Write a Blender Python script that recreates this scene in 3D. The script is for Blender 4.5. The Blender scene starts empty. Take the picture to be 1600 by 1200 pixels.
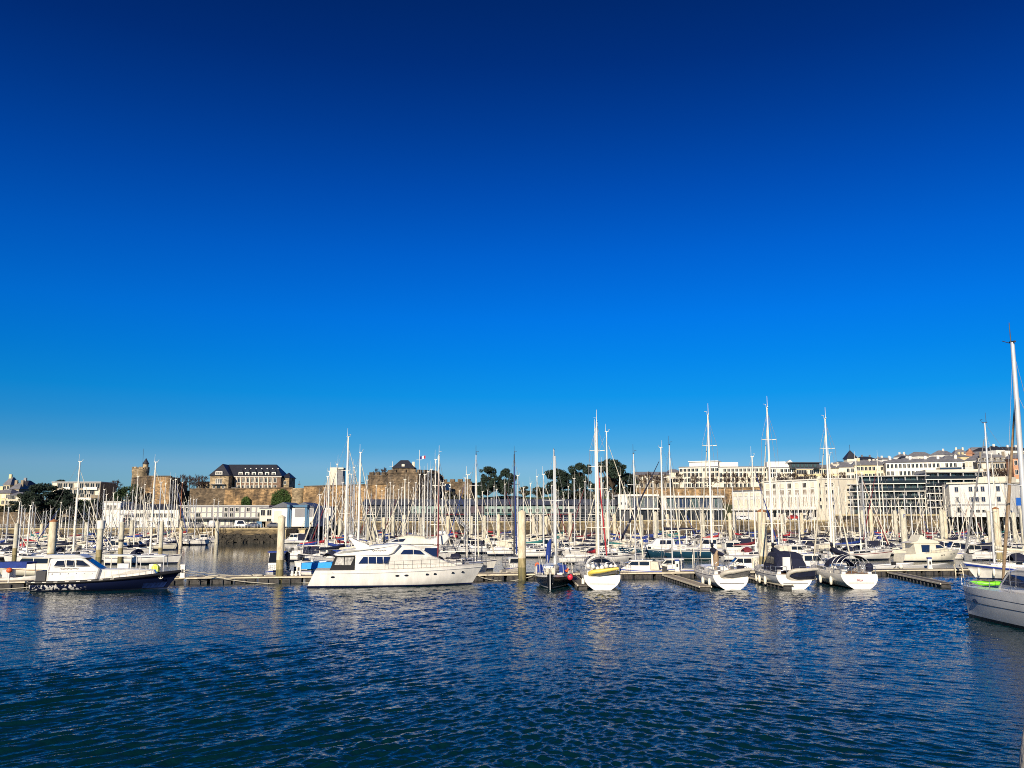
import bpy, math, random
import numpy as np
from mathutils import Vector, Matrix
R = math.radians
sc = bpy.context.scene
# ---------------------------------------------------------------- camera
FPX, CAMH, HY = 1350.0, 6.7, 807.0            # focal length in photo pixels, eye height above the water, horizon row
PITCH = math.atan((HY - 600) / FPX)
cam = bpy.data.cameras.new('camera'); cam.sensor_width = 36; cam.lens = 36 * FPX / 1600; cam.clip_start = .05; cam.clip_end = 6000
co = bpy.data.objects.new('camera', cam); sc.collection.objects.link(co)
co.location = (0, 0, CAMH); co.rotation_euler = (math.pi / 2 + PITCH, 0, 0); sc.camera = co
# ---------------------------------------------------------------- sky, sun, exposure
SUN_EL, SUN_AZ = 24.0, 18.0                     # sun behind the camera, a little to its left
w = bpy.data.worlds.new('World'); sc.world = w; w.use_nodes = True
nt = w.node_tree; N = nt.nodes; N.clear()
out = N.new('ShaderNodeOutputWorld'); bg = N.new('ShaderNodeBackground')
sky = N.new('ShaderNodeTexSky'); sky.sky_type = 'NISHITA'; sky.sun_disc = False
sky.sun_elevation = R(SUN_EL); sky.sun_rotation = R(180 + SUN_AZ); sky.air_density = 1.0; sky.dust_density = .3; sky.ozone_density = 3.0
tc = N.new('ShaderNodeTexCoord'); sx = N.new('ShaderNodeSeparateXYZ'); rp = N.new('ShaderNodeValToRGB')
mx = N.new('ShaderNodeMix'); mx.data_type = 'RGBA'; mx.blend_type = 'MULTIPLY'; mx.inputs[0].default_value = 1
nt.links.new(tc.outputs['Generated'], sx.inputs[0]); nt.links.new(sx.outputs[2], rp.inputs[0])
TINT = [(0.0, (0.2025, 0.3834, 0.6143)), (0.056, (0.2025, 0.3834, 0.6143)), (0.0779, (0.0977, 0.3423, 0.5917)), (0.1072, (0.0373, 0.3251, 0.6252)), (0.1365, (0.0093, 0.3258, 0.6667)), (0.1803, (0.0032, 0.3059, 0.7229)), (0.2236, (0.0016, 0.2867, 0.7759)), (0.294, (0.0011, 0.2357, 0.7285)), (0.3614, (0.0013, 0.1789, 0.615)), (0.4251, (0.0016, 0.1337, 0.4859)), (0.4843, (0.0018, 0.0977, 0.3769)), (0.5366, (0.0019, 0.0829, 0.3128)), (0.72, (0.004, 0.085, 0.3)), (1.0, (0.004, 0.075, 0.22))]
cr = rp.color_ramp
while len(cr.elements) < len(TINT): cr.elements.new(.5)
for e, (p, c) in zip(cr.elements, TINT): e.position = p; e.color = (*c, 1)
nt.links.new(sky.outputs[0], mx.inputs[6]); nt.links.new(rp.outputs[0], mx.inputs[7])
nt.links.new(mx.outputs[2], bg.inputs[0]); bg.inputs[1].default_value = .12
nt.links.new(bg.outputs[0], out.inputs[0])
sl = bpy.data.lights.new('sun', 'SUN'); sl.energy = 5.0; sl.angle = R(.5); sl.color = (1, .88, .70)
so = bpy.data.objects.new('sun', sl); sc.collection.objects.link(so)
so.rotation_euler = (R(90 - SUN_EL), 0, R(-SUN_AZ))
sc.cycles.use_denoising = False; sc.cycles.filter_width = 1.0
sc.view_settings.view_transform = 'Standard'; sc.view_settings.look = 'None'; sc.view_settings.exposure = 0.3; sc.view_settings.gamma = 1
# ---------------------------------------------------------------- picking points on real surfaces from photo measurements
CP, SP = math.cos(PITCH), math.sin(PITCH)
def ray(px, py):
    x = (px - 800) / FPX; y = (600 - py) / FPX
    return Vector((x, CP - y * SP, SP + y * CP))
def P(px, py, Y):
    d = ray(px, py); return Vector((0, 0, CAMH)) + d * (Y / d.y)
def PX(p):
    v = Vector(p) - Vector((0, 0, CAMH)); f = v.y * CP + v.z * SP; u = -v.y * SP + v.z * CP
    return 800 + v.x / f * FPX, 600 - u / f * FPX
# ---------------------------------------------------------------- materials
MT = {}
def mat(name, c, r=.55, metal=0, var=0, vs=3, bump=0, bs=20, spec=.5, stretch=None, dark=None, mode='noise', alpha=None, trans=0, thr=(.35, .65)):
    m = bpy.data.materials.new(name); m.use_nodes = True; t = m.node_tree; b = t.nodes['Principled BSDF']
    b.inputs['Base Color'].default_value = (*c, 1); b.inputs['Roughness'].default_value = r; b.inputs['Metallic'].default_value = metal
    b.inputs['Specular IOR Level'].default_value = spec; b.inputs['Transmission Weight'].default_value = trans
    if var or bump:
        co_ = t.nodes.new('ShaderNodeTexCoord'); mp = t.nodes.new('ShaderNodeMapping')
        t.links.new(co_.outputs['Object'], mp.inputs[0])
        if stretch: mp.inputs['Scale'].default_value = stretch
    if var:
        n = t.nodes.new('ShaderNodeTexNoise'); n.inputs['Scale'].default_value = vs; n.inputs['Detail'].default_value = 6; n.inputs['Roughness'].default_value = .65
        t.links.new(mp.outputs[0], n.inputs[0])
        cr_ = t.nodes.new('ShaderNodeValToRGB'); t.links.new(n.outputs[0], cr_.inputs[0])
        lo = dark or tuple(x * (1 - var) for x in c); hi = tuple(min(1, x * (1 + var * .35)) for x in c)
        cr_.color_ramp.elements[0].position = thr[0]; cr_.color_ramp.elements[0].color = (*lo, 1)
        cr_.color_ramp.elements[1].position = thr[1]; cr_.color_ramp.elements[1].color = (*hi, 1)
        last = cr_.outputs[0]
        if mode == 'stone':
            br = t.nodes.new('ShaderNodeTexVoronoi'); br.inputs['Scale'].default_value = 1.1
            m2 = t.nodes.new('ShaderNodeMapping'); m2.inputs['Scale'].default_value = (1, 1, 1.9); t.links.new(co_.outputs['Object'], m2.inputs[0]); t.links.new(m2.outputs[0], br.inputs[0])
            sp_ = t.nodes.new('ShaderNodeSeparateColor'); t.links.new(br.outputs['Color'], sp_.inputs[0])
            mr = t.nodes.new('ShaderNodeMapRange'); mr.inputs[3].default_value = .45; mr.inputs[4].default_value = 1.25; t.links.new(sp_.outputs[0], mr.inputs[0])
            mm = t.nodes.new('ShaderNodeMix'); mm.data_type = 'RGBA'; mm.blend_type = 'MULTIPLY'; mm.inputs[0].default_value = 1
            t.links.new(last, mm.inputs[6]); t.links.new(mr.outputs[0], mm.inputs[7]); last = mm.outputs[2]
        t.links.new(last, b.inputs['Base Color'])
    if bump:
        n2 = t.nodes.new('ShaderNodeTexNoise'); n2.inputs['Scale'].default_value = bs; n2.inputs['Detail'].default_value = 4
        t.links.new(mp.outputs[0], n2.inputs[0]); bp = t.nodes.new('ShaderNodeBump'); bp.inputs['Strength'].default_value = bump; bp.inputs['Distance'].default_value = .1
        t.links.new(n2.outputs[0], bp.inputs['Height']); t.links.new(bp.outputs[0], b.inputs['Normal'])
    MT[name] = m; return m
mat('gelcoat', (.80, .77, .70), .22, var=.17, vs=1.6, stretch=(1, 1, .25))
mat('gelcoat_grey', (.62, .62, .60), .25, var=.10, vs=1.2)
mat('gelcoat_cream', (.76, .71, .56), .3, var=.12, vs=1.5)
mat('deck', (.62, .59, .52), .6, var=.25, vs=3)
mat('teak', (.30, .17, .08), .6, var=.4, vs=8, stretch=(1, 12, 1))
mat('navy_hull', (.005, .008, .026), .15, var=.2, vs=1)
mat('black_hull', (.007, .009, .014), .2, var=.2, vs=1)
mat('teal_hull', (.012, .05, .085), .2, var=.2, vs=1)
mat('red_hull', (.35, .03, .03), .25)
mat('green_hull', (.02, .16, .12), .25)
mat('antifoul', (.012, .02, .03), .6, var=.4)
mat('antifoul_blue', (.015, .03, .10), .6, var=.3)
mat('antifoul_teal', (.02, .10, .11), .6, var=.3)
mat('antifoul_red', (.16, .02, .015), .6, var=.3)
mat('boot_navy', (.01, .015, .06), .3)
mat('blue_patch', (.012, .03, .12), .4, var=.3)
mat('glass', (.012, .015, .022), .08, spec=.4)
mat('glass_blue', (.012, .022, .06), .06, spec=.8)
mat('glass_lit', (.07, .115, .115), .1, spec=.8, var=.85, vs=.9)
mat('vinyl', (.55, .53, .48), .35, var=.45, vs=2.5, dark=(.18, .17, .16))
mat('alu', (.72, .71, .68), .35, metal=.35)
mat('alu_white', (.85, .80, .68), .35)
mat('alu_dark', (.06, .06, .07), .4, metal=.3)
mat('steel', (.6, .6, .6), .25, metal=.9)
mat('wire', (.30, .29, .28), .4, metal=.4)
mat('navy_cloth', (.006, .009, .034), .85, var=.3, vs=4)
mat('blue_cloth', (.008, .035, .22), .8, var=.3, vs=4)
mat('sky_cloth', (.01, .30, .75), .7, var=.15, vs=4)
mat('red_cloth', (.42, .02, .03), .8, var=.3, vs=4)
mat('maroon_cloth', (.18, .02, .03), .85, var=.3, vs=4)
mat('black_cloth', (.012, .012, .016), .85, var=.2, vs=4)
mat('cream_cloth', (.70, .64, .50), .85, var=.25, vs=4)
mat('teal_cloth', (.02, .16, .16), .8, var=.2, vs=4)
mat('grey_cloth', (.22, .22, .22), .85, var=.3, vs=4)
mat('orange', (.75, .12, .03), .5, var=.2)
mat('orange_mast', (.42, .14, .05), .5, var=.2)
mat('wood_mast', (.36, .25, .15), .5, var=.3, vs=4)
mat('yellow', (.78, .60, .10), .45, var=.15, vs=4)
mat('hypalon', (.50, .46, .38), .5, var=.2, vs=4)
mat('hypalon_grey', (.16, .155, .15), .5, var=.2, vs=4)
mat('lime', (.22, .75, .03), .35, var=.2, vs=3)
mat('rubber', (.010, .010, .012), .55, var=.2)
mat('buoy_red', (.65, .03, .06), .4)
mat('fender_white', (.80, .76, .64), .45, var=.15, vs=4)
mat('rope', (.52, .48, .38), .9)
mat('concrete_pile', (.68, .60, .43), .8, var=.35, vs=2.2, bump=.2, bs=9, stretch=(1, 1, .35), dark=(.36, .30, .19), thr=(.3, .6))
mat('pile_grey', (.60, .56, .44), .8, var=.35, vs=2.2, bump=.2, bs=9, stretch=(1, 1, .35), dark=(.28, .27, .20), thr=(.3, .6))
mat('pile_wet', (.20, .17, .07), .7, var=.6, vs=3, bump=.3, bs=9, stretch=(1, 1, .2), dark=(.05, .05, .025))
mat('pile_mid', (.38, .31, .16), .8, var=.5, vs=3, bump=.2, bs=9, stretch=(1, 1, .25), dark=(.19, .16, .07))
mat('rust', (.36, .15, .06), .8, var=.4, vs=4)
mat('planks', (.34, .29, .22), .8, var=.4, vs=3, stretch=(9, 1, 1), bump=.2, bs=8)
mat('planks_dark', (.13, .115, .10), .8, var=.4, vs=3, stretch=(9, 1, 1), bump=.2, bs=8)
mat('fender_strip', (.70, .62, .45), .7, var=.25, vs=2)
mat('float', (.065, .06, .055), .8, var=.6, vs=2.5, bump=.3, bs=6)
mat('pedestal', (.80, .76, .66), .4)
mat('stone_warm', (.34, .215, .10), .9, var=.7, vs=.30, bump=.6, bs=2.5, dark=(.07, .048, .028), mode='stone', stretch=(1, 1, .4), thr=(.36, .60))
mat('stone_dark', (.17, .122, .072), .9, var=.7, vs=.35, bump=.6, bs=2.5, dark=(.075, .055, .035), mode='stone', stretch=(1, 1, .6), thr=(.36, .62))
mat('stone_pale', (.42, .32, .19), .9, var=.4, vs=.5, bump=.3, bs=2.5, mode='stone')
mat('quay_stone', (.22, .165, .085), .95, var=.7, vs=.25, bump=.6, bs=2, dark=(.07, .055, .035), mode='stone', stretch=(1, 1, 2))
mat('quay_dark', (.085, .065, .045), .95, var=.7, vs=.4, bump=.8, bs=2, dark=(.02, .016, .012), mode='stone')
mat('quay_cope', (.52, .43, .24), .9, var=.3, vs=.6)
mat('rock', (.05, .043, .032), .95, var=.7, vs=1, bump=.5, bs=4, dark=(.02, .018, .014))
mat('algae', (.035, .030, .017), .9, var=.6, vs=.6, bump=.5, bs=2, dark=(.012, .011, .007))
mat('asphalt', (.12, .11, .10), .9, var=.25, vs=.3)
mat('grass', (.055, .085, .018), .95, var=.5, vs=.15, bump=.5, bs=3, dark=(.02, .035, .01))
mat('earth', (.055, .055, .022), .95, var=.5, vs=.1, dark=(.018, .026, .010))
mat('slate', (.030, .033, .045), .5, var=.35, vs=1.2, stretch=(1, 1, 4))
mat('slate_grey', (.20, .20, .215), .6, var=.3, vs=.8)
mat('zinc', (.075, .085, .11), .45, var=.25, vs=.5, stretch=(3, 1, 1))
mat('render_white', (.80, .77, .69), .85, var=.13, vs=.5, stretch=(1, 1, .25))
mat('render_cream', (.76, .69, .54), .85, var=.16, vs=.4, stretch=(1, 1, .25))
mat('render_yellow', (.72, .60, .34), .85, var=.14, vs=.4, stretch=(1, 1, .3))
mat('render_grey', (.27, .265, .27), .85, var=.14, vs=.4, stretch=(1, 1, .3))
mat('render_tan', (.28, .23, .16), .85, var=.2, vs=.4, stretch=(1, 1, .3))
mat('render_orange', (.62, .30, .16), .85, var=.2, vs=.4)
mat('brick', (.21, .135, .09), .9, var=.4, vs=1.2, bump=.2, bs=5)
mat('trim_white', (.78, .74, .64), .6)
mat('trim_grey', (.38, .38, .37), .5)
mat('panel_mint', (.24, .34, .29), .5, var=.15, vs=.6)
mat('panel_dark', (.045, .05, .06), .5, var=.3, vs=.7)
mat('panel_purple', (.07, .045, .06), .6, var=.3)
mat('shutter', (.25, .20, .15), .7)
mat('blind', (.72, .66, .50), .7)
mat('crane_blue', (.03, .13, .25), .5, var=.2)
mat('sign_blue', (.01, .10, .42), .5)
mat('dark_metal', (.03, .03, .035), .5)
mat('terracotta', (.45, .22, .12), .8, var=.2)
mat('car_white', (.75, .74, .72), .25)
mat('car_grey', (.12, .125, .14), .25)
mat('car_blue', (.02, .04, .10), .25)
mat('car_red', (.40, .03, .02), .25)
mat('tyre', (.012, .012, .012), .8)
mat('bark', (.085, .06, .04), .95, var=.4, vs=4)
mat('twig', (.062, .036, .028), .95, var=.3, vs=1)
mat('needles', (.017, .036, .019), .8, var=.45, vs=.35, dark=(.007, .016, .010))
mat('leaves', (.030, .060, .014), .8, var=.5, vs=.4, dark=(.010, .022, .007))
mat('ivy', (.055, .105, .018), .8, var=.5, vs=.5, dark=(.018, .04, .008))
mat('bush', (.06, .06, .02), .9, var=.5, vs=.5, dark=(.02, .02, .01))
mat('skin', (.55, .32, .22), .6)
mat('denim', (.03, .045, .09), .85)
mat('red_jacket', (.60, .03, .03), .8)
mat('hair', (.02, .013, .01), .8)
mat('flag_blue', (.02, .04, .20), .8); mat('flag_white', (.8, .8, .8), .8); mat('flag_red', (.55, .02, .03), .8)
mat('hivis', (.60, .75, .06), .7)
mat('bollard', (.50, .45, .36), .8, var=.25, vs=8, bump=.2, bs=30)
mat('lettering', (.18, .16, .14), .5); mat('lettering_red', (.45, .05, .06), .5); mat('lettering_blue', (.02, .05, .30), .5)
mat('gold', (.55, .38, .10), .4)
def hull_graphic():
    m = mat('navy_hull_graphic', (.006, .010, .035), .3, spec=.25); t = m.node_tree; b = t.nodes['Principled BSDF']
    c = t.nodes.new('ShaderNodeTexCoord'); n = t.nodes.new('ShaderNodeTexNoise'); n.inputs['Scale'].default_value = 3.4; n.inputs['Detail'].default_value = 3
    s = t.nodes.new('ShaderNodeSeparateXYZ'); t.links.new(c.outputs['Object'], s.inputs[0]); t.links.new(c.outputs['Object'], n.inputs[0])
    def rng(o, a, b_, c_, d):
        q = t.nodes.new('ShaderNodeMapRange'); q.inputs[1].default_value = a; q.inputs[2].default_value = b_; q.inputs[3].default_value = c_; q.inputs[4].default_value = d
        t.links.new(o, q.inputs[0]); return q.outputs[0]
    def mul(x, y):
        q = t.nodes.new('ShaderNodeMath'); q.operation = 'MULTIPLY'; t.links.new(x, q.inputs[0]); t.links.new(y, q.inputs[1]); return q.outputs[0]
    f = mul(rng(n.outputs[0], .515, .535, 0, 1), rng(s.outputs[0], -1.6, -2.6, 0, 1))
    f = mul(f, rng(s.outputs[2], .12, .2, 0, 1)); f = mul(f, rng(s.outputs[2], .70, .62, 0, 1))
    x = t.nodes.new('ShaderNodeMix'); x.data_type = 'RGBA'; x.inputs[6].default_value = (.006, .010, .035, 1); x.inputs[7].default_value = (.65, .63, .58, 1)
    t.links.new(f, x.inputs[0]); t.links.new(x.outputs[2], b.inputs['Base Color'])
hull_graphic()
# ---------------------------------------------------------------- mesh helpers
def tag(o, label=None, cat=None, group=None, kind=None):
    if label: o['label'] = label
    if cat: o['category'] = cat
    if group: o['group'] = group
    if kind: o['kind'] = kind
    return o
def thing(name, label, cat, loc=(0, 0, 0), rz=0, group=None):
    o = bpy.data.objects.new(name, None); sc.collection.objects.link(o); o.empty_display_size = .3
    o.location = loc; o.rotation_euler = (0, 0, rz); return tag(o, label, cat, group)
class MB:
    def __init__(s): s.v = []; s.f = []; s.m = []; s.s = []
    def add(s, vs, fs, m=0, sm=False):
        k = len(s.v); s.v += [tuple(v) for v in vs]
        for i, f in enumerate(fs):
            s.f.append(tuple(a + k for a in f)); s.m.append(m[i] if isinstance(m, (list, tuple)) else m); s.s.append(sm)
        return s
    def box(s, x0, x1, y0, y1, z0, z1, m=0):
        return s.add([(x0, y0, z0), (x1, y0, z0), (x1, y1, z0), (x0, y1, z0), (x0, y0, z1), (x1, y0, z1), (x1, y1, z1), (x0, y1, z1)],
                     [(0, 3, 2, 1), (4, 5, 6, 7), (0, 1, 5, 4), (1, 2, 6, 5), (2, 3, 7, 6), (3, 0, 4, 7)], m)
    def rings(s, rs, m=0, closed=True, caps=True, sm=True):
        n = len(rs[0]); vs = [p for r in rs for p in r]; fs = []
        for i in range(len(rs) - 1):
            for j in range(n if closed else n - 1):
                a = i * n + j; b = i * n + (j + 1) % n; fs.append((a, b, b + n, a + n))
        k = len(s.v); s.add(vs, fs, m, sm)
        if caps: s.add(rs[0], [tuple(range(n))[::-1]], m); s.add(rs[-1], [tuple(range(n))], m)
        return s
    def path(s, pts, r, n=6, m=0, sm=True):
        pts = [Vector(p) for p in pts]; rs = []
        for i, p in enumerate(pts):
            d = (pts[min(i + 1, len(pts) - 1)] - pts[max(i - 1, 0)]).normalized()
            u = d.cross(Vector((0, 0, 1)) if abs(d.z) < .95 else Vector((1, 0, 0))).normalized(); q = d.cross(u)
            rr = r[i] if isinstance(r, (list, tuple)) else r
            rs.append([p + (u * math.cos(2 * math.pi * k / n) + q * math.sin(2 * math.pi * k / n)) * rr for k in range(n)])
        return s.rings(rs, m, sm=sm)
    def lathe(s, prof, n=16, m=0, o=(0, 0, 0), sm=True):
        o = Vector(o)
        return s.rings([[o + Vector((r * math.cos(2 * math.pi * k / n), r * math.sin(2 * math.pi * k / n), z)) for k in range(n)] for r, z in prof], m, sm=sm)
    def solid(s, poly, wf, m=0, ch=.06):
        # poly: side outline (x,z); wf(x,z): half width; chamfered edges
        cx = sum(p[0] for p in poly) / len(poly); cz = sum(p[1] for p in poly) / len(poly)
        def ins(p):
            d = Vector((cx - p[0], cz - p[1])); l = d.length or 1; return (p[0] + d.x / l * ch * 1.3, p[1] + d.y / l * ch * 1.3)
        q = [ins(p) for p in poly]
        rs = [[(x, -wf(x, z), z) for x, z in q], [(x, -(wf(x, z) - ch), z) for x, z in poly], [(x, wf(x, z) - ch, z) for x, z in poly], [(x, wf(x, z), z) for x, z in q]]
        return s.rings(rs, m, sm=False)
    def panel(s, poly, wf, m=0, off=.012, th=.03, sides=(1, -1)):
        for sg in sides:
            a = [(x, sg * (wf(x, z) + off), z) for x, z in poly]; b = [(x, sg * (wf(x, z) - th), z) for x, z in poly]
            s.rings([b, a], m, sm=False)
        return s
    def build(s, name, mats, parent=None, loc=None):
        me = bpy.data.meshes.new(name); me.from_pydata(s.v, [], s.f)
        for x in (mats if isinstance(mats, (list, tuple)) else [mats]): me.materials.append(MT[x])
        me.polygons.foreach_set('material_index', s.m); me.polygons.foreach_set('use_smooth', s.s)
        me.update(); return link(name, me, parent, loc)
def link(name, me, parent=None, loc=None):
    o = bpy.data.objects.new(name, me); sc.collection.objects.link(o)
    if parent: o.parent = parent
    if loc is not None: o.location = loc
    return o
def kids(o): return [c for c in ALLK.get(o.name, [])]
def copy_tree(o, tree, parent=None):
    c = o.copy(); sc.collection.objects.link(c)
    if parent: c.parent = parent
    for ch, sub in tree: copy_tree(ch, sub, c)
    return c
def tree_of(o): return [(c, tree_of(c)) for c in o.children]
def remat(o, a, b):
    for sl_ in o.material_slots:
        if sl_.material and sl_.material.name == a: sl_.link = 'OBJECT'; sl_.material = MT[b]
def text(name, body, size, mt, parent, loc, rot, ext=.004):
    c = bpy.data.curves.new(name, 'FONT'); c.body = body; c.size = size; c.extrude = ext; c.align_x = 'CENTER'; c.align_y = 'CENTER'; c.materials.append(MT[mt])
    o = bpy.data.objects.new(name, c); sc.collection.objects.link(o); me = bpy.data.meshes.new_from_object(o.evaluated_get(bpy.context.evaluated_depsgraph_get())); bpy.data.objects.remove(o)
    o = link(name, me, parent, loc); o.rotation_euler = rot; return o
def panels(name, polys, wf, m, parent, off=.012):
    for q in polys:
        for sd in (1, -1): mb = MB(); mb.panel(q, wf, 0, off, sides=(sd,)); mb.build(name, m, parent)
ORD = 'first second third fourth fifth sixth seventh eighth ninth tenth eleventh twelfth thirteenth fourteenth fifteenth sixteenth seventeenth eighteenth nineteenth twentieth'.split()
ORD += ['twenty-' + q for q in ORD[:9]] + ['thirtieth'] + ['thirty-' + q for q in ORD[:9]]
# ---------------------------------------------------------------- water
def build_water():
    rng = np.random.default_rng(4)
    ys = [-80, -20, 4]; y = 9.0
    while y < 128:
        ys.append(y); y += min(max(.055, y * y / (CAMH * 864) * .5), .2 if y < 98 else .6)
    core = len(ys); ys += [132, 140, 160, 200, 260, 340]
    ys = np.array(ys); nu = 940
    u = np.concatenate([[-1e9], np.linspace(-1, 1, nu), [1e9]])
    Yg, U = np.meshgrid(ys, u, indexing='ij')
    X = np.where(np.abs(U) > 10, np.sign(U) * 460, U * (Yg.clip(4, 128) * .66 + 6))
    sp_y = np.gradient(ys)[:, None]; sp_x = (2 * (ys.clip(4, 128) * .66 + 6) / nu)[:, None]
    Z = np.zeros_like(X)
    right = 1 / (1 + np.exp(-(X - 2) / 4))
    for i in range(80):
        lam = .22 * (.95 / .22) ** rng.random() if i < 70 else rng.uniform(1.4, 4)
        side = i % 2
        th = (R(90 - 36) if side else R(90 + 42)) + rng.normal(0, R(17))
        k = 2 * math.pi / lam; kx, ky = k * math.cos(th), k * math.sin(th)
        a = (.0100 if i < 70 else .004) * lam
        wgt = (.12 + .88 * right) if side else (1 - .86 * right)
        fil = np.clip((lam / np.maximum(sp_y * abs(math.sin(th)), sp_x * abs(math.cos(th)) + 1e-6) - 2.2) / 1.2, 0, 1)
        ph = kx * X + ky * Yg + rng.uniform(0, 6.28) + .7 * np.sin(.21 * X + .13 * Yg + i) + .5 * np.sin(.33 * Yg - .11 * X + 2 * i)
        Z += a * wgt * fil * (np.sin(ph) + .28 * np.sin(2 * ph + .6))
    gust = .72 + .45 * np.sin(.09 * X + .05 * Yg + 1) * np.sin(.06 * Yg - .04 * X) + .15 * np.sin(.23 * X - .19 * Yg)
    calm = np.clip((96 + X * .17 - Yg) / 10, .12, 1)
    Z *= gust * calm * (Yg < 131) * (Yg > 5) * (np.abs(U) < 10)
    v = np.stack([X, Yg, Z], -1).reshape(-1, 3).astype(np.float32)
    ny, nx = X.shape; idx = np.arange(ny * nx).reshape(ny, nx)
    q = np.stack([idx[:-1, :-1], idx[:-1, 1:], idx[1:, 1:], idx[1:, :-1]], -1).reshape(-1, 4)
    me = bpy.data.meshes.new('water'); me.vertices.add(len(v)); me.vertices.foreach_set('co', v.ravel())
    me.loops.add(q.size); me.loops.foreach_set('vertex_index', q.ravel().astype(np.int32)); me.polygons.add(len(q))
    me.polygons.foreach_set('loop_start', np.arange(0, q.size, 4, dtype=np.int32)); me.polygons.foreach_set('loop_total', np.full(len(q), 4, dtype=np.int32))
    me.update(calc_edges=True); me.polygons.foreach_set('use_smooth', np.ones(len(q), dtype=bool))
    m = bpy.data.materials.new('sea_water'); m.use_nodes = True; t = m.node_tree; b = t.nodes['Principled BSDF']
    b.inputs['Base Color'].default_value = (.001, .018, .024, 1); b.inputs['Roughness'].default_value = .05; b.inputs['IOR'].default_value = 1.33; b.inputs['Specular IOR Level'].default_value = .38
    c = t.nodes.new('ShaderNodeTexCoord')
    def noise(scale, st, rot):
        mp = t.nodes.new('ShaderNodeMapping'); mp.inputs['Scale'].default_value = st; mp.inputs['Rotation'].default_value = (0, 0, R(rot)); n = t.nodes.new('ShaderNodeTexNoise')
        n.inputs['Scale'].default_value = scale; n.inputs['Detail'].default_value = 3; t.links.new(c.outputs['Object'], mp.inputs[0]); t.links.new(mp.outputs[0], n.inputs[0]); return n.outputs[0]
    s_ = t.nodes.new('ShaderNodeSeparateXYZ'); t.links.new(c.outputs['Object'], s_.inputs[0])
    yy = t.nodes.new('ShaderNodeMath'); yy.operation = 'MULTIPLY_ADD'; yy.inputs[1].default_value = -.17; t.links.new(s_.outputs[0], yy.inputs[0]); t.links.new(s_.outputs[1], yy.inputs[2])
    mr = t.nodes.new('ShaderNodeMapRange'); mr.inputs[1].default_value = 88; mr.inputs[2].default_value = 165; mr.inputs[3].default_value = 1.0; mr.inputs[4].default_value = .10
    t.links.new(yy.outputs[0], mr.inputs[0])
    b1 = t.nodes.new('ShaderNodeBump'); b1.inputs['Distance'].default_value = .035; t.links.new(noise(3.2, (.45, 1, 1), 8), b1.inputs['Height']); t.links.new(mr.outputs[0], b1.inputs['Strength'])
    b2 = t.nodes.new('ShaderNodeBump'); b2.inputs['Distance'].default_value = .02; t.links.new(noise(9, (.5, 1, 1), -12), b2.inputs['Height']); t.links.new(mr.outputs[0], b2.inputs['Strength'])
    t.links.new(b1.outputs[0], b2.inputs['Normal']); t.links.new(b2.outputs[0], b.inputs['Normal'])
    me.materials.append(m); tag(link('water', me), kind='structure')
build_water()
# ---------------------------------------------------------------- land: terrain, quays
def land():
    # upper terrain: a height field rising from the quay to the upper town
    xs = np.concatenate([[-900], np.linspace(-330, 380, 72), [1100]]); ys = np.array([268, 285, 299, 304, 309, 312, 324, 336, 344, 352, 370, 400, 450, 520, 600, 700, 900, 1500])
    def h(x, y):
        if x < -22: p = 3.4 if y < 307 else 15.8                       # castle plateau
        elif x < 50: p = 4.6 if y < 299 else min(13.5, 4.6 + (y - 299) * .62)
        else: p = 5.2 if y < 333 else 17.0
        if x < -134: p = 3.4 if y < 276 else 6.5 if y < 330 else 13
        s = max(0, min(1, (x + 20) / 240)); hill = max(0, (y - 420)) * (.01 + .07 * s)
        return p + min(hill, 3 + 20 * s)
    v = [(x, y, h(x, y)) for y in ys for x in xs]; n = len(xs)
    f = [(j * n + i, j * n + i + 1, (j + 1) * n + i + 1, (j + 1) * n + i) for j in range(len(ys) - 1) for i in range(n - 1)]
    mb = MB(); mb.add(v, f, 0); tag(mb.build('terrain', 'earth'), kind='structure')
land()
def quay(name, x0, Y0, x1, Y1, ztop, bank=False, m='quay_stone', back=60, top='asphalt'):
    """a stretch of quay: wall, coping, paved top; px at the wall foot"""
    a = P(x0, 825, Y0); b = P(x1, 825, Y1); d = Vector((b.x - a.x, b.y - a.y, 0)); L = d.length; n = Vector((-d.y, d.x, 0)).normalized(); d.normalize()
    mb = MB(); 
    prof = [(-7, -2), (-6.2, .1), (-3.2, 1.4), (-.4, ztop - 1.2), (0, ztop - .35)] if bank else [(-.3, -2), (-.25, .9), (-.2, ztop * .5), (-.1, ztop - 1.5), (0, ztop - .35)]
    rows = []; k = max(2, int(L / 4))
    for q, (o, z) in enumerate(prof):
        r = random.Random(q + int(L)); rows.append([a + d * (L * i / k) + n * (o + (r.uniform(-.35, .35) if bank and q not in (0, len(prof) - 1) else 0)) + Vector((0, 0, z - a.z)) for i in range(k + 1)])
    for q in range(len(rows) - 1):
        for i in range(k): mb.add([rows[q][i], rows[q][i + 1], rows[q + 1][i + 1], rows[q + 1][i]], [(0, 1, 2, 3)], min(q, 2) if bank else [1, 1, 2, 0][q])
    tag(mb.build(name + '_wall', ['algae', 'quay_dark', 'quay_stone'] if bank else [m, 'quay_dark', 'quay_stone']), kind='structure')
    def slab(nm, o0, o1, z0, z1, mt):
        s = MB(); p = [a + n * o0, b + n * o0, b + n * o1, a + n * o1]
        s.add([(q.x, q.y, z0) for q in p] + [(q.x, q.y, z1) for q in p], [(4, 5, 6, 7), (0, 1, 5, 4), (1, 2, 6, 5), (2, 3, 7, 6), (3, 0, 4, 7)], 0); return tag(s.build(nm, mt), kind='structure')
    slab(name + '_kerb', -.12, .7, ztop - .35, ztop, 'quay_cope'); slab(name + '_pavement', .7, back, ztop - 1, ztop - .02, top)
    return a, d, n, L
random.seed(11)
quay('west_quay', -420, 236, 345, 236, 3.6, False, 'quay_stone')
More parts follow.
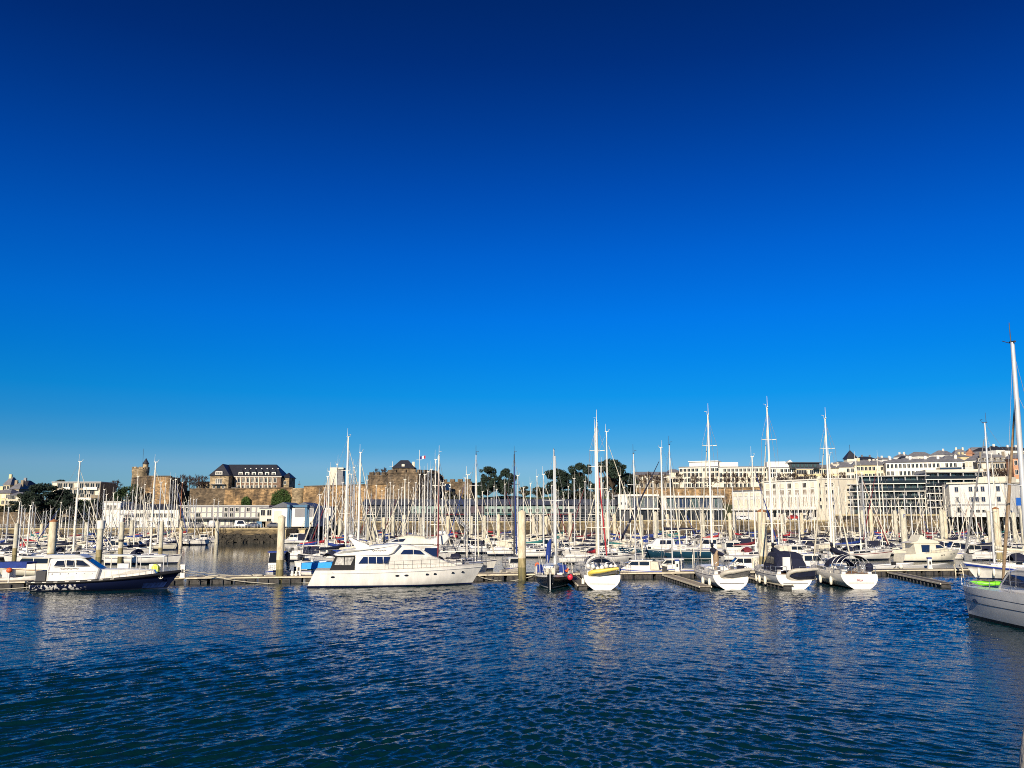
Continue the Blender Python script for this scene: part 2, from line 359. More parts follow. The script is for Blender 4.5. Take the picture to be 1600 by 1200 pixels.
quay('bank_quay', 345, 236, 462, 238, 3.6, True)
quay('middle_quay', 462, 262, 985, 262, 5.3, False, 'quay_stone')
quay('east_quay', 985, 262, 1300, 256, 5.6, False, 'quay_stone')
quay('far_east_quay', 1300, 256, 2050, 222, 7.3, False, 'quay_dark')
def riprap():
    mb = MB(); r = random.Random(5)
    for i in range(420):
        px = r.uniform(338, 470); q = r.random(); Y = 228.5 + 4.5 * q; c = P(px, 825, Y); z = .1 + q * 1.7; s = r.uniform(.25, .75)
        vs = []; 
        for kx in (-1, 1):
            for ky in (-1, 1):
                for kz in (-1, 1): vs.append((c.x + kx * s * r.uniform(.5, 1), Y + ky * s * r.uniform(.5, 1), z + kz * s * r.uniform(.4, .8)))
        mb.add(vs, [(0, 1, 3, 2), (4, 6, 7, 5), (0, 4, 5, 1), (2, 3, 7, 6), (0, 2, 6, 4), (1, 5, 7, 3)], 0)
    tag(mb.build('riprap_rocks', 'rock'), kind='stuff')
riprap()
# ---------------------------------------------------------------- buildings
class Bd:
    def __init__(s, name, label, cat, a, b, pyb, group=None):
        s.A = P(a[0], pyb, a[1]); B = P(b[0], pyb, b[1]); s.u = Vector((B.x - s.A.x, B.y - s.A.y, 0)); s.W = s.u.length; s.u.normalize()
        s.root = thing(name, label, cat, s.A, math.atan2(s.u.y, s.u.x), group)
    def loc(s, px, py):
        d = ray(px, py); n = Vector((-s.u.y, s.u.x, 0)); o = s.A - Vector((0, 0, CAMH)); t = o.dot(n) / d.dot(n); p = d * t - o
        return p.dot(s.u), p.z
    def lz(s, px, py): return s.loc(px, py)[1]
    def win(s, x, z, w, h, y=0, frame='trim_white', glass='glass', name='window', mull=1):
        return window(s.root, x, z, w, h, y, frame, glass, name, mull)
WM = {}
def window(root, x, z, w, h, y=0, frame='trim_white', glass='glass', name='window', mull=1):
    w = round(w, 1); h = round(h, 1); k = (w, h, frame, glass, mull)
    if k not in WM:
        mb = MB(); t = .09
        mb.box(-w / 2 - t, -w / 2, -.09, .02, -t, h + t, 0); mb.box(w / 2, w / 2 + t, -.09, .02, -t, h + t, 0)
        mb.box(-w / 2, w / 2, -.09, .02, h, h + t, 0); mb.box(-w / 2 - .05, w / 2 + .05, -.16, .02, -t - .02, 0, 0)
        for i in range(mull):
            q = -w / 2 + w * (i + 1) / (mull + 1); mb.box(q - .03, q + .03, -.07, .02, 0, h, 0)
        mb.box(-w / 2, w / 2, -.03, .03, 0, h, 1)
        me = mb.build('window', [frame, glass]); WM[k] = me.data; bpy.data.objects.remove(me)
    return link(name, WM[k], root, (x, y, z))
def hip(mb, x0, x1, y0, y1, z, h, ix, iy, m=0, o=.35):
    v = [(x0 - o, y0 - o, z), (x1 + o, y0 - o, z), (x1 + o, y1 + o, z), (x0 - o, y1 + o, z), (x0 + ix, y0 + iy, z + h), (x1 - ix, y0 + iy, z + h), (x1 - ix, y1 - iy, z + h), (x0 + ix, y1 - iy, z + h)]
    return mb.add(v, [(3, 2, 1, 0), (0, 1, 5, 4), (1, 2, 6, 5), (2, 3, 7, 6), (3, 0, 4, 7), (4, 5, 6, 7)], m)
def simple_block(name, label, cat, a, b, pyb, pyt, depth, wall='render_white', roof='slate_grey', rh=2.0, rows=2, cols=6, ww=1.1, wh=1.5, frame='trim_white', glass='glass', flat=False, group=None, chim=0, seed=1, below=0, band=False, mull=1, dormers=0):
    B = Bd(name, label, cat, a, b, pyb, group); H = B.lz((a[0] + b[0]) / 2, pyt); W = B.W; r = random.Random(seed)
    mb = MB(); mb.box(0, W, 0, depth, -below, H, 0); mb.build('wall', wall, B.root)
    if band:
        mb = MB(); mb.box(-.15, W + .15, -.15, depth + .15, H - .5, H - .2); mb.build('cornice', 'trim_white', B.root)
    mb = MB()
    if flat: mb.box(-.2, W + .2, -.2, depth + .2, H, H + .35)
    else: hip(mb, 0, W, 0, depth, H + .002, rh, min(rh, W * .3), depth * .42)
    rf = mb.build('roof', roof, B.root)
    for i in range(chim):
        x = W * (i + .5 + r.uniform(-.2, .2)) / chim; mb = MB(); mb.box(x - .5, x + .5, depth * .35, depth * .35 + .8, H, H + (rh if not flat else 0) + 1.1); mb.build('chimney', wall, rf)
    for i in range(dormers):
        x = W * (i + .5) / dormers; mb = MB(); mb.box(x - .7, x + .7, .5, 2.6, H + .2, H + 1.7); mb.box(x - .8, x + .8, .3, 2.8, H + 1.7, H + 1.85)
        d = mb.build('dormer', wall, rf); window(d, x, H + .5, .8, 1.0, .48, frame, glass)
    for q in range(rows):
        for i in range(cols):
            x = W * (i + .5) / cols; z = H * (q + .5) / rows - wh * .5 + .1
            window(B.root, x, z, ww, wh, 0, frame, glass if r.random() > .18 else 'blind', 'window', mull)
    return B
# --- far left houses
simple_block('stone_house', 'yellow stepped house at the edge of the town with flat grey roof', 'house', (-20, 320), (14, 320), 790, 771, 9, 'render_yellow', 'slate_grey', 1.6, 2, 5, .9, 1.3, below=6, chim=1)
simple_block('town_house', 'pale yellow town house with rows of small windows below the tall chimneys', 'house', (12, 312), (31, 312), 789, 774, 9, 'render_yellow', 'slate_grey', 1.2, 2, 5, .8, 1.2, below=6)
simple_block('tower_house', 'narrow yellow house raised behind the town house, grey pointed roof', 'house', (4, 340), (14, 340), 775, 758, 7, 'render_yellow', 'slate_grey', 3.2, 2, 2, .9, 1.2, chim=1, below=8)
simple_block('gabled_house', 'dull tan house with a chimney stack beside the dark pine', 'house', (14, 338), (29, 338), 775, 764, 8, 'render_tan', 'slate_grey', 2.4, 1, 2, 1.2, 1.3, chim=2, below=8)
simple_block('brick_house', 'dark slate-hung house behind the gabled house with orange chimney', 'house', (25, 352), (41, 352), 775, 758, 8, 'render_grey', 'slate', 2.0, 2, 3, .9, 1.2, chim=1, below=8)
# --- apartment block
B = simple_block('apartment_block', 'long tan apartment block with flat roof above the dark trees', 'building', (80, 305), (156, 305), 775, 754, 12, 'render_tan', 'trim_grey', rows=2, cols=9, ww=1.4, wh=1.7, flat=True, glass='glass', below=8)
mb = MB(); H = B.lz(118, 754)
for q in (5.5, 12.5, 15): mb = MB(); mb.box(q - 1.2, q + 1.2, -.8, -.003, H * .5 - .2, H * .5 + .75); mb.build('balcony', 'trim_white', B.root)
mb = MB(); mb.box(B.W - 6.3, B.W - .7, -3.2, 5, -12.5, -1.25); mb.build('stair_tower', 'render_tan', B.root)
for i in range(5):
    z = -12 + i * 2.35; mb = MB(); mb.box(B.W - 6.1, B.W - .9, -4.3, -3.203, z + .9, z + 1.9); mb.box(B.W - 6.2, B.W - .8, -4.4, -3.203, z + .7, z + .88); mb.build('balcony', 'trim_white', B.root)
    window(B.root, B.W - 4.6, z + 2.0, 1.3, 1.2, -3.2); window(B.root, B.W - 2.4, z + 2.0, 1.3, 1.2, -3.2)
mb = MB(); mb.box(-4, B.W - 6.32, -1, 11.9, -1.6, -1.22); mb.build('terrace_slab', 'dark_metal', B.root)
# --- white long building with arches
B = Bd('harbour_office', 'long white harbour building with arched doorway and two window rows', 'building', (158, 256), (278, 256), 823); H = B.lz(215, 796); W = B.W
mb = MB(); mb.box(0, W, 0, 9, -.6, H); mb.build('wall', 'render_white', B.root)
mb = MB(); hip(mb, 0, W, 0, 9, H + .003, 1.6, 1.5, 3.8); rf = mb.build('roof', 'slate', B.root)
H2 = B.lz(165, 790); mb = MB(); mb.box(.5, 5.2, -.25, 8, -.6, H2 + .9); mb.box(.2, 5.5, -.5, 8.3, H2 + .9, H2 + 1.2); mb.build('corner_tower', 'render_white', B.root)
for q in range(3): window(B.root, 1.7 + q * 1.1, H2 - .9, .6, 1.0, -.25)
for q in range(13): window(B.root, 7 + q * (W - 8) / 12.5, H * .55, .8, 1.1)
for q in range(7): window(B.root, 1.5 + q * (W - 3) / 6.4, H * .1, .9, 1.2)
mb = MB(); pts = [(6.0, 0), (6.0, 1.5)] + [(7.4 - 1.4 * math.cos(math.pi * k / 8), 1.5 + 1.4 * math.sin(math.pi * k / 8)) for k in range(9)] + [(8.8, 0)]
mb.rings([[(x, -.05, z) for x, z in pts], [(x, .05, z) for x, z in pts]], sm=False); mb.build('door', 'glass', B.root)
mb = MB(); mb.box(5.4, 9.3, -.12, -.003, 3.45, 3.85); mb.build('nameplate', 'trim_grey', B.root)
# --- grey two-storey building
B = Bd('grey_quay_building', 'low grey building with white shutters standing below the rampart', 'building', (278, 258), (419, 258), 823); H = B.lz(350, 791); W = B.W
mb = MB(); mb.box(0, W, 0, 10, -.6, H); mb.build('wall', 'render_grey', B.root)
mb = MB(); mb.box(-.1, W + .1, -.2, 10.1, H, H + .3); mb.build('roof', 'trim_grey', B.root)
mb = MB(); mb.box(0, W, -1.7, -.003, H * .36, H * .36 + .3); mb.build('canopy', 'dark_metal', B.root)
r = random.Random(3)
for q in range(2):
    for i in range(16):
        big = r.random() < .3; window(B.root, .9 + i * (W - 1.6) / 15.3, H * (.48 + .26 * q), 1.25 if big else .9, 1.1, 0, 'trim_white', 'blind' if r.random() < .6 else 'glass')
for i in range(15): window(B.root, 1.2 + i * (W - 2) / 14.5, .5, .9, 1.5, 0, 'trim_white', 'blind' if r.random() < .7 else 'glass', 'doorway')
B = simple_block('cream_annex', 'small cream annex with four windows between grey building and boatshed', 'building', (405, 254), (425, 254), 822, 795, 9, 'render_cream', 'slate_grey', rows=2, cols=2, ww=1.2, wh=1.6, flat=True, below=.4, mull=1)
# --- boatsheds
def shed(label, x0, x1, Y, pyt, wall, upper=None):
    B = Bd('boatshed', label, 'boatshed', (x0, Y), (x1, Y), 820); H = B.lz(x0, pyt); W = B.W
    mb = MB(); mb.box(0, W, 0, 14, -.5, H); mb.build('wall', wall, B.root)
    mb = MB(); mb.add([(-.4, -.5, H), (W / 2, -.5, H + 1.5), (W + .4, -.5, H), (-.4, 14, H), (W / 2, 14, H + 1.5), (W + .4, 14, H)], [(0, 2, 1), (3, 4, 5), (0, 1, 4, 3), (1, 2, 5, 4), (2, 0, 3, 5)], 0); mb.build('roof', 'zinc', B.root)
    if upper: mb = MB(); mb.box(.2, W - .2, -.06, -.003, H * .45, H - .3); mb.build('door', upper, B.root)
    else: mb = MB(); mb.box(W * .1, W * .42, -.06, -.003, 0, H * .8); mb.build('door', 'render_cream', B.root)
    return B
shed('white gabled boatshed with zinc roof next to the cream annex', 424, 459, 246, 793, 'render_white')
shed('gabled boatshed with grey upper door behind the blue crane post', 459, 489, 246, 793, 'render_white', 'render_grey')
B = simple_block('white_kiosk', 'little white quay house with two windows beyond the crane', 'building', (489, 268), (516, 268), 818, 793, 7, 'render_white', 'slate_grey', rows=2, cols=3, ww=.9, wh=1.0, flat=True, below=1)
# --- blue boat crane (travel lift) on its piers
def crane():
    a = P(450, 823, 232); t = thing('boat_crane', 'blue portal boat crane standing on the slipway piers', 'crane', (a.x, a.y, 3.5))
    w = 4.7
    for x in (0, w):
        mb = MB(); mb.box(x - .28, x + .28, -.28, .28, 0, 5.6); mb.build('leg', 'crane_blue', t); mb = MB(); mb.box(x - .28, x + .28, 2.0, 2.5, 0, 5.6); mb.build('leg', 'crane_blue', t)
        mb = MB(); mb.box(x - .35, x + .35, -.5, 2.8, 5.6, 6.3); mb.build('beam', 'crane_blue', t)
        for y in (-.1, 2.2): mb = MB(); mb.path([(x - .15, y, .1), (x + .15, y, .1)], .45, 12); mb.build('wheel', 'tyre', t)
    mb = MB(); mb.box(.35, w - .35, 2.0, 2.5, 5.7, 6.2); mb.build('beam', 'crane_blue', t)
    for i, x in enumerate((450, 479)):
        p = P(x, 823, 231); mb = MB(); mb.box(p.x - .8, p.x + .8, 226, 237, -2, 3.4); mb.box(p.x - 1, p.x + 1, 225.7, 237, 3.4, 3.62)
        tag(mb.build('slipway_pier', 'quay_cope'), ['concrete pier under the blue crane beside the rocky bank', 'concrete pier under the blue crane beside the moored yachts'][i], 'pier', 'crane piers')
crane()
# --- castle: round tower, keep walls, ramparts
def drum(t, name, c, r, z0, z1, m, n=40, crenel=True, taper=.06):
    mb = MB(); mb.lathe([(r * (1 + taper), z0), (r, z1 - 1.5), (r * 1.06, z1 - 1.3), (r * 1.06, z1)], n, 0, (c[0], c[1], 0)); o = mb.build(name, m, t)
    if crenel:
        k = 9
        for i in range(k):
            mb = MB(); a0 = 2 * math.pi * i / k; pts = [(c[0] + rr * math.cos(a0 + q), c[1] + rr * math.sin(a0 + q)) for rr, q in ((r * 1.06, 0), (r * 1.06, .42), (r * .92, .42), (r * .92, 0))]
            mb.rings([[(x, y, z1) for x, y in pts], [(x, y, z1 + .75) for x, y in pts]], 0, sm=False); mb.build('merlon', m, o)
    return o
c = P(217.5, 770, 318); t = thing('castle_tower', 'round tan castle tower with a pointed turret, antenna on top', 'tower', (c.x, c.y, 13))
z = P(217, 733, 318).z - 13; drum(t, 'shaft', (0, 0), 2.85, -3, z, 'stone_pale')
mb = MB(); mb.lathe([(.95, z - 3.5), (.95, z + 1.9)], 16, 0, (2.0, -.6, 0)); tt = mb.build('turret', 'stone_pale', t)
mb = MB(); mb.lathe([(1.2, z + 1.9), (.05, z + 4.0)], 16, 0, (2.0, -.6, 0)); mb.build('turret_roof', 'slate', tt)
mb = MB(); mb.path([(.6, 0, z), (.6, 0, z + 7.5)], .05); mb.build('antenna', 'alu_dark', t)
for x, zz in ((-.6, z * .55), (1.0, z * .5)): mb = MB(); mb.box(x - .2, x + .2, -3.0, -2.6, zz, zz + .6); mb.build('window', 'glass', t)
def wall_run(name, label, cat, pts, zt, m, th=2.5, z0=2.5, top='stone_dark', merl=0, batter=.06):
    """castle wall along plan points [(px,Y)], tops zt"""
    t = thing(name, label, cat, (0, 0, 0)); q = [P(x, 780, Y) for x, Y in pts]
    for i in range(len(q) - 1):
        a, b = q[i], q[i + 1]; d = Vector((b.x - a.x, b.y - a.y, 0)); n = Vector((-d.y, d.x, 0)).normalized(); mb = MB()
        za, zb = zt[i], zt[i + 1]; o = batter * 12
        v = [(a.x - n.x * o, a.y - n.y * o, z0), (b.x - n.x * o, b.y - n.y * o, z0), (b.x + n.x * th, b.y + n.y * th, z0), (a.x + n.x * th, a.y + n.y * th, z0),
             (a.x, a.y, za), (b.x, b.y, zb), (b.x + n.x * th, b.y + n.y * th, zb), (a.x + n.x * th, a.y + n.y * th, za)]
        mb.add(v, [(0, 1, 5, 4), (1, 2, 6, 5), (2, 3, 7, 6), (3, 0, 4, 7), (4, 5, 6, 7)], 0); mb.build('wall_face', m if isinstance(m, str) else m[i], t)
        mb = MB(); e = n * -.18
        v = [(a.x + e.x, a.y + e.y, za + .002), (b.x + e.x, b.y + e.y, zb + .002), (b.x + n.x * .6, b.y + n.y * .6, zb + .002), (a.x + n.x * .6, a.y + n.y * .6, za + .002)]
        mb.add([*v, *[(x, y, zz + .4) for x, y, zz in v]], [(0, 1, 5, 4), (1, 2, 6, 5), (2, 3, 7, 6), (3, 0, 4, 7), (4, 5, 6, 7)], 0); mb.build('coping', top, t)
        if merl:
            L = d.length; k = max(1, int(L / merl)); d.normalize()
            for j in range(k):
                s = L * (j + .2) / k; e_ = L * .58 / k; mb = MB(); p0 = a + d * s; zz = za + (zb - za) * (s / L) + .403; p1 = p0 + d * e_; m2 = n * .8
                mb.add([(p.x, p.y, zz + h) for h in (0, .95) for p in (p0, p1, p1 + m2, p0 + m2)], [(0, 1, 5, 4), (1, 2, 6, 5), (2, 3, 7, 6), (3, 0, 4, 7), (4, 5, 6, 7)], 0); mb.build('merlon', m if isinstance(m, str) else m[i], t)
    return t
def zof(px, py, Y): return P(px, py, Y).z
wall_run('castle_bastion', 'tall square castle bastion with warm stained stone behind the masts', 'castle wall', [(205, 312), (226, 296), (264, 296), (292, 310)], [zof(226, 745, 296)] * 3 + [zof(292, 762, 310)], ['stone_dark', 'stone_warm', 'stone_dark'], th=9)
wall_run('rampart', 'long stone rampart under the slate-roofed barracks with ivy patches', 'castle wall', [(296, 304), (351, 304), (457, 302)], [zof(350, 765, 304)] * 2 + [zof(457, 763, 302)], ['stone_dark', 'stone_warm'], th=7)
c = P(466.5, 780, 303.5); t = thing('wall_tower', 'squat round wall tower at the end of the barracks rampart', 'tower', (c.x, c.y, 3))
drum(t, 'shaft', (0, 0), 2.45, -.5, zof(466, 763, 303) - 3, 'stone_pale', crenel=False)
mb = MB(); mb.path([(0, 0, 13), (0, 0, 16)], .06); mb.box(-.4, .4, -.1, .1, 14.6, 15.0); mb.build('mast', 'alu_dark', t)
wall_run('curtain_wall', 'ochre castle curtain wall between round wall tower and the keep', 'castle wall', [(474, 300), (604, 296)], [zof(474, 761, 300), zof(604, 757, 296)], 'stone_warm', th=6)
wall_run('keep', 'massive dark castle keep with crenellations and a flagpole', 'castle keep', [(574, 306), (603, 300), (606, 290), (652, 286), (681, 296), (694, 312)],
         [zof(574, 744, 306), zof(603, 744, 300), zof(606, 740, 290), zof(652, 740, 286), zof(681, 741, 296), zof(690, 752, 312)], ['stone_dark', 'stone_dark', 'stone_dark', 'stone_dark', 'stone_dark'], th=9, merl=3.0)
B = Bd('keep_lodge', 'slate-roofed lodge with one dormer on top of the castle keep', 'building', (613, 296), (647, 296), 737); W = B.W; H = 1.2
mb = MB(); mb.box(0, W, 0, 6, -3.5, H); mb.build('wall', 'stone_dark', B.root)
mb = MB(); hip(mb, 0, W, 0, 6, H, 2.9, 2.4, 2.7); rf = mb.build('roof', 'slate', B.root)
mb = MB(); mb.box(W * .42, W * .55, .3, 1.6, H + .5, H + 1.4); mb.build('dormer', 'render_cream', rf)
mb = MB(); mb.box(W - .9, W - .1, 2, 3, H, H + 2.3); mb.build('chimney', 'render_cream', rf)
def flagpole(px, Y, pyb, pyt, label, flag):
    a = P(px, pyb, Y); h = P(px, pyt, Y).z - a.z; t = thing('flagpole', label, 'flagpole', a)
    mb = MB(); mb.path([(0, 0, 0), (0, 0, h)], [.1, .06]); mb.build('pole', 'alu_white', t)
    mb = MB(); mb.path([(-1, 0, h * .6), (1, 0, h * .6)], .05); mb.build('yard', 'alu_white', t)
    if flag:
        mb = MB(); L = 1.9; rows = []
        for k in range(9):
            x = .1 + L * k / 8; y = .15 * math.sin(k * .9); z = h * .62 + .3 * k / 8; rows.append([(x, y, z + q) for q in (0, .5, 1.0)])
        for k in range(8):
            for q in range(2): mb.add([rows[k][q], rows[k + 1][q], rows[k + 1][q + 1], rows[k][q + 1]], [(0, 1, 2, 3)], min(2, k * 3 // 8))
        mb.build('flag', ['flag_blue', 'flag_white', 'flag_red'], t)
flagpole(655, 292, 742, 703, 'white flagpole with blue white and red flag on the keep', True)
flagpole(613, 300, 742, 721, 'bare white signal pole beside the lodge roof of the keep', False)
wall_run('low_fort', 'low dark battery wall with crenellations between keep and round pine', 'castle wall', [(676, 322), (737, 318)], [zof(690, 755, 322), zof(737, 754, 318)], 'stone_dark', th=5, merl=2.6, z0=8)
mb = MB(); p = P(700, 762, 316); mb.box(p.x - 1.1, p.x + 1.1, 315, 316, p.z - 1, p.z + 1.3); tag(mb.build('white_hut', 'trim_white'), 'tiny white hut at the foot of the battery wall', 'hut')
# grass glacis below the battery
mb = MB(); a, b, c_, d_ = P(672, 790, 300), P(985, 790, 300), P(985, 765, 322), P(672, 765, 322)
rows = [[Vector((a.x + (b.x - a.x) * i / 30, 296 + 26 * q / 6, 5 + (2.2 * math.sin(i * .7 + q) * .15) + 9.0 * (q / 6) ** .9)) for i in range(31)] for q in range(7)]
for q in range(6):
    for i in range(30): mb.add([rows[q][i], rows[q][i + 1], rows[q + 1][i + 1], rows[q + 1][i]], [(0, 1, 2, 3)], 0, True)
tag(mb.build('grass_slope', 'grass'), kind='structure')
# --- barracks with big slate roof
B = Bd('barracks', 'large slate-roofed barracks with dormers on the castle rampart', 'building', (365, 322), (438, 322), 767); W = B.W; H = B.lz(400, 744); D = 12; RH = B.lz(400, 724.5) - H
mb = MB(); mb.box(0, W, 0, D, -2, H); mb.build('wall', 'brick', B.root)
mb = MB(); hip(mb, -7.4, W, 0, D, H + .003, RH, 3.4, 5.4, o=.5); rf = mb.build('roof', 'slate', B.root)
mb = MB(); mb.box(-.3, W + .3, -.25, -.003, H - .35, H - .01); mb.build('cornice', 'trim_white', B.root)
for i in range(9):
    x = 1.9 + i * (W - 3) / 8.6
    window(B.root, x, H * .57, 1.0, 1.55, 0, 'trim_white', 'glass'); window(B.root, x, H * .16, 1.0, 1.2, 0, 'trim_white', 'glass')
    mb = MB(); mb.box(x - 1.28, x - .95, -.05, -.003, .3, H - .4); mb.build('pilaster', 'render_cream', B.root)
for i in range(6):
    x = 2.2 + i * (W - 4) / 5.4; mb = MB(); mb.box(x - .75, x + .75, .25, 3, H + .25, H + 1.55); hip(mb, x - .75, x + .75, .25, 3, H + 1.552, .9, .6, .6, 1, .15); d = mb.build('dormer', ['trim_white', 'slate'], rf); window(d, x, H + .45, .9, .85, .25)
for i in range(7):
    x = 1 + i * (W - 5) / 6 + 2; mb = MB(); zc = H + RH * .62; mb.box(x - .18, x + .18, 3.1, 3.35, zc, zc + .3); mb.build('skylight', 'trim_white', rf)
mb = MB(); mb.box(-7.4, -.6, -4.5, D - 1, -2, H); pav = mb.build('pavilion', 'stone_pale', B.root)
mb = MB(); v = [(-7.9, -5, H + .003), (-.1, -5, H + .003), (-.1, D - .5, H + .003), (-7.9, D - .5, H + .003), (-4.0, -1.6, H + RH * .97), (-3.9, 5, H + RH * .97), (-4.1, 5.2, H + RH * .97)]
mb.add(v, [(0, 1, 4), (1, 2, 5, 4), (2, 3, 6, 5), (3, 0, 4, 6), (4, 5, 6), (3, 2, 1, 0)], 0); mb.build('pavilion_roof', 'slate', pav)
mb = MB(); mb.box(-5.4, -2.9, -4.8, -3, H + .25, H + 1.5); d = mb.build('dormer', 'trim_white', pav)
for k in range(3): window(d, -4.85 + k * .7, H + .45, .5, .8, -4.8)
for k in range(3): window(pav, -4.95 + k * .8, H * .46, .6, 1.7, -4.5)
mb = MB(); mb.box(-6.6, -1.6, -5.6, -4.503, H * .38, H * .42); mb.build('balcony', 'dark_metal', pav)
window(pav, -4.1, .1, 1.1, 1.8, -4.5, 'dark_metal', 'glass', 'door', 1); window(pav, -5.8, .9, .8, .9, -4.5); window(pav, -2.4, .9, .8, .9, -4.5)
mb = MB(); mb.box(W + .003, W + 2.6, 2, D - 1, -2, H - .5); an = mb.build('end_wing', 'stone_pale', B.root)
mb = MB(); hip(mb, W, W + 2.7, 2, D - 1, H - .497, RH * .45, 1.3, 4); mb.build('wing_roof', 'slate', an); window(an, W + 1.1, H * .45, .7, 1.2, 2)
mb = MB(); mb.box(-.6 + .003 + .6, 2.6, -3, -.6, -.2, 1.3); mb.build('terrace_store', 'dark_metal', B.root)
simple_block('guard_house', 'low tan guard house with white windows beside the barracks pavilion', 'building', (308, 322), (329, 322), 767, 754, 8, 'stone_pale', 'slate', rows=1, cols=3, ww=.8, wh=1.7, flat=True, below=2)
# --- church tower behind the masts
c = P(527, 760, 420); t = thing('bell_tower', 'square pale modern bell tower behind the tall masts', 'tower', (c.x, c.y, 12)); z = P(527, 731, 420).z - 12
mb = MB(); mb.box(-3.2, 0.2, -3, 3, -4, z); mb.build('tower_slab', 'render_cream', t); mb = MB(); mb.box(.2 + .003, 3.0, -2.4, 3, -4, z - .8); mb.build('tower_slab', 'slate_grey', t)
mb = MB(); mb.box(.7, 3.3, -2.9, 2.4, z - .8, z); mb.build('belfry', 'render_cream', t)
# --- quay shops, centre
B = Bd('quay_shops', 'long low zinc-roofed row of harbour shops and restaurants', 'building', (566, 276), (976, 276), 815); W = B.W; H = B.lz(760, 789)
mb = MB(); mb.box(0, W, 0, 14, -.6, H); mb.build('wall', 'panel_dark', B.root)
mb = MB(); mb.add([(-.4, -.8, H), (W + .4, -.8, H), (W + .4, 6, H + 1.9), (-.4, 6, H + 1.9), (-.4, 14, H + 2.0), (W + .4, 14, H + 2.0), (-.4, 14, H), (W + .4, 14, H)], [(0, 1, 2, 3), (3, 2, 5, 4), (4, 5, 7, 6), (0, 3, 4, 6), (1, 7, 5, 2)], 0); mb.build('roof', 'zinc', B.root)
r = random.Random(8); x = .4; i = 0
while x < W - 4:
    w_ = r.uniform(3.5, 7.5); w_ = min(w_, W - x - .2); m_ = ['panel_mint', 'panel_mint', 'panel_dark', 'panel_dark', 'panel_purple', 'panel_mint', 'trim_grey'][r.randrange(7)]
    mb = MB(); mb.box(x, x + w_ - .25, -.35, -.003, H * .50, H * .92); pn = mb.build('shop_panel', m_, B.root)
    k = int(w_ / 1.7)
    if m_ in ('panel_mint', 'panel_dark', 'render_white', 'trim_grey'):
        for j in range(k): window(pn, x + (j + .5) * w_ / k - .1, H * .58, 1.0, .9, -.35, 'trim_white' if r.random() < .2 else 'dark_metal', 'glass' if r.random() < .85 else 'glass_lit')
    mb = MB(); mb.box(x + .15, x + w_ - .4, -.06, -.003, .15, H * .40); mb.build('shopfront', r.choice(['glass', 'glass', 'glass', 'panel_purple', 'glass_blue']), B.root)
    if r.random() < .45:
        mb = MB(); mb.box(x + .1, x + w_ - .3, -2.2, -.36, H * .42, H * .46); mb.build('awning', r.choice(['trim_white', 'grey_cloth', 'maroon_cloth', 'teal_cloth', 'trim_white']), B.root)
    x += w_; i += 1
# --- white framed glass building
def glass_hall(label, x0, x1, Y, pyt, gable):
    B = Bd('glass_hall', label, 'building', (x0, Y), (x1, Y), 813); W = B.W; H = B.lz(x0, pyt)
    mb = MB(); mb.box(.3, W - .3, 0, 11, -.6, H - .5); mb.build('wall', 'panel_dark', B.root)
    mb = MB(); mb.box(0, W, -1, 11.3, H - .5, H + .1); mb.box(0, W, -1, -.003, H * .42, H * .48); mb.build('frame', 'trim_white', B.root)
    g = gable; mb = MB(); mb.box(0, g, -1.02, -.003, H * .482, H - .503); mb.build('end_wall', 'trim_white', B.root)
    if g > 2: 
        for k in range(2): window(B.root, .8 + k * 1.2, H * .62, .5, .6, -1.02, 'trim_grey', 'glass')
    n = 7; ws = (W - g - .8) / n
    for k in range(n): window(B.root, g + .3 + ws * (k + .5), H * .52, ws - .3, H * .36, -.05, 'trim_grey', 'glass_blue' if k % 3 else 'glass_lit', 'window', 2)
    for k in range(n): window(B.root, g + .3 + ws * (k + .5), .2, ws - .3, H * .34, -.05, 'dark_metal', 'glass', 'shopfront', 1)
glass_hall('white framed glass hall with a blank end wall next to shops', 966, 1030, 272, 773, 2.9)
glass_hall('second white framed glass hall with long dark windows below the retaining wall', 1036, 1132, 272, 775, .9)
# --- retaining wall + promenade
wall_run('retaining_wall', 'long brown retaining wall carrying a row of bare trees', 'wall', [(980, 334), (1160, 330), (1330, 318)], [zof(990, 764, 334), zof(1160, 763, 330), zof(1330, 757, 318)], 'stone_warm', th=3, z0=4)
# --- upper town cream terraces
def terr(name, label, x0, x1, Y0, Y1, pyb, pyt, wall='render_cream', **k):
    return simple_block(name, label, 'building', (x0, Y0), (x1, Y1), pyb, pyt, k.pop('depth', 12), wall, k.pop('roof', 'slate_grey'), k.pop('rh', 1.6), below=6, **k)
terr('terrace_house', 'low tan terrace house beside the last umbrella pine', 990, 1048, 372, 372, 764, 742, 'render_tan', rows=2, cols=7, ww=1.2, wh=1.7)
terr('round_roof_house', 'cream house with a curved roof above the bare trees', 1046, 1066, 380, 380, 764, 738, rows=3, cols=4, wh=1.6)
B = terr('curved_terrace', 'broad cream apartment terrace with set-back attic above the bare trees', 1062, 1124, 366, 360, 763, 730, rows=4, cols=10, ww=1.2, wh=1.6, flat=True, band=True); H = B.lz(1100, 730)
mb = MB(); mb.box(4, B.W - .5, 2, 11, H + .352, H + 2.4); mb.box(3.6, B.W - .2, 1.4, 11.4, H + 2.4, H + 2.75); mb.build('attic', 'render_white', B.root)
B = terr('long_terrace', 'long cream terrace with evenly spaced windows on the tree-lined promenade', 1124, 1212, 358, 354, 763, 730, rows=4, cols=14, ww=1.0, wh=1.6, flat=True, band=True); H = B.lz(1160, 730)
mb = MB(); mb.box(.5, 8, 2, 11, H + .352, H + 2.2); mb.build('attic', 'render_white', B.root)
B = terr('corner_terrace', 'white terrace with a pediment and tall attic floor', 1202, 1250, 350, 348, 763, 731, 'render_white', rows=4, cols=8, ww=1.1, wh=1.6, flat=True, band=True); H = B.lz(1230, 731)
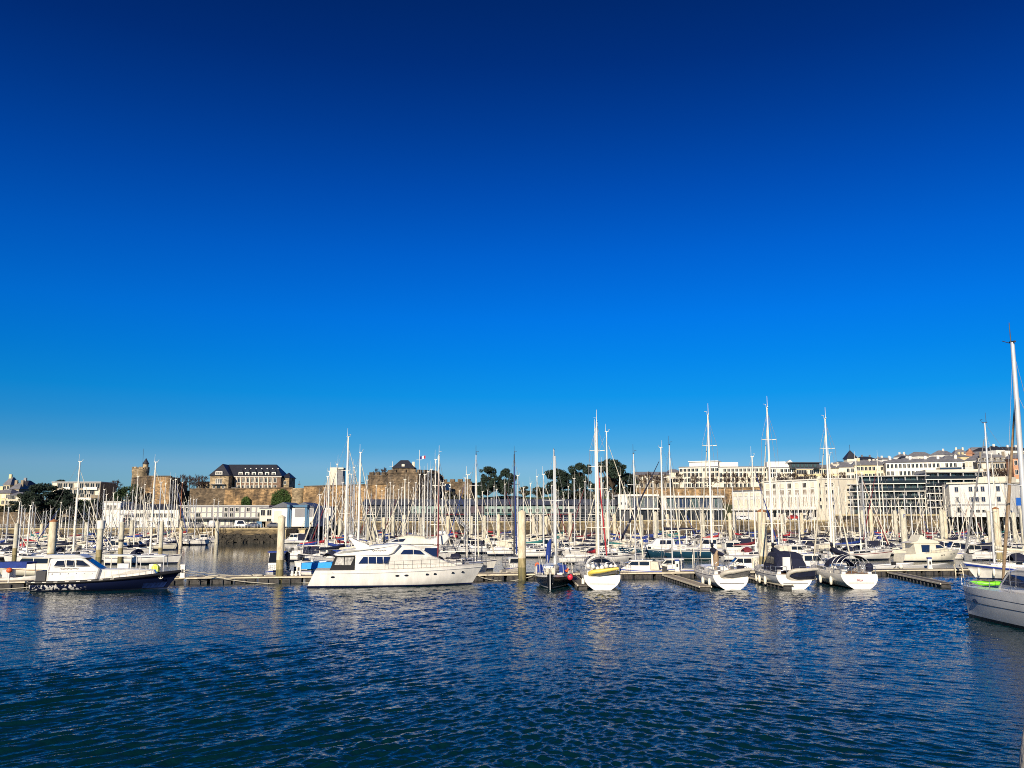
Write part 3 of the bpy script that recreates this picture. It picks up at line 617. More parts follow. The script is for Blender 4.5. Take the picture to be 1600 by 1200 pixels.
mb = MB(); mb.box(-.4, B.W - 5, 1, 10, H + .352, H + 2.6); mb.add([(B.W - 6, .5, H + .36), (B.W - .5, .5, H + .36), (B.W - 3.2, .5, H + 3.3), (B.W - 6, 10, H + .36), (B.W - .5, 10, H + .36), (B.W - 3.2, 10, H + 3.3)], [(0, 1, 2), (3, 5, 4), (0, 2, 5, 3), (1, 4, 5, 2), (0, 3, 4, 1)], 0); mb.build('attic', 'render_white', B.root)
B = terr('dark_attic_block', 'yellow block with black glazed penthouse near the white mast tops', 1246, 1272, 346, 346, 763, 733, 'render_yellow', rows=3, cols=5, ww=1.2, wh=1.6, flat=True); H = B.lz(1260, 733)
mb = MB(); mb.box(-2, B.W + 3, 1, 11, H + .352, H + 2.5); mb.box(-2.6, B.W + 3.6, .3, 11.5, H + 2.5, H + 2.8); mb.build('penthouse', 'panel_dark', B.root)
for k in range(6): window(B.root, -.8 + k * (B.W + 2) / 5, H + .8, 1.1, 1.2, 1.0, 'dark_metal', 'glass_lit')
terr('yellow_terrace', 'yellow terrace with grey roof behind the art deco building', 1270, 1312, 350, 348, 763, 732, 'render_yellow', rows=3, cols=7, ww=1.1, wh=1.6, rh=1.8)
terr('hill_terrace', 'pale house under the church spire, slate hipped roof', 1310, 1337, 372, 370, 762, 730, 'render_cream', rows=3, cols=4, ww=1.1, wh=1.6, rh=2.2)
terr('ochre_terrace', 'ochre house with long balcony line beside the tallest leaning mast', 1334, 1370, 380, 378, 760, 727, 'render_yellow', rows=3, cols=6, ww=1.1, wh=1.6, rh=2.4, chim=1)
terr('gap_terrace', 'narrow grey-roofed cream house squeezed between ochre and white terraces', 1366, 1388, 384, 384, 758, 727, 'render_cream', rows=3, cols=4, ww=1.0, wh=1.5, rh=2.4)
terr('ridge_terrace', 'very long white terrace with grey mansard roof above the glass flats', 1386, 1512, 376, 366, 757, 722, 'render_white', rows=3, cols=19, ww=1.0, wh=1.7, rh=1.8, chim=5)
terr('side_terrace', 'white terrace with arched windows joining the mansard terrace', 1510, 1534, 362, 356, 757, 719, 'render_white', rows=3, cols=4, ww=1.0, wh=1.7, rh=3.0)
B = terr('stone_mansion', 'grey stone mansion with many dormers near the tallest mast', 1530, 1586, 352, 348, 760, 722, 'render_tan', rows=3, cols=8, ww=1.2, wh=1.9, rh=3.4, roof='slate_grey', dormers=6, chim=2)
terr('orange_house', 'orange rendered house at the end of the mansion', 1586, 1640, 342, 340, 760, 716, 'render_orange', rows=3, cols=6, ww=1.1, wh=1.7, rh=2)
# skyline houses on the hill
r = random.Random(21)
SK = [(1288, 1312, 735, 'render_white'), (1308, 1326, 726, 'render_white'), (1338, 1356, 723, 'render_cream'), (1350, 1372, 718, 'slate_grey'), (1368, 1388, 719, 'render_tan'), (1380, 1402, 718, 'render_white'), (1398, 1412, 714, 'render_white'), (1410, 1440, 716, 'render_tan'),
      (1436, 1462, 713, 'render_white'), (1458, 1500, 714, 'render_cream'), (1494, 1516, 709, 'render_cream'), (1512, 1522, 709, 'terracotta'), (1518, 1548, 705, 'render_yellow'), (1544, 1562, 705, 'slate_grey'), (1560, 1574, 703, 'render_white'), (1570, 1612, 704, 'render_white'), (1478, 1496, 711, 'render_white')]
DES = ['white', 'small white', 'cream', 'dark slate', 'tan', 'plain white', 'narrow white', 'broad tan', 'square white', 'long cream', 'stepped cream', 'terracotta', 'yellow', 'black-roofed', 'slim white', 'wide white', 'pale boxy']
PLC = ['beside the dark church spire', 'under the church spire', 'just past the church spire', 'with big hipped roof on the ridge', 'beside the dark hipped roof', 'behind the ochre terrace', 'topping the ridge behind leaning masts', 'on the ridge above the mansard roofs', 'above the mansard terrace', 'with a long roof on the ridge', 'stepping up the ridge', 'chimney house on the ridge', 'on the highest ridge', 'next to the highest yellow house', 'between dark roof and the tall mast', 'on the ridge behind the tallest mast', 'on the ridge near the terracotta house']
for i, (x0, x1, py, m_) in enumerate(SK):
    Y = 560 + r.uniform(-60, 60); simple_block('ridge_house', DES[i] + ' hill house ' + PLC[i], 'house', (x0, Y), (x1, Y + r.uniform(-8, 8)), 745, py, 10, m_, r.choice(['slate_grey', 'slate', 'slate_grey', 'terracotta']) if m_ != 'slate_grey' else 'slate', r.uniform(1.5, 3.5), 3, max(2, int((x1 - x0) / 6)), 1.1, 1.5, chim=r.randrange(3), seed=i, below=10)
for i in range(30):
    f = i / 29; px = 1296 + f * 300 + r.uniform(-4, 4); row = i % 2; Y = (430 if row else 480) + f * 30; top = (738 - 20 * f if row else 727 - 17 * f) + r.uniform(-2.5, 2.5); w_ = r.uniform(11, 20)
    k = ORD[i // 2]; simple_block('hill_house', ('pale hill house, %s along the lower hillside row from the church' if row else 'pale hill house, %s along the upper hillside row from the church') % k, 'house', (px, Y), (px + w_, Y + r.uniform(-6, 6)), 752, top, 9, r.choice(['render_white', 'render_white', 'render_cream', 'render_cream', 'render_yellow']), 'slate_grey', r.uniform(1.2, 2.2), 3, max(2, int(w_ / 4)), .9, 1.3, chim=r.randrange(3), seed=i + 50, below=10, flat=r.random() < .3, group='houses on the hillside')
c = P(1330, 740, 520); t = thing('church', 'church with dark pyramid spire on the hill', 'church', (c.x, c.y, c.z)); z = P(1330, 717, 520).z - c.z
mb = MB(); mb.box(-3, 3, -3, 3, -12, z); mb.build('tower', 'render_cream', t); mb = MB(); hip(mb, -3, 3, -3, 3, z + .003, 5.2, 2.9, 2.9, o=.6); s_ = mb.build('spire', 'slate', t)
mb = MB(); mb.path([(0, 0, z + 5), (0, 0, z + 8.5)], .1); mb.build('cross', 'dark_metal', s_)
# --- art deco white building
def deco():
    B = Bd('art_deco_building', 'white art deco quay building with tall slit windows', 'building', (1196, 286), (1278, 268), 806); W = B.W; H = B.lz(1236, 751.5)
    mb = MB(); mb.box(0, W, 0, 16, -2, H); mb.build('wall', 'render_white', B.root)
    mb = MB(); mb.box(-.3, W + .3, -.4, 16.3, H, H + .35); mb.build('cornice', 'trim_white', B.root)
    mb = MB()
    for k in range(26): mb.box(.3 + k * W / 26, .42 + k * W / 26, 1.0, 1.1, H + .35, H + 1.0)
    mb.box(.2, W, 1.0, 1.12, H + 1.0, H + 1.08); mb.build('roof_railing', 'dark_metal', B.root)
    n = 7; s = W / n
    for k in range(n):
        for j in range(3): window(B.root, s * (k + .28 + j * .22), H * .26, .3, H * .27, 0, 'trim_white', 'shutter', 'window', 0)
        window(B.root, s * (k + .5), H * .62, 1.4, 1.3, 0, 'trim_white', 'shutter', 'window', 2); window(B.root, s * (k + .5), H * .80, 1.4, 1.4, 0, 'trim_white', 'glass' if k % 2 else 'blind', 'window', 2)
        mb = MB(); mb.box(s * k - .18, s * k + .18, -.2, -.003, H * .2, H - .01); mb.build('pilaster', 'trim_white', B.root)
    mb = MB(); mb.box(-.2, W + .2, -1.6, -.003, H * .17, H * .205); mb.build('canopy', 'trim_white', B.root)
    for k in range(8): mb = MB(); mb.box(W * (k + .3) / 8, W * (k + .75) / 8, -.06, -.003, -.4, H * .15); mb.build('shopfront', 'glass', B.root)
    # lower wing on the left
    a = B.loc(1142, 780)[0]; h2 = B.lz(1170, 767); mb = MB(); mb.box(a, -.003, 1, 15, -2, h2); wg = mb.build('side_wing', 'render_white', B.root)
    mb = MB(); mb.box(a - .2, -.003, .7, 15.2, h2, h2 + .3); mb.build('wing_roof', 'slate_grey', wg)
    k = 6
    for i in range(k):
        x = a + (-a) * (i + .5) / k; window(wg, x, h2 * .32, 1.6, h2 * .34, 1, 'trim_white', 'blind', 'window', 3); window(wg, x, h2 * .8, 1.5, .9, 1, 'trim_white', 'blind', 'window', 2)
    mb = MB(); mb.box(a, -.05, 0, .997, h2 * .22, h2 * .27); mb.build('wing_canopy', 'trim_white', wg)
    # end bay on the right
    b = B.loc(1306, 780)[0]; mb = MB(); mb.box(W + .003, b, .3, 15, -2, H + .05); eb = mb.build('end_bay', 'render_cream', B.root)
    mb = MB(); mb.box(W + .31, b + .2, .1, 15.2, H + .05, H + .4); mb.build('bay_cornice', 'trim_white', eb)
    for q in range(4):
        for i in range(3): window(eb, W + (b - W) * (i + .5) / 3, H * (.2 + q * .2), .55, 1.1, .3, 'trim_white', 'glass', 'window', 0)
deco()
# --- modern glass flats
def flats(label, x0, Y0, x1, Y1, pyb, pyt, nf, nb, depth, frame='trim_grey', skip=0, attic=True):
    B = Bd('glass_flats', label, 'building', (x0, Y0), (x1, Y1), pyb); W = B.W; H = B.lz(x0 + 1, pyt); fh = H / nf
    mb = MB(); mb.box(0, W, 1.6, depth, -1.5, H); mb.build('wall', 'panel_dark', B.root)
    r = random.Random(int(x0))
    for q in range(nf):
        mb = MB(); mb.box(-.1, W + .1, -.1, depth + .1, (q + 1) * fh - .2, (q + 1) * fh + .02); mb.build('floor_slab', 'trim_white' if q < nf - 1 else 'trim_grey', B.root)
        ws = W / nb
        for k in range(nb):
            window(B.root, ws * (k + .5), q * fh + .2, ws - .35, fh - .75, 1.6, 'dark_metal', r.choice(['glass_lit', 'glass', 'glass_lit', 'glass_blue']), 'window', 2)
        if q:
            mb = MB(); mb.box(0, W, -.08, -.04, q * fh + .03, q * fh + .8); mb.box(0, W, -.1, -.02, q * fh + .8, q * fh + .86); mb.build('balcony', 'glass', B.root)
        for k in range(0, nb + 1, 2):
            x = min(max(ws * k, .1), W - .1); mb = MB(); mb.box(x - .13, x + .13, -.03, 1.58, q * fh + .025, (q + 1) * fh - .325); mb.build('fin', frame, B.root)
    return B, H
flats('dark glass flats with white grid frame beside the art deco building', 1304, 268, 1346, 262, 803, 757, 4, 6, 14)
B, H = flats('wide modern glass flats with stacked balconies in the middle of the quay', 1344, 264, 1456, 258, 803, 744, 5, 12, 16)
B, H = flats('glass flats top floors with a pale roof band above the concrete office', 1450.5, 257.5, 1540, 254, 803, 738, 6, 9, 14)
mb = MB(); mb.box(0, B.W + .3, -.4, 14, H + .03, H + .75); mb.build('roof_band', 'render_cream', B.root)
mb = MB(); mb.box(5, 11, 4, 9, H + .76, H + 1.6); mb.build('solar_panel', 'glass_blue', B.root)
# --- white concrete office
B = Bd('concrete_office', 'white concrete office block with few square windows above the quay wall', 'building', (1486, 236), (1572, 226), 803); W = B.W; H = B.lz(1500, 756)
mb = MB(); mb.box(0, W, 0, 14, -.8, H); mb.build('wall', 'render_white', B.root)
mb = MB(); mb.box(-.5, W + .5, -.5, 14.5, H, H + .4); mb.build('roof_slab', 'render_cream', B.root)
mb = MB(); mb.box(-.15, W + .15, -.15, -.003, H * .28, H * .33); mb.build('string_course', 'trim_grey', B.root)
mb = MB(); mb.add([(-.003, 0, -.8), (-3.2, 3.5, -.8), (-3.2, 10, -.8), (-.003, 14, -.8), (-.003, 0, H - .003), (-3.2, 3.5, H - .003), (-3.2, 10, H - .003), (-.003, 14, H - .003)], [(1, 0, 4, 5), (2, 1, 5, 6), (3, 2, 6, 7), (4, 7, 6, 5)], 0); mb.build('angled_wall', 'render_cream', B.root)
for px in (1495, 1517, 1526, 1536, 1560):
    x = B.loc(px, 770)[0]
    for z in (.40, .74): window(B.root, x, H * z, .85, 1.25, 0, 'trim_grey', 'glass_blue', 'window', 1)
for px in (1499, 1519, 1528, 1538): x = B.loc(px, 797)[0]; window(B.root, x, .5, .9, .5 if px != 1499 else 1.2, 0, 'trim_grey', 'glass')
mb = MB(); mb.box(W * .42, W * .95, 4, 12, H + .402, H + 1.8); mb.build('roof_room', 'render_cream', B.root)
simple_block('grey_workshop', 'grey workshop at the far end of the quay behind the tall mast', 'building', (1574, 236), (1640, 230), 803, 774, 12, 'render_grey', 'slate_grey', rows=2, cols=5, ww=1.2, wh=1.4, flat=True, below=.5)
mb = MB(); p = P(1594, 790, 222); mb.box(-1, 1, -.1, .1, 0, 2.0); o = mb.build('sign_board', 'sign_blue', None, (p.x, p.y, p.z)); tag(o, 'bright blue board on posts above the end of the quay', 'sign')
mb = MB(); mb.box(-.8, -.7, -.05, .05, p.z * 0 - (p.z - 7.3), 0); mb.box(.7, .8, -.05, .05, -(p.z - 7.3), 0); mb.build('post', 'dark_metal', o)
# ---------------------------------------------------------------- trees
def rv(r): 
    while 1:
        v = Vector((r.uniform(-1, 1), r.uniform(-1, 1), r.uniform(-1, 1)))
        if .05 < v.length < 1: return v.normalized()
def crown_leaves(mb, blobs, r, per, size):
    for c, rad in blobs:
        n = int(per * rad.x * rad.y)
        for _ in range(n):
            d = rv(r); q = r.uniform(.55, 1.05); p = c + Vector((d.x * rad.x, d.y * rad.y, d.z * rad.z)) * q
            u = rv(r); v = u.cross(rv(r)).normalized(); s = size * r.uniform(.6, 1.3)
            mb.add([p - u * s, p + v * s * .7, p + u * s, p - v * s * .7], [(0, 1, 2, 3)], 0)
def pine(seed, H=12, W=5.5, flat=.42, low=.30):
    r = random.Random(seed); tr = MB(); cr = MB(); top = H * .75
    pts = [Vector((r.uniform(-.3, .3) * k, r.uniform(-.3, .3) * k, top * k / 4)) for k in range(5)]
    tr.path(pts, [.42, .36, .3, .22, .12], 8); bl = []
    for i in range(34):
        a = i * 2.4 + r.uniform(-.4, .4); k = r.uniform(low, 1); rr = W * r.uniform(.35, .85) * (1.1 - .9 * max(0, k - .6)) * (.7 + .5 * min(1, k * 1.6)); z = H * k * .92
        e = Vector((math.cos(a) * rr, math.sin(a) * rr, z)); s = pts[min(4, int(k * 3.2))]; mid = (s + e) / 2 + Vector((0, 0, -.4)); tr.path([s, mid, e], [.16, .11, .05], 5)
        R_ = r.uniform(.8, 1.7) * W / 5.5; bl.append((e, Vector((R_ * 1.25, R_ * 1.25, R_ * flat * 1.6))))
    bl.append((Vector((pts[4].x, pts[4].y, H * .92)), Vector((W * .42, W * .42, H * .09))))
    crown_leaves(cr, bl, r, 120, .24); return tr, cr
def roundtree(seed, H=9, W=4.5):
    r = random.Random(seed); tr = MB(); cr = MB(); tr.path([(0, 0, 0), (.1, .1, H * .35), (0, .2, H * .6)], [.3, .22, .1], 7); bl = []
    for i in range(16):
        d = rv(r); p = Vector((d.x * W * .62, d.y * W * .62, H * .56 + d.z * H * .30)); tr.path([(0, .1, H * .35), p], [.1, .03], 4); bl.append((p, Vector((1, 1, .85)) * r.uniform(.9, 1.7) * W / 4.5))
    crown_leaves(cr, bl, r, 110, .27); return tr, cr
def bare(seed, H=8.5, W=3.2, levels=4):
    r = random.Random(seed); tr = MB(); cr = MB(); tr.path([(0, 0, 0), (.1, 0, H * .2)], [.24, .19], 7)
    def grow(p, d, L, rad, lv):
        e = p + d * L; m = cr if lv < levels - 1 else tr
        if lv > 1: m.path([p, p + d * L * .5 + rv(r) * L * .08, e], [rad, rad * .8, rad * .6], 4 if lv > 2 else 3, sm=False)
        else:
            s = rv(r).cross(d).normalized() * rad; m.add([p - s, p + s, e], [(0, 1, 2)], 0)
        if lv == 0: return
        for k in range(5):
            nd = (d + rv(r) * (.72 if lv < levels else .6) + Vector((0, 0, .12))).normalized(); grow(p + d * L * r.uniform(.25, 1), nd, L * r.uniform(.55, .8), rad * .6 if lv > 2 else .055, lv - 1)
    tr.path([(.1, 0, H * .2), (.15, .1, H * .42), (0, .1, H * .6)], [.18, .12, .05], 5)
    for k in range(7):
        a = k * 2.2 + r.uniform(-.4, .4); q = k / 6; grow(Vector((.1, 0, H * (.16 + .32 * q))), Vector((math.cos(a) * .75, math.sin(a) * .75, .55 + .5 * q)).normalized(), H * (.24 - .06 * q), .10, levels - 1)
    return tr, cr
TP = {}
def tree(kind, label, px, Y, pyb, pyt, wpx, seed=0, group=None, name=None, cat='tree', cm=None):
    k = (kind, seed)
    if k not in TP:
        tr, cr = {'pine': pine, 'round': roundtree, 'bare': bare}[kind](seed + 3)
        a = tr.build('trunk', 'bark'); b = cr.build('crown', {'pine': 'needles', 'round': 'leaves', 'bare': 'twig'}[kind]); TP[k] = (a.data, b.data, a.dimensions.copy(), b.dimensions.copy(), max(v.co.z for v in b.data.vertices)); bpy.data.objects.remove(a); bpy.data.objects.remove(b)
    ta, tb, _, dim, zt = TP[k]
    p = P(px, pyb, Y); h = P(px, pyt, Y).z - p.z; ws = wpx * Y / FPX / max(dim.x, dim.y) * (1.3 if kind == 'pine' else 1)
    t = thing(name or {'pine': 'pine_tree', 'round': 'round_tree', 'bare': 'bare_tree'}[kind], label, cat, p, seed * 1.3 + px, group); t.scale = (ws, ws, h / zt)
    link('trunk', ta, t); o = link('crown', tb, t)
    if cm: o.material_slots[0].link = 'OBJECT'; o.material_slots[0].material = MT[cm]
    return t
G = 'umbrella pines behind the quay'
tree('pine', 'round-topped dark pine nearest the battery wall', 762, 308, 785, 728, 30, 0, G)
tree('pine', 'smaller round pine next to the round-topped one', 790, 310, 785, 731, 28, 1, G)
tree('pine', 'broad spreading pine behind the twin-masted boat', 874, 306, 788, 731, 44, 2, G)
tree('pine', 'tall tiered pine behind the red furled sail', 907, 305, 790, 722, 38, 3, G)
tree('pine', 'tallest wide pine at the end of the pine row', 957, 303, 792, 716, 52, 4, G)
tree('pine', 'low shaggy pine filling in beside the tallest pine', 980, 306, 792, 738, 30, 5, G)
tree('pine', 'small dark pine under the two round pines', 752, 318, 782, 752, 16, 6, G)
tree('pine', 'wide dark cypress-like pine below the apartment block', 66, 282, 812, 754, 52, 7, name='dark_pine')
tree('pine', 'second dark pine merging with the wide one beside the apartment block', 95, 286, 812, 768, 46, 8, name='dark_pine')
tree('round', 'dark leafy tree under the apartment terrace', 116, 288, 812, 778, 30, 1, name='leafy_tree')
tree('round', 'shaded leafy tree between stair tower and dark pines', 128, 292, 812, 780, 24, 2, name='leafy_tree')
tree('round', 'big rounded green tree leaning against the castle bastion', 202, 290, 800, 756, 42, 3, name='leafy_tree')
tree('round', 'dark green shrub tree left of the harbour office corner', 183, 288, 800, 763, 16, 4, name='leafy_tree')
tree('pine', 'dark flat tree top showing above the apartment block roof', 93, 345, 775, 749, 26, 1, name='dark_pine')
tree('bare', 'purple-brown bare tree on the skyline left of the castle tower', 181, 345, 775, 748, 24, 0)
for i, (px, lab) in enumerate([(284, 'bare tree rising just past the castle bastion corner'), (295, 'bare tree above the orange mast'), (307, 'bare tree behind the guard house roof'), (316, 'bare tree closest to the barracks pavilion')]):
    tree('bare', lab, px, 318, 770, 739 + (i % 2) * 2, 22, i % 3, 'bare trees in the castle yard')
for i, (px, lab) in enumerate([(588, 'small bare tree behind the keep crenellations'), (600, 'larger bare tree behind the keep crenellations, beside the signal pole')]): tree('bare', lab, px, 325, 752, 730 - i, 13 + 3 * i, i, 'bare trees behind the keep')
g = 'bare trees on the promenade'; PX_ = [1003, 1014, 1026, 1036, 1062, 1086, 1112, 1135, 1150, 1166, 1188, 1217, 1228, 1242, 1259, 1270, 1290, 1300, 1318, 1345]
for i, px in enumerate(PX_):
    Y = 337 - max(0, px - 1160) * .055
    tree('bare', 'brown bare tree, %s along the promenade row from the pines' % ORD[i], px, Y, 764 - max(0, px - 1160) * .03, 737 + random.Random(i).uniform(-3, 3), 20 + random.Random(i).uniform(-2, 4), i % 3, g)
for i, px in enumerate([1553, 1563, 1577]): tree('bare', ['bare tree before the stone mansion, beside the concrete office roof', 'bare tree in front of the middle of the stone mansion', 'bare tree between the stone mansion and the orange house'][i], px, 330, 768, 728, 26, i, 'bare trees before the mansion')
for i, (px, pyb, pyt, w_) in enumerate([(700, 787, 768, 28), (722, 790, 772, 20), (842, 780, 760, 26), (820, 778, 759, 20), (895, 786, 764, 30), (925, 790, 766, 26), (690, 792, 774, 16)]):
    tree('round', ['brown-green bush on the slope under the battery', 'rounded bush lower on the grass slope', 'brown thicket behind the blue rolled sail boat', 'brownish bush beside the second round pine', 'dark thicket below the spreading pine', 'dark thicket under the tiered pine', 'low bush where slope meets keep'][i], px, 306, pyb, pyt, w_, 5 + i % 3, 'bushes on the slope', 'bush', 'bush', 'bush')
for i, (px, pyb, pyt, w_, sd) in enumerate([(46, 812, 768, 34, 7), (108, 814, 770, 34, 8), (140, 812, 778, 28, 3), (22, 806, 782, 30, 2), (78, 816, 780, 40, 1), (165, 806, 778, 24, 4)]):
    tree('pine' if sd > 6 else 'round', ['dark pine at the house end of the hillside grove', 'dark pine in front of the apartment block terrace', 'dark tree hugging the white stair tower', 'dark shrubby tree below the yellow houses', 'broad dark tree low in the middle of the grove', 'dark tree behind the harbour office tower'][i], px, 270 + i, pyb, pyt, w_, sd, 'trees of the hillside grove', 'grove_tree', cm='needles')
def ivy(label, x0, x1, y0, y1, Y):
    r = random.Random(int(x0)); mb = MB(); a = P(x0, y1, Y); b = P(x1, y0, Y)
    for _ in range(2600):
        u, v = r.random(), r.random() ** .8; edge = .5 - abs(u - .5)
        if v < .4 - edge * 1.1 + r.uniform(-.12, .12): continue
        p = Vector((a.x + (b.x - a.x) * u, Y - .75 + .7 * (1 - v) * 0 - r.uniform(0, .5) + (v - 1) * .0, b.z + (a.z - b.z) * v)); p.y -= (1 - (p.z - 2.5) / 14) * .75
        q, s = rv(r), rv(r); s = q.cross(s).normalized(); k = r.uniform(.1, .24); mb.add([p - q * k, p + s * k, p + q * k, p - s * k], [(0, 1, 2, 3)], 0)
    tag(mb.build('ivy_patch', 'ivy'), label, 'ivy', 'ivy on the rampart')
ivy('large green ivy patch hanging on the rampart beside the round wall tower', 425, 456, 764, 789, 302.6)
ivy('small round ivy patch low on the middle of the rampart', 379, 393, 776, 790, 303.4)
# hedges/greenery far left slope
for i, (px, w_, pyt) in enumerate([(10, 40, 788), (40, 36, 790), (74, 36, 792)]): tree('round', ['low green hedge shrub below the yellow houses', 'green hedge shrub under the wide dark pine', 'olive shrub at the foot of the dark pines'][i], px, 284, 812, pyt, w_, 5 + i, 'shrubs on the western slope', 'shrub', 'shrub', 'bush')
wall_run('west_retaining_wall', 'low brown retaining wall below the yellow houses', 'wall', [(-60, 262), (58, 258), (62, 266)], [zof(0, 802, 262), zof(58, 803, 258), zof(62, 803, 266)], 'stone_dark', th=2)
# ---------------------------------------------------------------- cars, lamp posts, people on the quay
def car(label, px, Y, z, rz, paint, van=False):
    t = thing('parked_van' if van else 'parked_car', label, 'van' if van else 'car', (P(px, 822, Y).x, Y, z), rz, 'vehicles parked on the quay'); h = 2.0 if van else 1.45
    pr = [(-2.1, .35), (-2.15, .8), (-2.0, h - .15) if van else (-1.9, .95), (-1.9, h) if van else (-1.3, h), (.3, h), (1.1, .98), (2.05, .8), (2.15, .35)]
    mb = MB(); mb.solid(pr, lambda x, z: .85 - max(0, z - .9) * .16, 0, .08); mb.build('body', paint, t)
    mb = MB(); mb.panel([(-1.5, 1.0), (-1.2, h - .12), (.2, h - .12), (.75, 1.0)], lambda x, z: .85 - max(0, z - .9) * .16, 0, .012); mb.add([(.36, -.6, h - .08), (.36, .6, h - .08), (1.06, .68, 1.02), (1.06, -.68, 1.02)], [(0, 1, 2, 3)], 0); mb.build('window', 'glass', t)
    for x in (-1.35, 1.35):
        for y in (-.72, .72):
            mb = MB(); mb.path([(x, y - .11, .32), (x, y + .11, .32)], .32, 12); mb.build('wheel', 'tyre', t)
car('white van parked alone on the quay before the grey building', 331, 244, 3.6, 1.9, 'car_white', True)
car('dark car on the quay to the left of the white van, among masts', 309, 244, 3.6, .2, 'car_grey')
car('pale van parked before the grey building doorways', 379, 245, 3.6, .1, 'car_white', True)
car('dark blue car beside the pale van on the quay', 396, 243, 3.6, 2.9, 'car_blue')
car('dark car standing before the white boatshed', 430, 243, 3.6, .1, 'car_grey')
car('white car parked in front of the glass halls', 1162, 265, 5.6, .1, 'car_white')
car('red car parked below the art deco building', 1242, 264, 5.7, .1, 'car_red'); car('grey car parked below the art deco canopy', 1258, 264, 5.7, .2, 'car_grey')
def skip(label, px, m):
    mb = MB(); p = P(px, 822, 243); mb.solid([(-1.2, .15), (-1.3, 1.6), (1.3, 1.6), (1.2, .15)], lambda x, z: .8, 0, .05); mb.box(-1.25, 1.25, -.8, .8, 1.6, 1.75, 0); tag(mb.build('container', m, None, (p.x, 243, 3.6)), label, 'container', 'containers on the quay')
skip('blue rubbish container before the cream annex', 409, 'crane_blue'); skip('brown rubbish container beside the blue one', 417, 'render_tan')
def person(label, px, Y, z, jacket, rz=0):
    t = thing('person', label, 'person', (P(px, 815, Y).x, Y, z), rz)
    def skin(nm, pts, edges, rad, m, par):
        me = bpy.data.meshes.new(nm); me.from_pydata(pts, edges, []); o = link(nm, me, par); me.materials.append(MT[m]); sm_ = o.modifiers.new('s', 'SKIN'); 
        for v, rr in zip(me.skin_vertices[0].data, rad): v.radius = (rr, rr)
        me.skin_vertices[0].data[0].use_root = True; ss = o.modifiers.new('d', 'SUBSURF'); ss.levels = ss.render_levels = 1; return o
    skin('body', [(0, 0, .95), (0, 0, 1.2), (0, 0, 1.42), (0, 0, 1.52), (0, -.02, 1.66), (.1, 0, .9), (.11, -.03, .5), (.11, .02, .08), (.12, -.14, .05), (-.1, 0, .9), (-.11, .03, .5), (-.11, .06, .08), (-.12, -.1, .05), (.2, 0, 1.4), (.26, .02, 1.12), (.22, -.16, .92), (-.2, 0, 1.4), (-.26, .04, 1.12), (-.24, -.08, .88)],
         [(0, 1), (1, 2), (2, 3), (3, 4), (0, 5), (5, 6), (6, 7), (7, 8), (0, 9), (9, 10), (10, 11), (11, 12), (2, 13), (13, 14), (14, 15), (2, 16), (16, 17), (17, 18)], [.15, .15, .16, .06, .10, .1, .075, .05, .045, .1, .075, .05, .045, .07, .05, .04, .07, .05, .04], 'denim', t)
    skin('jacket', [(0, 0, .92), (0, 0, 1.2), (0, 0, 1.43), (.2, 0, 1.4), (.26, .02, 1.12), (.235, -.1, .98), (-.2, 0, 1.4), (-.26, .04, 1.12), (-.245, -.04, .95)], [(0, 1), (1, 2), (2, 3), (3, 4), (4, 5), (2, 6), (6, 7), (7, 8)], [.185, .175, .175, .09, .07, .06, .09, .07, .06], jacket, t)
    mb = MB(); mb.lathe([(.02, 1.79), (.08, 1.77), (.112, 1.7), (.112, 1.63)], 10, 0, (0, .01, 0)); mb.build('hair', 'hair', t)
person('person in a red jacket standing on the quay by the blue crane', 486, 236, 3.6, 'red_jacket', .4)
def lamp(label, px, Y, zb, h=6.5):
    t = thing('lamp_post', label, 'lamp post', (P(px, 815, Y).x, Y, zb), 0, 'lamp posts on the quay'); mb = MB(); mb.path([(0, 0, 0), (0, 0, h)], [.09, .05]); mb.build('post', 'alu', t); mb = MB(); mb.lathe([(.05, h), (.35, h + .1), (.3, h + .25), (.03, h + .35)], 10); mb.build('lantern', 'trim_white', t)
LM = ['before the keep', 'before the low battery', 'below the round pine', 'before the blue-sleeved mast', 'below the spreading pine', 'under the tallest pine']
for i, px in enumerate((690, 735, 768, 808, 880, 960)): lamp('slim quay lamp post with white lantern ' + LM[i], px, 265, 5.3)
# railing on the middle quay + bank quay
def rail(label, x0, x1, Y, z, n, h=1.05, m='trim_white'):
    a, b = P(x0, 815, Y), P(x1, 815, Y); t = thing('quay_railing', label, 'railing', (a.x, Y, z)); L = b.x - a.x
    for i in range(n): mb = MB(); mb.path([(L * i / (n - 1), 0, 0), (L * i / (n - 1), 0, h)], .05, 5); mb.build('post', m, t)
    for q in (.5, 1): mb = MB(); mb.path([(0, 0, h * q), (L, 0, h * q)], .035, 5); mb.build('rail', m, t)
rail('white railing along the bank quay before the grey building', 300, 412, 240, 3.6, 24)
rail('pale railing along the shop quay', 560, 960, 262.6, 5.3, 60, m='alu')
rail('thin railing on the western quay below the harbour office', -30, 275, 237, 3.6, 40, m='alu')
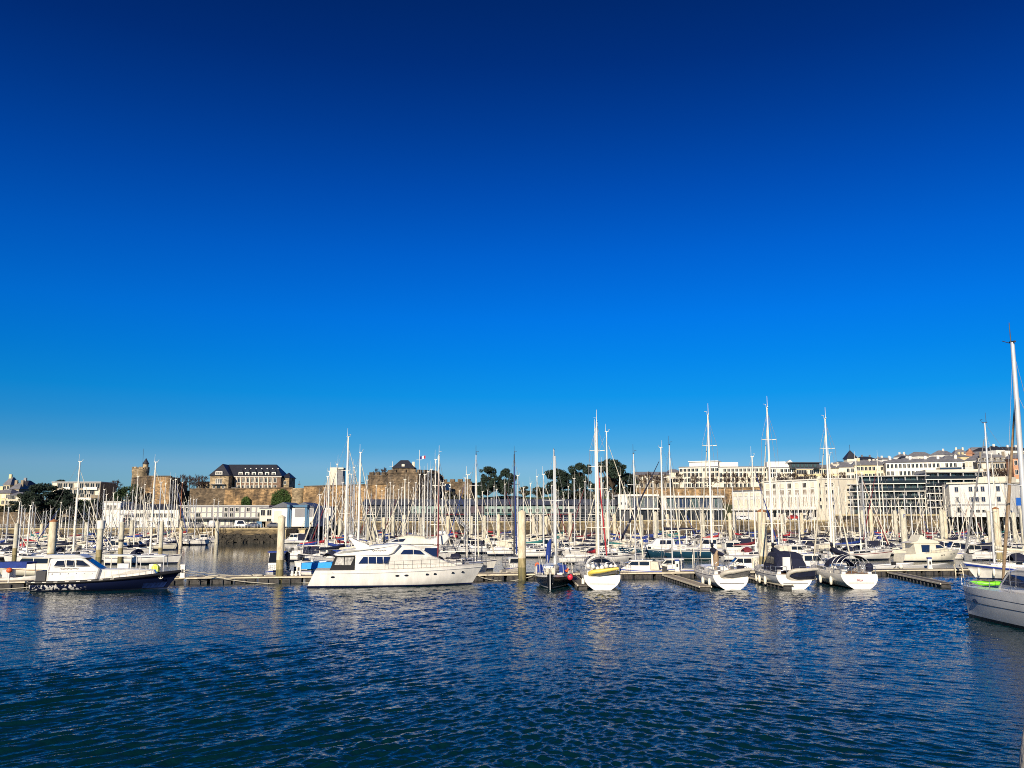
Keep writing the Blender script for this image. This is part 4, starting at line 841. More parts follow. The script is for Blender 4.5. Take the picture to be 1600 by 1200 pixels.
# gangway from the quay to the pontoons
mb = MB(); a, b = P(712, 812, 261), P(733, 830, 250)
for s_ in (-.8, .8):
    for q in (0, 1.0): mb.path([(a.x, a.y + s_, a.z + q), (b.x, b.y + s_, b.z + q)], .07, 5)
    for k in range(9): f = k / 8; p = a.lerp(b, f); p2 = a.lerp(b, min(1, f + .12)); mb.path([(p.x, p.y + s_, p.z), (p.x, p.y + s_, p.z + 1)], .05, 4); mb.path([(p.x, p.y + s_, p.z), (p2.x, p2.y + s_, p2.z + 1)], .04, 4)
mb.add([(a.x, a.y - .8, a.z), (b.x, b.y - .8, b.z), (b.x, b.y + .8, b.z), (a.x, a.y + .8, a.z)], [(0, 1, 2, 3)], 0)
tag(mb.build('gangway', 'alu'), 'sloping metal gangway leading down from the shop quay', 'gangway')
# ---------------------------------------------------------------- mooring piles
def pile(px, pyt, Y, dpx, label, m='pile_grey', cap=None, letter=None, group='mooring piles'):
    top = P(px, pyt, Y); d = dpx * Y / FPX; r_ = d / 2; t = thing('mooring_pile', label, 'mooring pile', (top.x, top.y, 0), 0, group); zt = top.z - r_ * .7
    if Y < 135:
        mb = MB(); mb.lathe([(r_ * 1.02, -2), (r_ * 1.02, 1.0), (r_ * 1.012, 1.35)], 20); mb.build('wet_base', 'pile_wet', t)
        mb = MB(); mb.lathe([(r_ * 1.01, 1.351), (r_ * 1.004, 2.3)], 20); mb.build('tide_band', 'pile_mid', t)
        mb = MB(); mb.lathe([(r_, 2.301), (r_, zt)], 20); mb.build('shaft', m, t)
    else: mb = MB(); mb.lathe([(r_, -2), (r_, zt)], 12); mb.build('shaft', m, t)
    mb = MB(); mb.lathe([(r_ * 1.06, zt), (r_ * 1.06, zt + .08), (.03, zt + r_ * .75)] if cap != 'box' else [(r_ * 1.25, zt - .5), (r_ * 1.25, zt + .6), (.03, zt + .65)], 20 if Y < 135 else 12, sm=False); mb.build('cap', 'rust' if cap == 'rust' else 'trim_white' if cap == 'box' else m, t)
    if cap == 'collar': mb = MB(); mb.lathe([(r_ * 1.12, 3.2), (r_ * 1.12, 3.5)], 16); mb.build('collar', 'dark_metal', t)
    if letter: text('letter', letter, r_ * 1.7, 'lettering_blue', t, (0, -r_ - .03, zt - .9 * r_ * 2), (R(90), 0, 0), .02)
    return t
pile(440.5, 805, 90.5, 11.2, 'thick pale pile by the blue-striped cabin boat, tan cone top', 'concrete_pile')
pile(815.5, 797, 94, 12.2, 'thick cream pile beside the dark ketch with algae at its foot', 'concrete_pile')
pile(1189.5, 795, 98.5, 13.5, 'thick cream pile with rusty cap behind the boat with a navy canopy', 'concrete_pile', 'rust')
pile(1555, 792, 108, 9.5, 'tall cream pile with rusty cap beside the wooden-masted yacht', 'concrete_pile', 'rust')
pile(84.5, 811, 108, 12, 'stout pile with orange rusted cap behind the dark launch', 'concrete_pile', 'rust')
pile(158, 817, 118, 9, 'pile topped by a white box behind the dark launch windscreen', 'pile_grey', 'box')
pile(191.5, 815, 124, 7.2, 'pile with a dark collar behind the small workboat shelter', 'pile_grey', 'collar')
pile(253.5, 814, 126, 6.2, 'slim pile behind the aluminium workboat roll bar', 'pile_grey')
pile(27, 817, 124, 6.6, 'slim leaning-looking pile left of the wooden-decked cruiser', 'pile_grey')
pile(1410, 795, 150, 9.2, 'wide pile carrying a blue letter beside the glass flats', 'pile_grey', None, 'F')
pile(632, 804, 165, 7.4, 'wide pile carrying a blue letter in front of the keep', 'pile_grey', None, 'H')
pile(1596, 793, 150, 8, 'pale pile under the blue sign board', 'pile_grey')
FARP = [(66, 818, 185), (136, 816, 200), (207, 812, 205), (284, 814, 200), (340, 813, 215), (532, 808, 180), (543, 806, 195), (575, 808, 190), (585, 809, 170), (600, 808, 175), (615, 805, 185), (660, 808, 200), (700, 806, 215), (737, 806, 225), (757, 805, 210), (779, 803, 205), (834, 804, 215), (845, 803, 200), (853, 806, 220), (891, 801, 190), (948, 800, 180), (960, 803, 205), (1002, 804, 225), (1024, 799, 185), (1043, 803, 210), (1098, 801, 205), (1112, 802, 230), (1140, 801, 200), (1147, 799, 215), (1222, 803, 215), (1252, 801, 205), (1300, 800, 195), (1347, 797, 200), (1360, 795, 185), (1398, 797, 190), (1470, 795, 180), (1475, 799, 195), (1544, 798, 175), (1583, 800, 190)]
for i, (px, py, Y) in enumerate(FARP):
    seg = 'from the edge of the harbour to the channel' if px < 350 else 'from the white flybridge yacht to the pile by the ketch' if px < 815 else 'from the pile by the ketch to the rusty-capped pile' if px < 1190 else 'from the rusty-capped pile to the wooden mast'
    k = sum(1 for q in FARP[:i] if (q[0] < 350, q[0] < 815, q[0] < 1190) == (px < 350, px < 815, px < 1190))
    pile(px, py, Y, 5.2 + 190 / Y * .4 + (i % 3) * .4, 'thin distant pile, %s %s' % (ORD[k], seg), 'pile_grey' if i % 3 else 'concrete_pile', group='distant mooring piles')
# ---------------------------------------------------------------- pontoons
def pontoon(name, label, p0, p1, wid, group=None, deck='planks', zt=.62, detail=True):
    a, b = Vector((*p0, 0)), Vector((*p1, 0)); d = b - a; L = d.length; t = thing(name, label, 'pontoon', a, math.atan2(d.y, d.x), group)
    mb = MB(); k = max(1, int(L / 6))
    for i in range(k): mb.box(L * i / k + .03, L * (i + 1) / k - .03, -wid / 2 + .1, wid / 2 - .1, zt - .08, zt)
    mb.build('deck', deck, t)
    mb = MB()
    for s_ in (-1, 1): mb.box(0, L, min(s_ * wid / 2, s_ * (wid / 2 - .1)), max(s_ * wid / 2, s_ * (wid / 2 - .1)), zt - .11, zt + .03)
    mb.build('side_beam', 'fender_strip', t)
    mb = MB(); n = max(1, int(L / 2.2))
    for i in range(n): mb.box(L * i / n + .18, L * (i + 1) / n - .18, -wid / 2 + .16, wid / 2 - .16, -.4, zt - .13)
    mb.build('float', 'float', t)
    mb = MB()
    for i in range(int(L / 1.1)): mb.box(.3 + i * 1.1, .42 + i * 1.1, -wid / 2 - .02, -wid / 2 + .1, -.25, zt - .21)
    if detail: mb.build('fender_posts', 'dark_metal', t)
    return t
def main_y(x): return 89.7 + (x + 33) * .165
PZ = .62
pontoon('pontoon', 'weathered wooden main pontoon between the launch and the ketch', (-33, main_y(-33)), (6, main_y(6)), 2.6)
pontoon('pontoon', 'wooden main pontoon behind the four moored sailboats', (6.05, main_y(6.05)), (34, main_y(34)), 2.6)
pontoon('pontoon', 'darker end of the main pontoon with the ladder', (34.05, main_y(34.05)), (58, main_y(58)), 2.6, None, 'planks_dark')
pontoon('pontoon', 'pale pontoon at the outer end beside the dark launch stern', (-53, 82), (-33.1, main_y(-33) - .1), 2.4, None, 'planks')
pontoon('finger_pontoon', 'narrow finger pontoon between the yellow dinghy boat and the navy sail cover boat', (17.0, main_y(17) - 1.4), (17.6, 80.5), 1.2, 'finger pontoons', zt=.42)
pontoon('finger_pontoon', 'long empty finger pontoon near the ladder', (43.5, main_y(43.5) - 1.4), (41.3, 84.0), 1.2, 'finger pontoons', 'planks_dark', .42)
pontoon('finger_pontoon', 'short finger pontoon beside the dark ketch', (6.4, main_y(6.4) - 1.4), (6.6, 82), 1.1, 'finger pontoons', 'planks_dark', .42)
pontoon('finger_pontoon', 'finger pontoon between the navy sail cover boat and the navy canopy boat', (25.2, main_y(25.2) - 1.4), (25.6, 82), 1.1, 'finger pontoons', 'planks_dark', .42)
# rear walkways the mid rows are moored to
for i, (x0, y0, x1, y1) in enumerate([(-78, 132, -90, 235), (-30, 140, -38, 245), (14, 150, 12, 250), (52, 150, 62, 245)]):
    pontoon('pontoon', ['walkway pontoon running back through the western boats', 'walkway pontoon running back behind the flybridge yacht', 'walkway pontoon running back through the middle boats', 'walkway pontoon running back through the eastern boats'][i], (x0, y0), (x1, y1), 2.2, 'walkway pontoons', 'planks', detail=False)
def at_pontoon(px, off=0, z=PZ):
    # point on the main pontoon seen at photo column px
    x = (px - 800) / FPX * 92
    for _ in range(6): x = P(px, 890, main_y(x) + off).x
    return Vector((x, main_y(x) + off, z))
for px, lab in ((283, 'white service pedestal beside the launch bow'), (467, 'white service pedestal beside the thick pile and cabin boat'), (1058, 'white service pedestal behind the short finger'), (1453, 'white service pedestal with a blue top near the aluminium dinghy')):
    p = at_pontoon(px, .6) if px > 300 else Vector((P(283, 895, 88).x, 88.5, PZ)); t = thing('service_pedestal', lab, 'service pedestal', p, 0, 'service pedestals')
    mb = MB(); mb.box(-.22, .22, -.16, .16, 0, 1.15); mb.box(-.26, .26, -.2, .2, 0, .12); mb.build('post', 'pedestal', t); mb = MB(); mb.box(-.24, .24, -.18, .18, 1.15, 1.32); mb.build('head', 'blue_cloth' if px in (1453, 1058) else 'pedestal', t); mb = MB(); mb.box(-.1, .1, -.19, -.161, .5, .85); mb.build('socket_panel', 'dark_metal', t)
p = at_pontoon(1497, -1.42, 0); t = thing('ladder', 'yellowed ladder hooked over the dark end of the main pontoon', 'ladder', p, .1)
for x in (-.45, .45): mb = MB(); mb.path([(x * .8, .3, 1.0), (x * .8, .0, 1.25), (x, -.12, .7), (x * 1.12, -.3, -1)], .07, 6); mb.build('stile', 'fender_strip', t)
for k in range(4): z = .55 - k * .32; mb = MB(); q = .97 + (0.7 - z) * .08; mb.path([(-.45 * q, -.14 - (.7 - z) * .1, z), (.45 * q, -.14 - (.7 - z) * .1, z)], .05, 6); mb.build('rung', 'fender_strip', t)
def rope(label, pts, r_=.035, m='rope'):
    mb = MB(); mb.path(pts, r_, 5); tag(mb.build('mooring_rope', m), label, 'rope', 'mooring ropes')
def sagged(a, b, s, n=12): a, b = Vector(a), Vector(b); return [a.lerp(b, k / n) - Vector((0, 0, s * 4 * (k / n) * (1 - k / n))) for k in range(n + 1)]
q0 = P(286, 893, 86.5)
rope('white mooring rope from the launch bow pedestal to the pontoon', sagged((q0.x, q0.y, 1.5), (-26, main_y(-26) - .8, PZ + .05), .12))
rope('second white rope fanned from the launch bow to the pontoon', sagged((q0.x, q0.y, 1.3), (-29, main_y(-29) - .9, PZ + .05), .1))
rope('slack rope looping along the front of the pontoon before the thick pile', sagged((-29, main_y(-29) - 1.45, .5), (-17, main_y(-17) - 1.45, .5), .55))
rope('slack rope loop at the pontoon edge beside the ketch', sagged((-3.5, main_y(-3.5) - 1.45, .45), (2.2, main_y(2.2) - 1.45, .45), .5))
rope('slack rope loop at the outer pontoon behind the launch stern', sagged((-52, 80.7, .5), (-42.5, 83.4, .6), .5))
for i, px in enumerate((333, 385, 402)): 
    p = at_pontoon(px, -.7 + .3 * i); mb = MB(); mb.path([p + Vector((math.cos(k * .7) * (.9 - k * .03), math.sin(k * .7) * .3, .06 + k * .006)) for k in range(16)], .06, 5); tag(mb.build('rope_coil', 'rope'), ['pale rope coil on the pontoon nearest the launch', 'pale rope coil in the middle of the empty pontoon stretch', 'rope coil on the pontoon before the thick pile'][i], 'rope', 'rope coils on the pontoon')
for i, px in enumerate((460, 464)): 
    p = at_pontoon(px - 3 + i * 2, .2); mb = MB(); mb.lathe([(.16, 0), (.2, .15), (.08, .3), (.16, .42), (.06, .5)], 10); tag(mb.build('mooring_cleat', 'pedestal', None, p), ['squat white mooring cleat beside the thick pile foot', 'squat white mooring cleat beside the service pedestal foot'][i], 'cleat', 'cleats')
p = Vector((P(9, 890, 81).x, 81.6, PZ)); t = thing('marker_post', 'small post with an orange ball on the outer pontoon', 'marker', p); mb = MB(); mb.path([(0, 0, 0), (0, 0, .95)], .07, 8); mb.build('post', 'pedestal', t); mb = MB(); mb.lathe([(.02, .9), (.22, 1.0), (.27, 1.15), (.2, 1.33), (.02, 1.4)], 12); mb.build('ball', 'orange', t)
mb = MB(); p = P(1411, 882, 103); mb.lathe([(.02, 0), (.2, .05), (.26, .25), (.2, .45), (.02, .5)], 12); tag(mb.build('mooring_buoy', 'fender_white', None, (p.x, main_y(p.x) + .9, PZ)), 'white ball buoy resting on the pontoon by the aluminium dinghy', 'buoy')
# pale weathered quay post at the photographer's side
e = P(1605, 1180, 2.6); t = thing('quay_post', 'pale stone post edge close to the camera', 'post', (e.x + .15, 2.6, 0)); mb = MB(); mb.lathe([(.20, 4.8), (.175, 5.8), (.152, 6.0), (.128, 6.12), (.06, 6.18), (.01, 6.19)], 32); mb.build('shaft', 'bollard', t)
mb = MB(); mb.box(-9, 9, -6, 3.2, -2, 4.78); tag(mb.build('near_quay', 'quay_stone'), kind='structure')
# ---------------------------------------------------------------- boats
class Hull:
    def __init__(s, L, B, fs, fb, tr=.3, br=.9, st=.72, tm=.42, p=2.0, k=3.4, kb=1.35, draft=.5, sag=.08, sp=1.6, flare=0):
        s.__dict__.update(locals())
    def sheer(s, t): return s.fs + (s.fb - s.fs) * t ** s.sp - s.sag * 4 * t * (1 - t)
    def plan(s, t):
        if t < s.tm: return s.st + (1 - s.st) * math.sin(math.pi / 2 * t / s.tm)
        return max(.012, 1 - ((t - s.tm) / (1 - s.tm)) ** s.p)
    def pt(s, t, z, side=1):
        zs = s.sheer(t); f = max(0, min(1, (z + s.draft) / (zs + s.draft))); x = -s.L / 2 + s.L * t - s.br * (1 - f) * t ** 3 + s.tr * (1 - f) * (1 - t) ** 3
        kk = s.k + (s.kb - s.k) * t ** 2; y = s.B / 2 * s.plan(t) * (1 - (1 - f) ** kk) * (1 + s.flare * (f - .5) * t)
        return Vector((x, side * y, z))
    def mesh(s, mb, boot=(.05, .14), stripe=None, ns=20, bulw=.0):
        # materials: 0 antifoul 1 boot 2 topsides 3 stripe 4 deck 5 transom
        rows = ['k', 'm', boot[0], boot[1], .25, .5, .72] + ([stripe[0], stripe[1]] if stripe else [.85]) + [1.0]
        mi = [0, 0, 1, 2, 2, 2, 2] + ([3, 2] if stripe else [2])
        ts = [i / ns for i in range(ns + 1)]; R_ = []
        for t in ts:
            zs = s.sheer(t); zz = []
            for q, r_ in enumerate(rows):
                if r_ == 'k': zz.append(-s.draft)
                elif r_ == 'm': zz.append(-s.draft * .5)
                elif q < 4: zz.append(r_)
                else: zz.append(boot[1] + (zs - boot[1]) * r_)
            R_.append([s.pt(t, z, 1) for z in zz[::-1]] + [s.pt(t, z, -1) for z in zz])
        n = len(R_[0]); nr = len(rows); vs = [p for r_ in R_ for p in r_]; fs = []; ms = []
        for i in range(ns):
            for j in range(n - 1):
                row = (nr - 2 - j) if j < nr - 1 else (0 if j == nr - 1 else j - nr)
                fs.append((i * n + j, i * n + j + 1, (i + 1) * n + j + 1, (i + 1) * n + j)); ms.append(mi[max(0, row)])
        mb.add(vs, fs, ms, True)
        mb.add(R_[0], [tuple(range(n))], 5)
        dv = []; 
        for t in ts:
            a = s.pt(t, s.sheer(t), 1); b = s.pt(t, s.sheer(t), -1); c = (a + b) / 2 + Vector((0, 0, .03 * abs(a.y) - bulw)); a.z -= bulw; b.z -= bulw; dv += [a, c, b]
        mb.add(dv, [(3 * i + j, 3 * i + 3 + j, 3 * i + 4 + j, 3 * i + 1 + j) for i in range(ns) for j in (0, 1)], 4)
        return mb
    def rail(s, t0, t1, h, n, m='steel', inset=.06, r_=.018, wires=(1, .5), closed=False):
        mb = MB(); 
        for sd in (1, -1):
            P_ = [s.pt(t0 + (t1 - t0) * i / (n - 1), s.sheer(t0 + (t1 - t0) * i / (n - 1)), sd) for i in range(n)]
            for p in P_: p.y -= sd * inset * min(1, abs(p.y) / .3)
            for p in P_: mb.path([p, p + Vector((0, 0, h))], r_, 4)
            for q in wires: mb.path([p + Vector((0, 0, h * q)) for p in P_], r_ * .6, 4)
        return mb
def coach(mb, x0, x1, wf, z0f, h, m=0, fr=.9, af=.25, cham=.12):
    """cabin trunk: lofted rings along x"""
    rs = []; n = 7
    for i in range(n):
        u = i / (n - 1); x = x0 + (x1 - x0) * u; hh = h * (1 if u < .55 else 1 - .8 * ((u - .55) / .45) ** 1.6); w_ = wf(x); z0 = z0f(x)
        rs.append([(x, w_, z0 - .05), (x, w_ * .93, z0 + hh * .75), (x, w_ * .80, z0 + hh), (x, 0, z0 + hh * 1.1), (x, -w_ * .80, z0 + hh), (x, -w_ * .93, z0 + hh * .75), (x, -w_, z0 - .05)])
    return mb.rings(rs, m, closed=False, caps=True, sm=False)
def rig(root, H_, mx, z0, mh, mr, B, jib=True, mast_m='alu_white', jib_m='cream_cloth', backstay=True, spreaders=2, ant=True, rake=.0, jr=.075, boom=None, wire=.012, bowx=None, jib_top=.93):
    """mast, spreaders, rigging, furled headsail; everything a child of root"""
    top = Vector((mx - mh * rake, 0, z0 + mh)); base = Vector((mx, 0, z0 - .3)); mb = MB(); mb.path([base, base.lerp(top, .6), top], [mr, mr * .95, mr * .62], 8); m_ = mb.build('mast', mast_m, root)
    mb = MB(); mb.path([top + Vector((-.25, 0, .02)), top + Vector((.28, 0, .02))], .05, 5)
    if ant: mb.path([top + Vector((-.15, 0, 0)), top + Vector((-.15, 0, 1.15))], [.03, .015], 4); mb.path([top + Vector((.25, 0, .05)), top + Vector((.45, 0, .35)), top + Vector((.3, .28, .36))], .022, 4)
    mb.build('masthead', 'alu_dark' if mast_m == 'alu' else mast_m, m_)
    mb = MB()
    for k in range(spreaders):
        f = (k + 1) / (spreaders + .8); p = base.lerp(top, f); w_ = B * (.30 - .05 * k); mb.path([p + Vector((-.25, w_, .05)), p, p + Vector((-.25, -w_, .05))], .035, 5)
    mb.build('spreader', mast_m, m_)
    bx = bowx if bowx is not None else H_.L / 2 - .15; bow = Vector((bx, 0, H_.sheer(1) + .05)); mb = MB()
    jt = base.lerp(top, jib_top); mb.path([bow, jt], wire, 4)
    if backstay: mb.path([Vector((-H_.L / 2 + .1, 0, H_.sheer(0))), top], wire, 4)
    for sd in (1, -1):
        c = H_.pt((mx - .15 + H_.L / 2) / H_.L, H_.sheer(.5), sd); c.y *= .96; pr = c
        for k in range(spreaders):
            f = (k + 1) / (spreaders + .8); p = base.lerp(top, f) + Vector((-.25, sd * B * (.30 - .05 * k), .05)); mb.path([pr, p], wire, 4); pr = p
        mb.path([pr, base.lerp(top, .97)], wire, 4); mb.path([c + Vector((.3, 0, 0)), base.lerp(top, .34)], wire, 4)
    mb.build('rigging', 'wire', root)
    if jib: mb = MB(); a = bow.lerp(jt, .06); mb.path([a, bow.lerp(jt, .12), bow.lerp(jt, .5), bow.lerp(jt, .95)], [jr * .7, jr * 1.3, jr, jr * .35], 7); mb.build('furled_jib', jib_m, root)
    return m_
def boom(root, mx, z, L, cover, sag=.1, r_=.17, up=0, boom_m='alu_white'):
    mb = MB(); mb.path([(mx - .15, 0, z), (mx - L, 0, z + up)], .07, 6); b = mb.build('boom', boom_m, root)
    if cover:
        mb = MB(); pts = [(mx - .02, 0, z + 1.15), (mx - .08, 0, z + .8), (mx - .2, 0, z + .42), (mx - L * .35, 0, z + .22 + up * .35), (mx - L * .7, 0, z + .14 + up * .7), (mx - L * .97, 0, z + .05 + up)]
        mb.path(pts, [r_ * .55, r_ * .8, r_ * 1.35, r_ * 1.15, r_ * .9, r_ * .5], 8); mb.build('sail_cover', cover, b)
def sprayhood(root, x, z, w_, h, m, l=1.3, name='sprayhood'):
    mb = MB(); rs = []
    for k in range(6):
        u = k / 5; hh = h * math.sin(math.pi * (.22 + .62 * u) ) ; xx = x + l * (1 - u) - .1; ww = w_ * (.9 + .1 * u)
        rs.append([(xx, ww * math.cos(math.pi * q / 8), z + (hh * math.sin(math.pi * q / 8) if 0 < q < 8 else 0)) for q in range(9)])
    mb.rings(rs, 0, closed=False, caps=False); o = mb.build(name, m, root); md = o.modifiers.new('s', 'SOLIDIFY'); md.thickness = .03; return o
def bimini(root, x, z, w_, h, m, l=1.8, name='bimini'):
    arc = lambda xx, a: (xx, w_ * math.cos(a), z + h * math.sin(a)); mb = MB()
    mb.rings([[arc(x + l * k / 4, math.pi * q / 24) for q in range(6, 19)] for k in range(5)], 0, closed=False, caps=False); o = mb.build(name, m, root); md = o.modifiers.new('s', 'SOLIDIFY'); md.thickness = .04
    mb = MB()
    for k in (0, .5, 1): mb.path([arc(x + l * k, math.pi * q / 16) for q in range(17)], .03, 5)
    mb.build('hoop_frame', 'alu', o); return o
def scribble(name, root, x, y, z, w_, h, m, seed, axis='x'):
    r = random.Random(seed); mb = MB(); n = int(w_ / h * 3); pts = [(x + w_ * k / n, y, z + h * r.uniform(0, 1)) for k in range(n + 1)]; mb.path(pts if axis == 'x' else [(x, y + a - x, c) for a, b, c in pts], .022, 4); return mb.build(name, m, root)
def place(t, x, y, hd):
    # hd: heading of the bow in degrees clockwise from straight away from the camera
    t.location = (x, y, 0); t.rotation_euler = (0, 0, R(90 - hd))
# --- the ordinary sailboat, several sizes
def sloop(label, L=9.5, B=3.1, mast=12.0, hullm='gelcoat', cover='navy_cloth', hood='navy_cloth', tr=.35, jib=True, jibm='cream_cloth', mr=.10, spreaders=2, group='sailboats in the marina', boot='boot_navy', af='antifoul', stripe='boot_navy', mastm='alu_white', win=True, name='sailboat', wire=.012, simple=True, st=.74):
    t = thing(name, label, 'sailboat', (0, 0, 0), 0, group); fs = .85 + L * .012; fb = 1.05 + L * .035
    H_ = Hull(L, B, fs, fb, tr, L * .085, st); mb = MB(); H_.mesh(mb, (.11, .24), (.80, .91), 16); mb.build('hull', [af, boot, hullm, stripe, 'deck', hullm], t)
    mx = L * .07; zd = H_.sheer(.55); w0 = B * .34
    wf = lambda x: w0 * (1 - max(0, (x - mx) / (L * .42)) ** 1.4); mb = MB(); coach(mb, -L * .13, L * .27, wf, lambda x: H_.sheer((x + L / 2) / L), .42); c = mb.build('coachroof', 'gelcoat', t)
    if win:
        for sd in (1, -1):
            mb = MB()
            for a, b in ((-.09, -.012), (-.008, .08), (.084, .15)):
                pts = []
                for x, f in ((L * a, .12), (L * b, .12), (L * b - .06, .75), (L * a + .06, .75)):
                    u = wf(x); z = H_.sheer((x + L / 2) / L); pts.append((x, sd * (u * (1 - .09 * f) + .012), z + .42 * f))
                mb.add(pts, [(0, 1, 2, 3)], 0)
            mb.build('cabin_window', 'glass', c)
    mb = MB()
    for sd in (1, -1): mb.box(-L * .43, -L * .13, min(sd * B * .30, sd * B * .22), max(sd * B * .30, sd * B * .22), fs - .05, fs + .33)
    mb.build('cockpit_coaming', 'gelcoat', t)
    mb = MB(); mb.box(-L * .44, -L * .15, -B * .215, B * .215, fs + .05, fs + .12); mb.build('cockpit_floor', 'dark_metal', t)  # dark patch on the uncut deck, standing in for cockpit shade
    mb = MB(); mb.box(-L * .47, -L * .43, B * .12, B * .22, fs + .1, fs + .75); mb.build('stern_gear', 'rubber', t)
    rig(t, H_, mx, zd + .45, mast, mr, B, jib, mastm, jibm, spreaders=spreaders, wire=wire)
    boom(t, mx, zd + 1.25, L * .40, cover)
    if hood: sprayhood(t, -L * .15, zd + .3, B * .30, .75, hood)
    mb = H_.rail(.03, .97, .6, 8); 
    p = [H_.pt(.0, fs, 1), H_.pt(.0, fs, -1)]; mb.path([p[0] + Vector((.1, -.1, .6)), p[1] + Vector((.1, .1, .6))], .02, 4); bw = H_.pt(1, fb, 1); mb.path([H_.pt(.93, H_.sheer(.93), 1) + Vector((0, 0, .6)), bw + Vector((0, 0, .62)), H_.pt(.93, H_.sheer(.93), -1) + Vector((0, 0, .6))], .02, 4)
    mb.build('guardrail', 'steel', t)
    t['L'] = L; return t, H_
# profile motor boat
def motorboat(name, label, H_, house, hw, wins, mats, extras=(), group=None, cat='motorboat', boot=(.05, .19), stripe=None, winm='glass_blue', fly=None, rail=(.45, .98, .65, 9), railm='steel'):
    t = thing(name, label, cat, (0, 0, 0), 0, group); mb = MB(); H_.mesh(mb, boot, stripe, ns=24); mb.build('hull', mats, t)
    mb = MB(); mb.solid(house, hw, 0, .10); d = mb.build('deckhouse', mats[2] if mats[2] not in ('navy_hull', 'navy_hull_graphic', 'teal_hull') else 'gelcoat', t)
    panels('window', wins, hw, winm, d)
    if rail: H_.rail(rail[0], rail[1], rail[2], rail[3], wires=(1, .55)).build('guardrail', railm, t)
    return t, d
# ================= white flybridge yacht
def flybridge_yacht():
    L = 17.9; H_ = Hull(L, 4.7, 1.62, 2.0, tr=-1.1, br=1.75, st=.88, tm=.45, p=2.3, k=8.5, kb=1.9, draft=.6, sag=.05)
    def hw(x, z): return max(.35, 2.0 * (1 - max(0, (x + .5) / 8.2) ** 1.7) - max(0, z - 2.2) * .20)
    house = [(-4.9, 1.5), (-4.9, 3.02), (-1.2, 3.02), (-.75, 3.78), (0, 3.98), (1.25, 3.86), (2.0, 3.58), (3.3, 2.82), (5.2, 2.2), (6.6, 1.75), (6.9, 1.5)]
    wins = [[(-4.55, 2.24), (-3.6, 2.24), (-3.6, 2.86), (-4.05, 2.86)], [(-3.5, 2.24), (-2.75, 2.24), (-2.75, 2.86), (-3.5, 2.86)], [(-2.65, 2.24), (-2.05, 2.24), (-2.05, 2.86), (-2.65, 2.86)], [(-1.95, 2.24), (-1.55, 2.24), (-1.25, 2.86), (-1.95, 2.86)], [(-.2, 3.1), (1.1, 3.1), (1.1, 3.5), (.15, 3.5)], [(1.2, 3.1), (2.4, 3.02), (1.9, 3.42), (1.2, 3.5)]]
    t, d = motorboat('motor_yacht', 'big white flybridge motor yacht moored along the main pontoon', H_, house, hw, wins, ['antifoul', 'boot_navy', 'gelcoat', 'gelcoat', 'deck', 'gelcoat'], rail=(.40, .985, .78, 12), railm='alu_dark')
    mb = MB()   # windscreen
    def at(x, z, y): return (x, y, z)
    for y0, y1 in ((-1.45, -.49), (-.48, .48), (.49, 1.45)):
        mb.add([at(2.12, 3.56, y0 * .8), at(2.12, 3.56, y1 * .8), at(3.32, 2.88, y1), at(3.32, 2.88, y0)], [(0, 1, 2, 3)], 0)
    mb.build('windscreen', 'glass_blue', d)
    mb = MB(); mb.solid([(-7.15, 3.08), (-6.2, 3.45), (-3.5, 3.72), (-.95, 3.93), (-.2, 3.98), (-.85, 3.2), (-1.3, 3.022), (-6.9, 2.95)], lambda x, z: 2.05 - max(0, -x - 5.8) * .35, 0, .12); f = mb.build('flybridge', 'gelcoat', t)
    mb = MB(); mb.solid([(-3.9, 3.62), (-3.2, 3.9), (-.9, 4.05), (-.3, 4.0), (-.5, 3.9)], lambda x, z: 1.7, 0, .05); mb.build('fly_windscreen', 'gelcoat_grey', f)
    mb = MB()
    for sd in (1, -1): mb.rings([[(-4.7, sd * 1.75, 3.5), (-3.2, sd * 1.75, 3.7), (-4.3, sd * 1.55, 4.2), (-5.35, sd * 1.4, 4.62), (-5.55, sd * 1.4, 4.6)], [(-4.7, sd * 1.6, 3.5), (-3.2, sd * 1.6, 3.7), (-4.3, sd * 1.4, 4.2), (-5.35, sd * 1.25, 4.62), (-5.55, sd * 1.25, 4.6)]], 0, sm=False)
    mb.box(-5.6, -5.2, -1.4, 1.4, 4.5, 4.64); mb.build('radar_arch', 'gelcoat', f)
    mb = MB(); mb.lathe([(.02, 4.64), (.28, 4.66), (.3, 4.85), (.1, 4.95), (.02, 4.96)], 14, 0, (-5.4, .4, 0)); mb.build('radar_dome', 'gelcoat', f)
    mb = MB(); mb.path([(-5.3, -.8, 4.62), (-5.9, -.8, 6.6)], [.02, .01], 4); mb.path([(-.2, 1.2, 4.0), (-.5, 1.2, 5.4)], [.02, .01], 4); mb.build('antenna', 'alu_white', f)
    cv = MB(); cw = lambda x, z: 1.98 - max(0, -x - 6) * .12 - .06
    cv.solid([(-7.5, 1.6), (-6.95, 2.92), (-4.92, 2.92), (-4.92, 1.6)], cw, 0, .04); ck = cv.build('cockpit_enclosure', 'black_cloth', t)
    panels('vinyl_pane', ([(-7.0, 2.12), (-6.75, 2.82), (-6.05, 2.82), (-6.05, 2.1)], [(-5.95, 2.1), (-5.95, 2.82), (-5.0, 2.82), (-5.35, 2.1)]), cw, 'vinyl', ck)
    for x in (-6.9, -.4, .55, 2.75, 3.6, 5.6, 6.75):
        u = (x + L / 2) / L
        for sd in (1, -1):
            mb = MB(); p = H_.pt(u, H_.sheer(u) - .62, sd); c = [(p.x + .23 * math.cos(q * math.pi / 5), p.y + sd * .015, p.z + .1 * math.sin(q * math.pi / 5)) for q in range(10)]; c2 = [(a, b - sd * .12, z) for a, b, z in c]; mb.rings([c2, c], 0, sm=False); mb.build('porthole', 'glass', t)
    mb = MB()
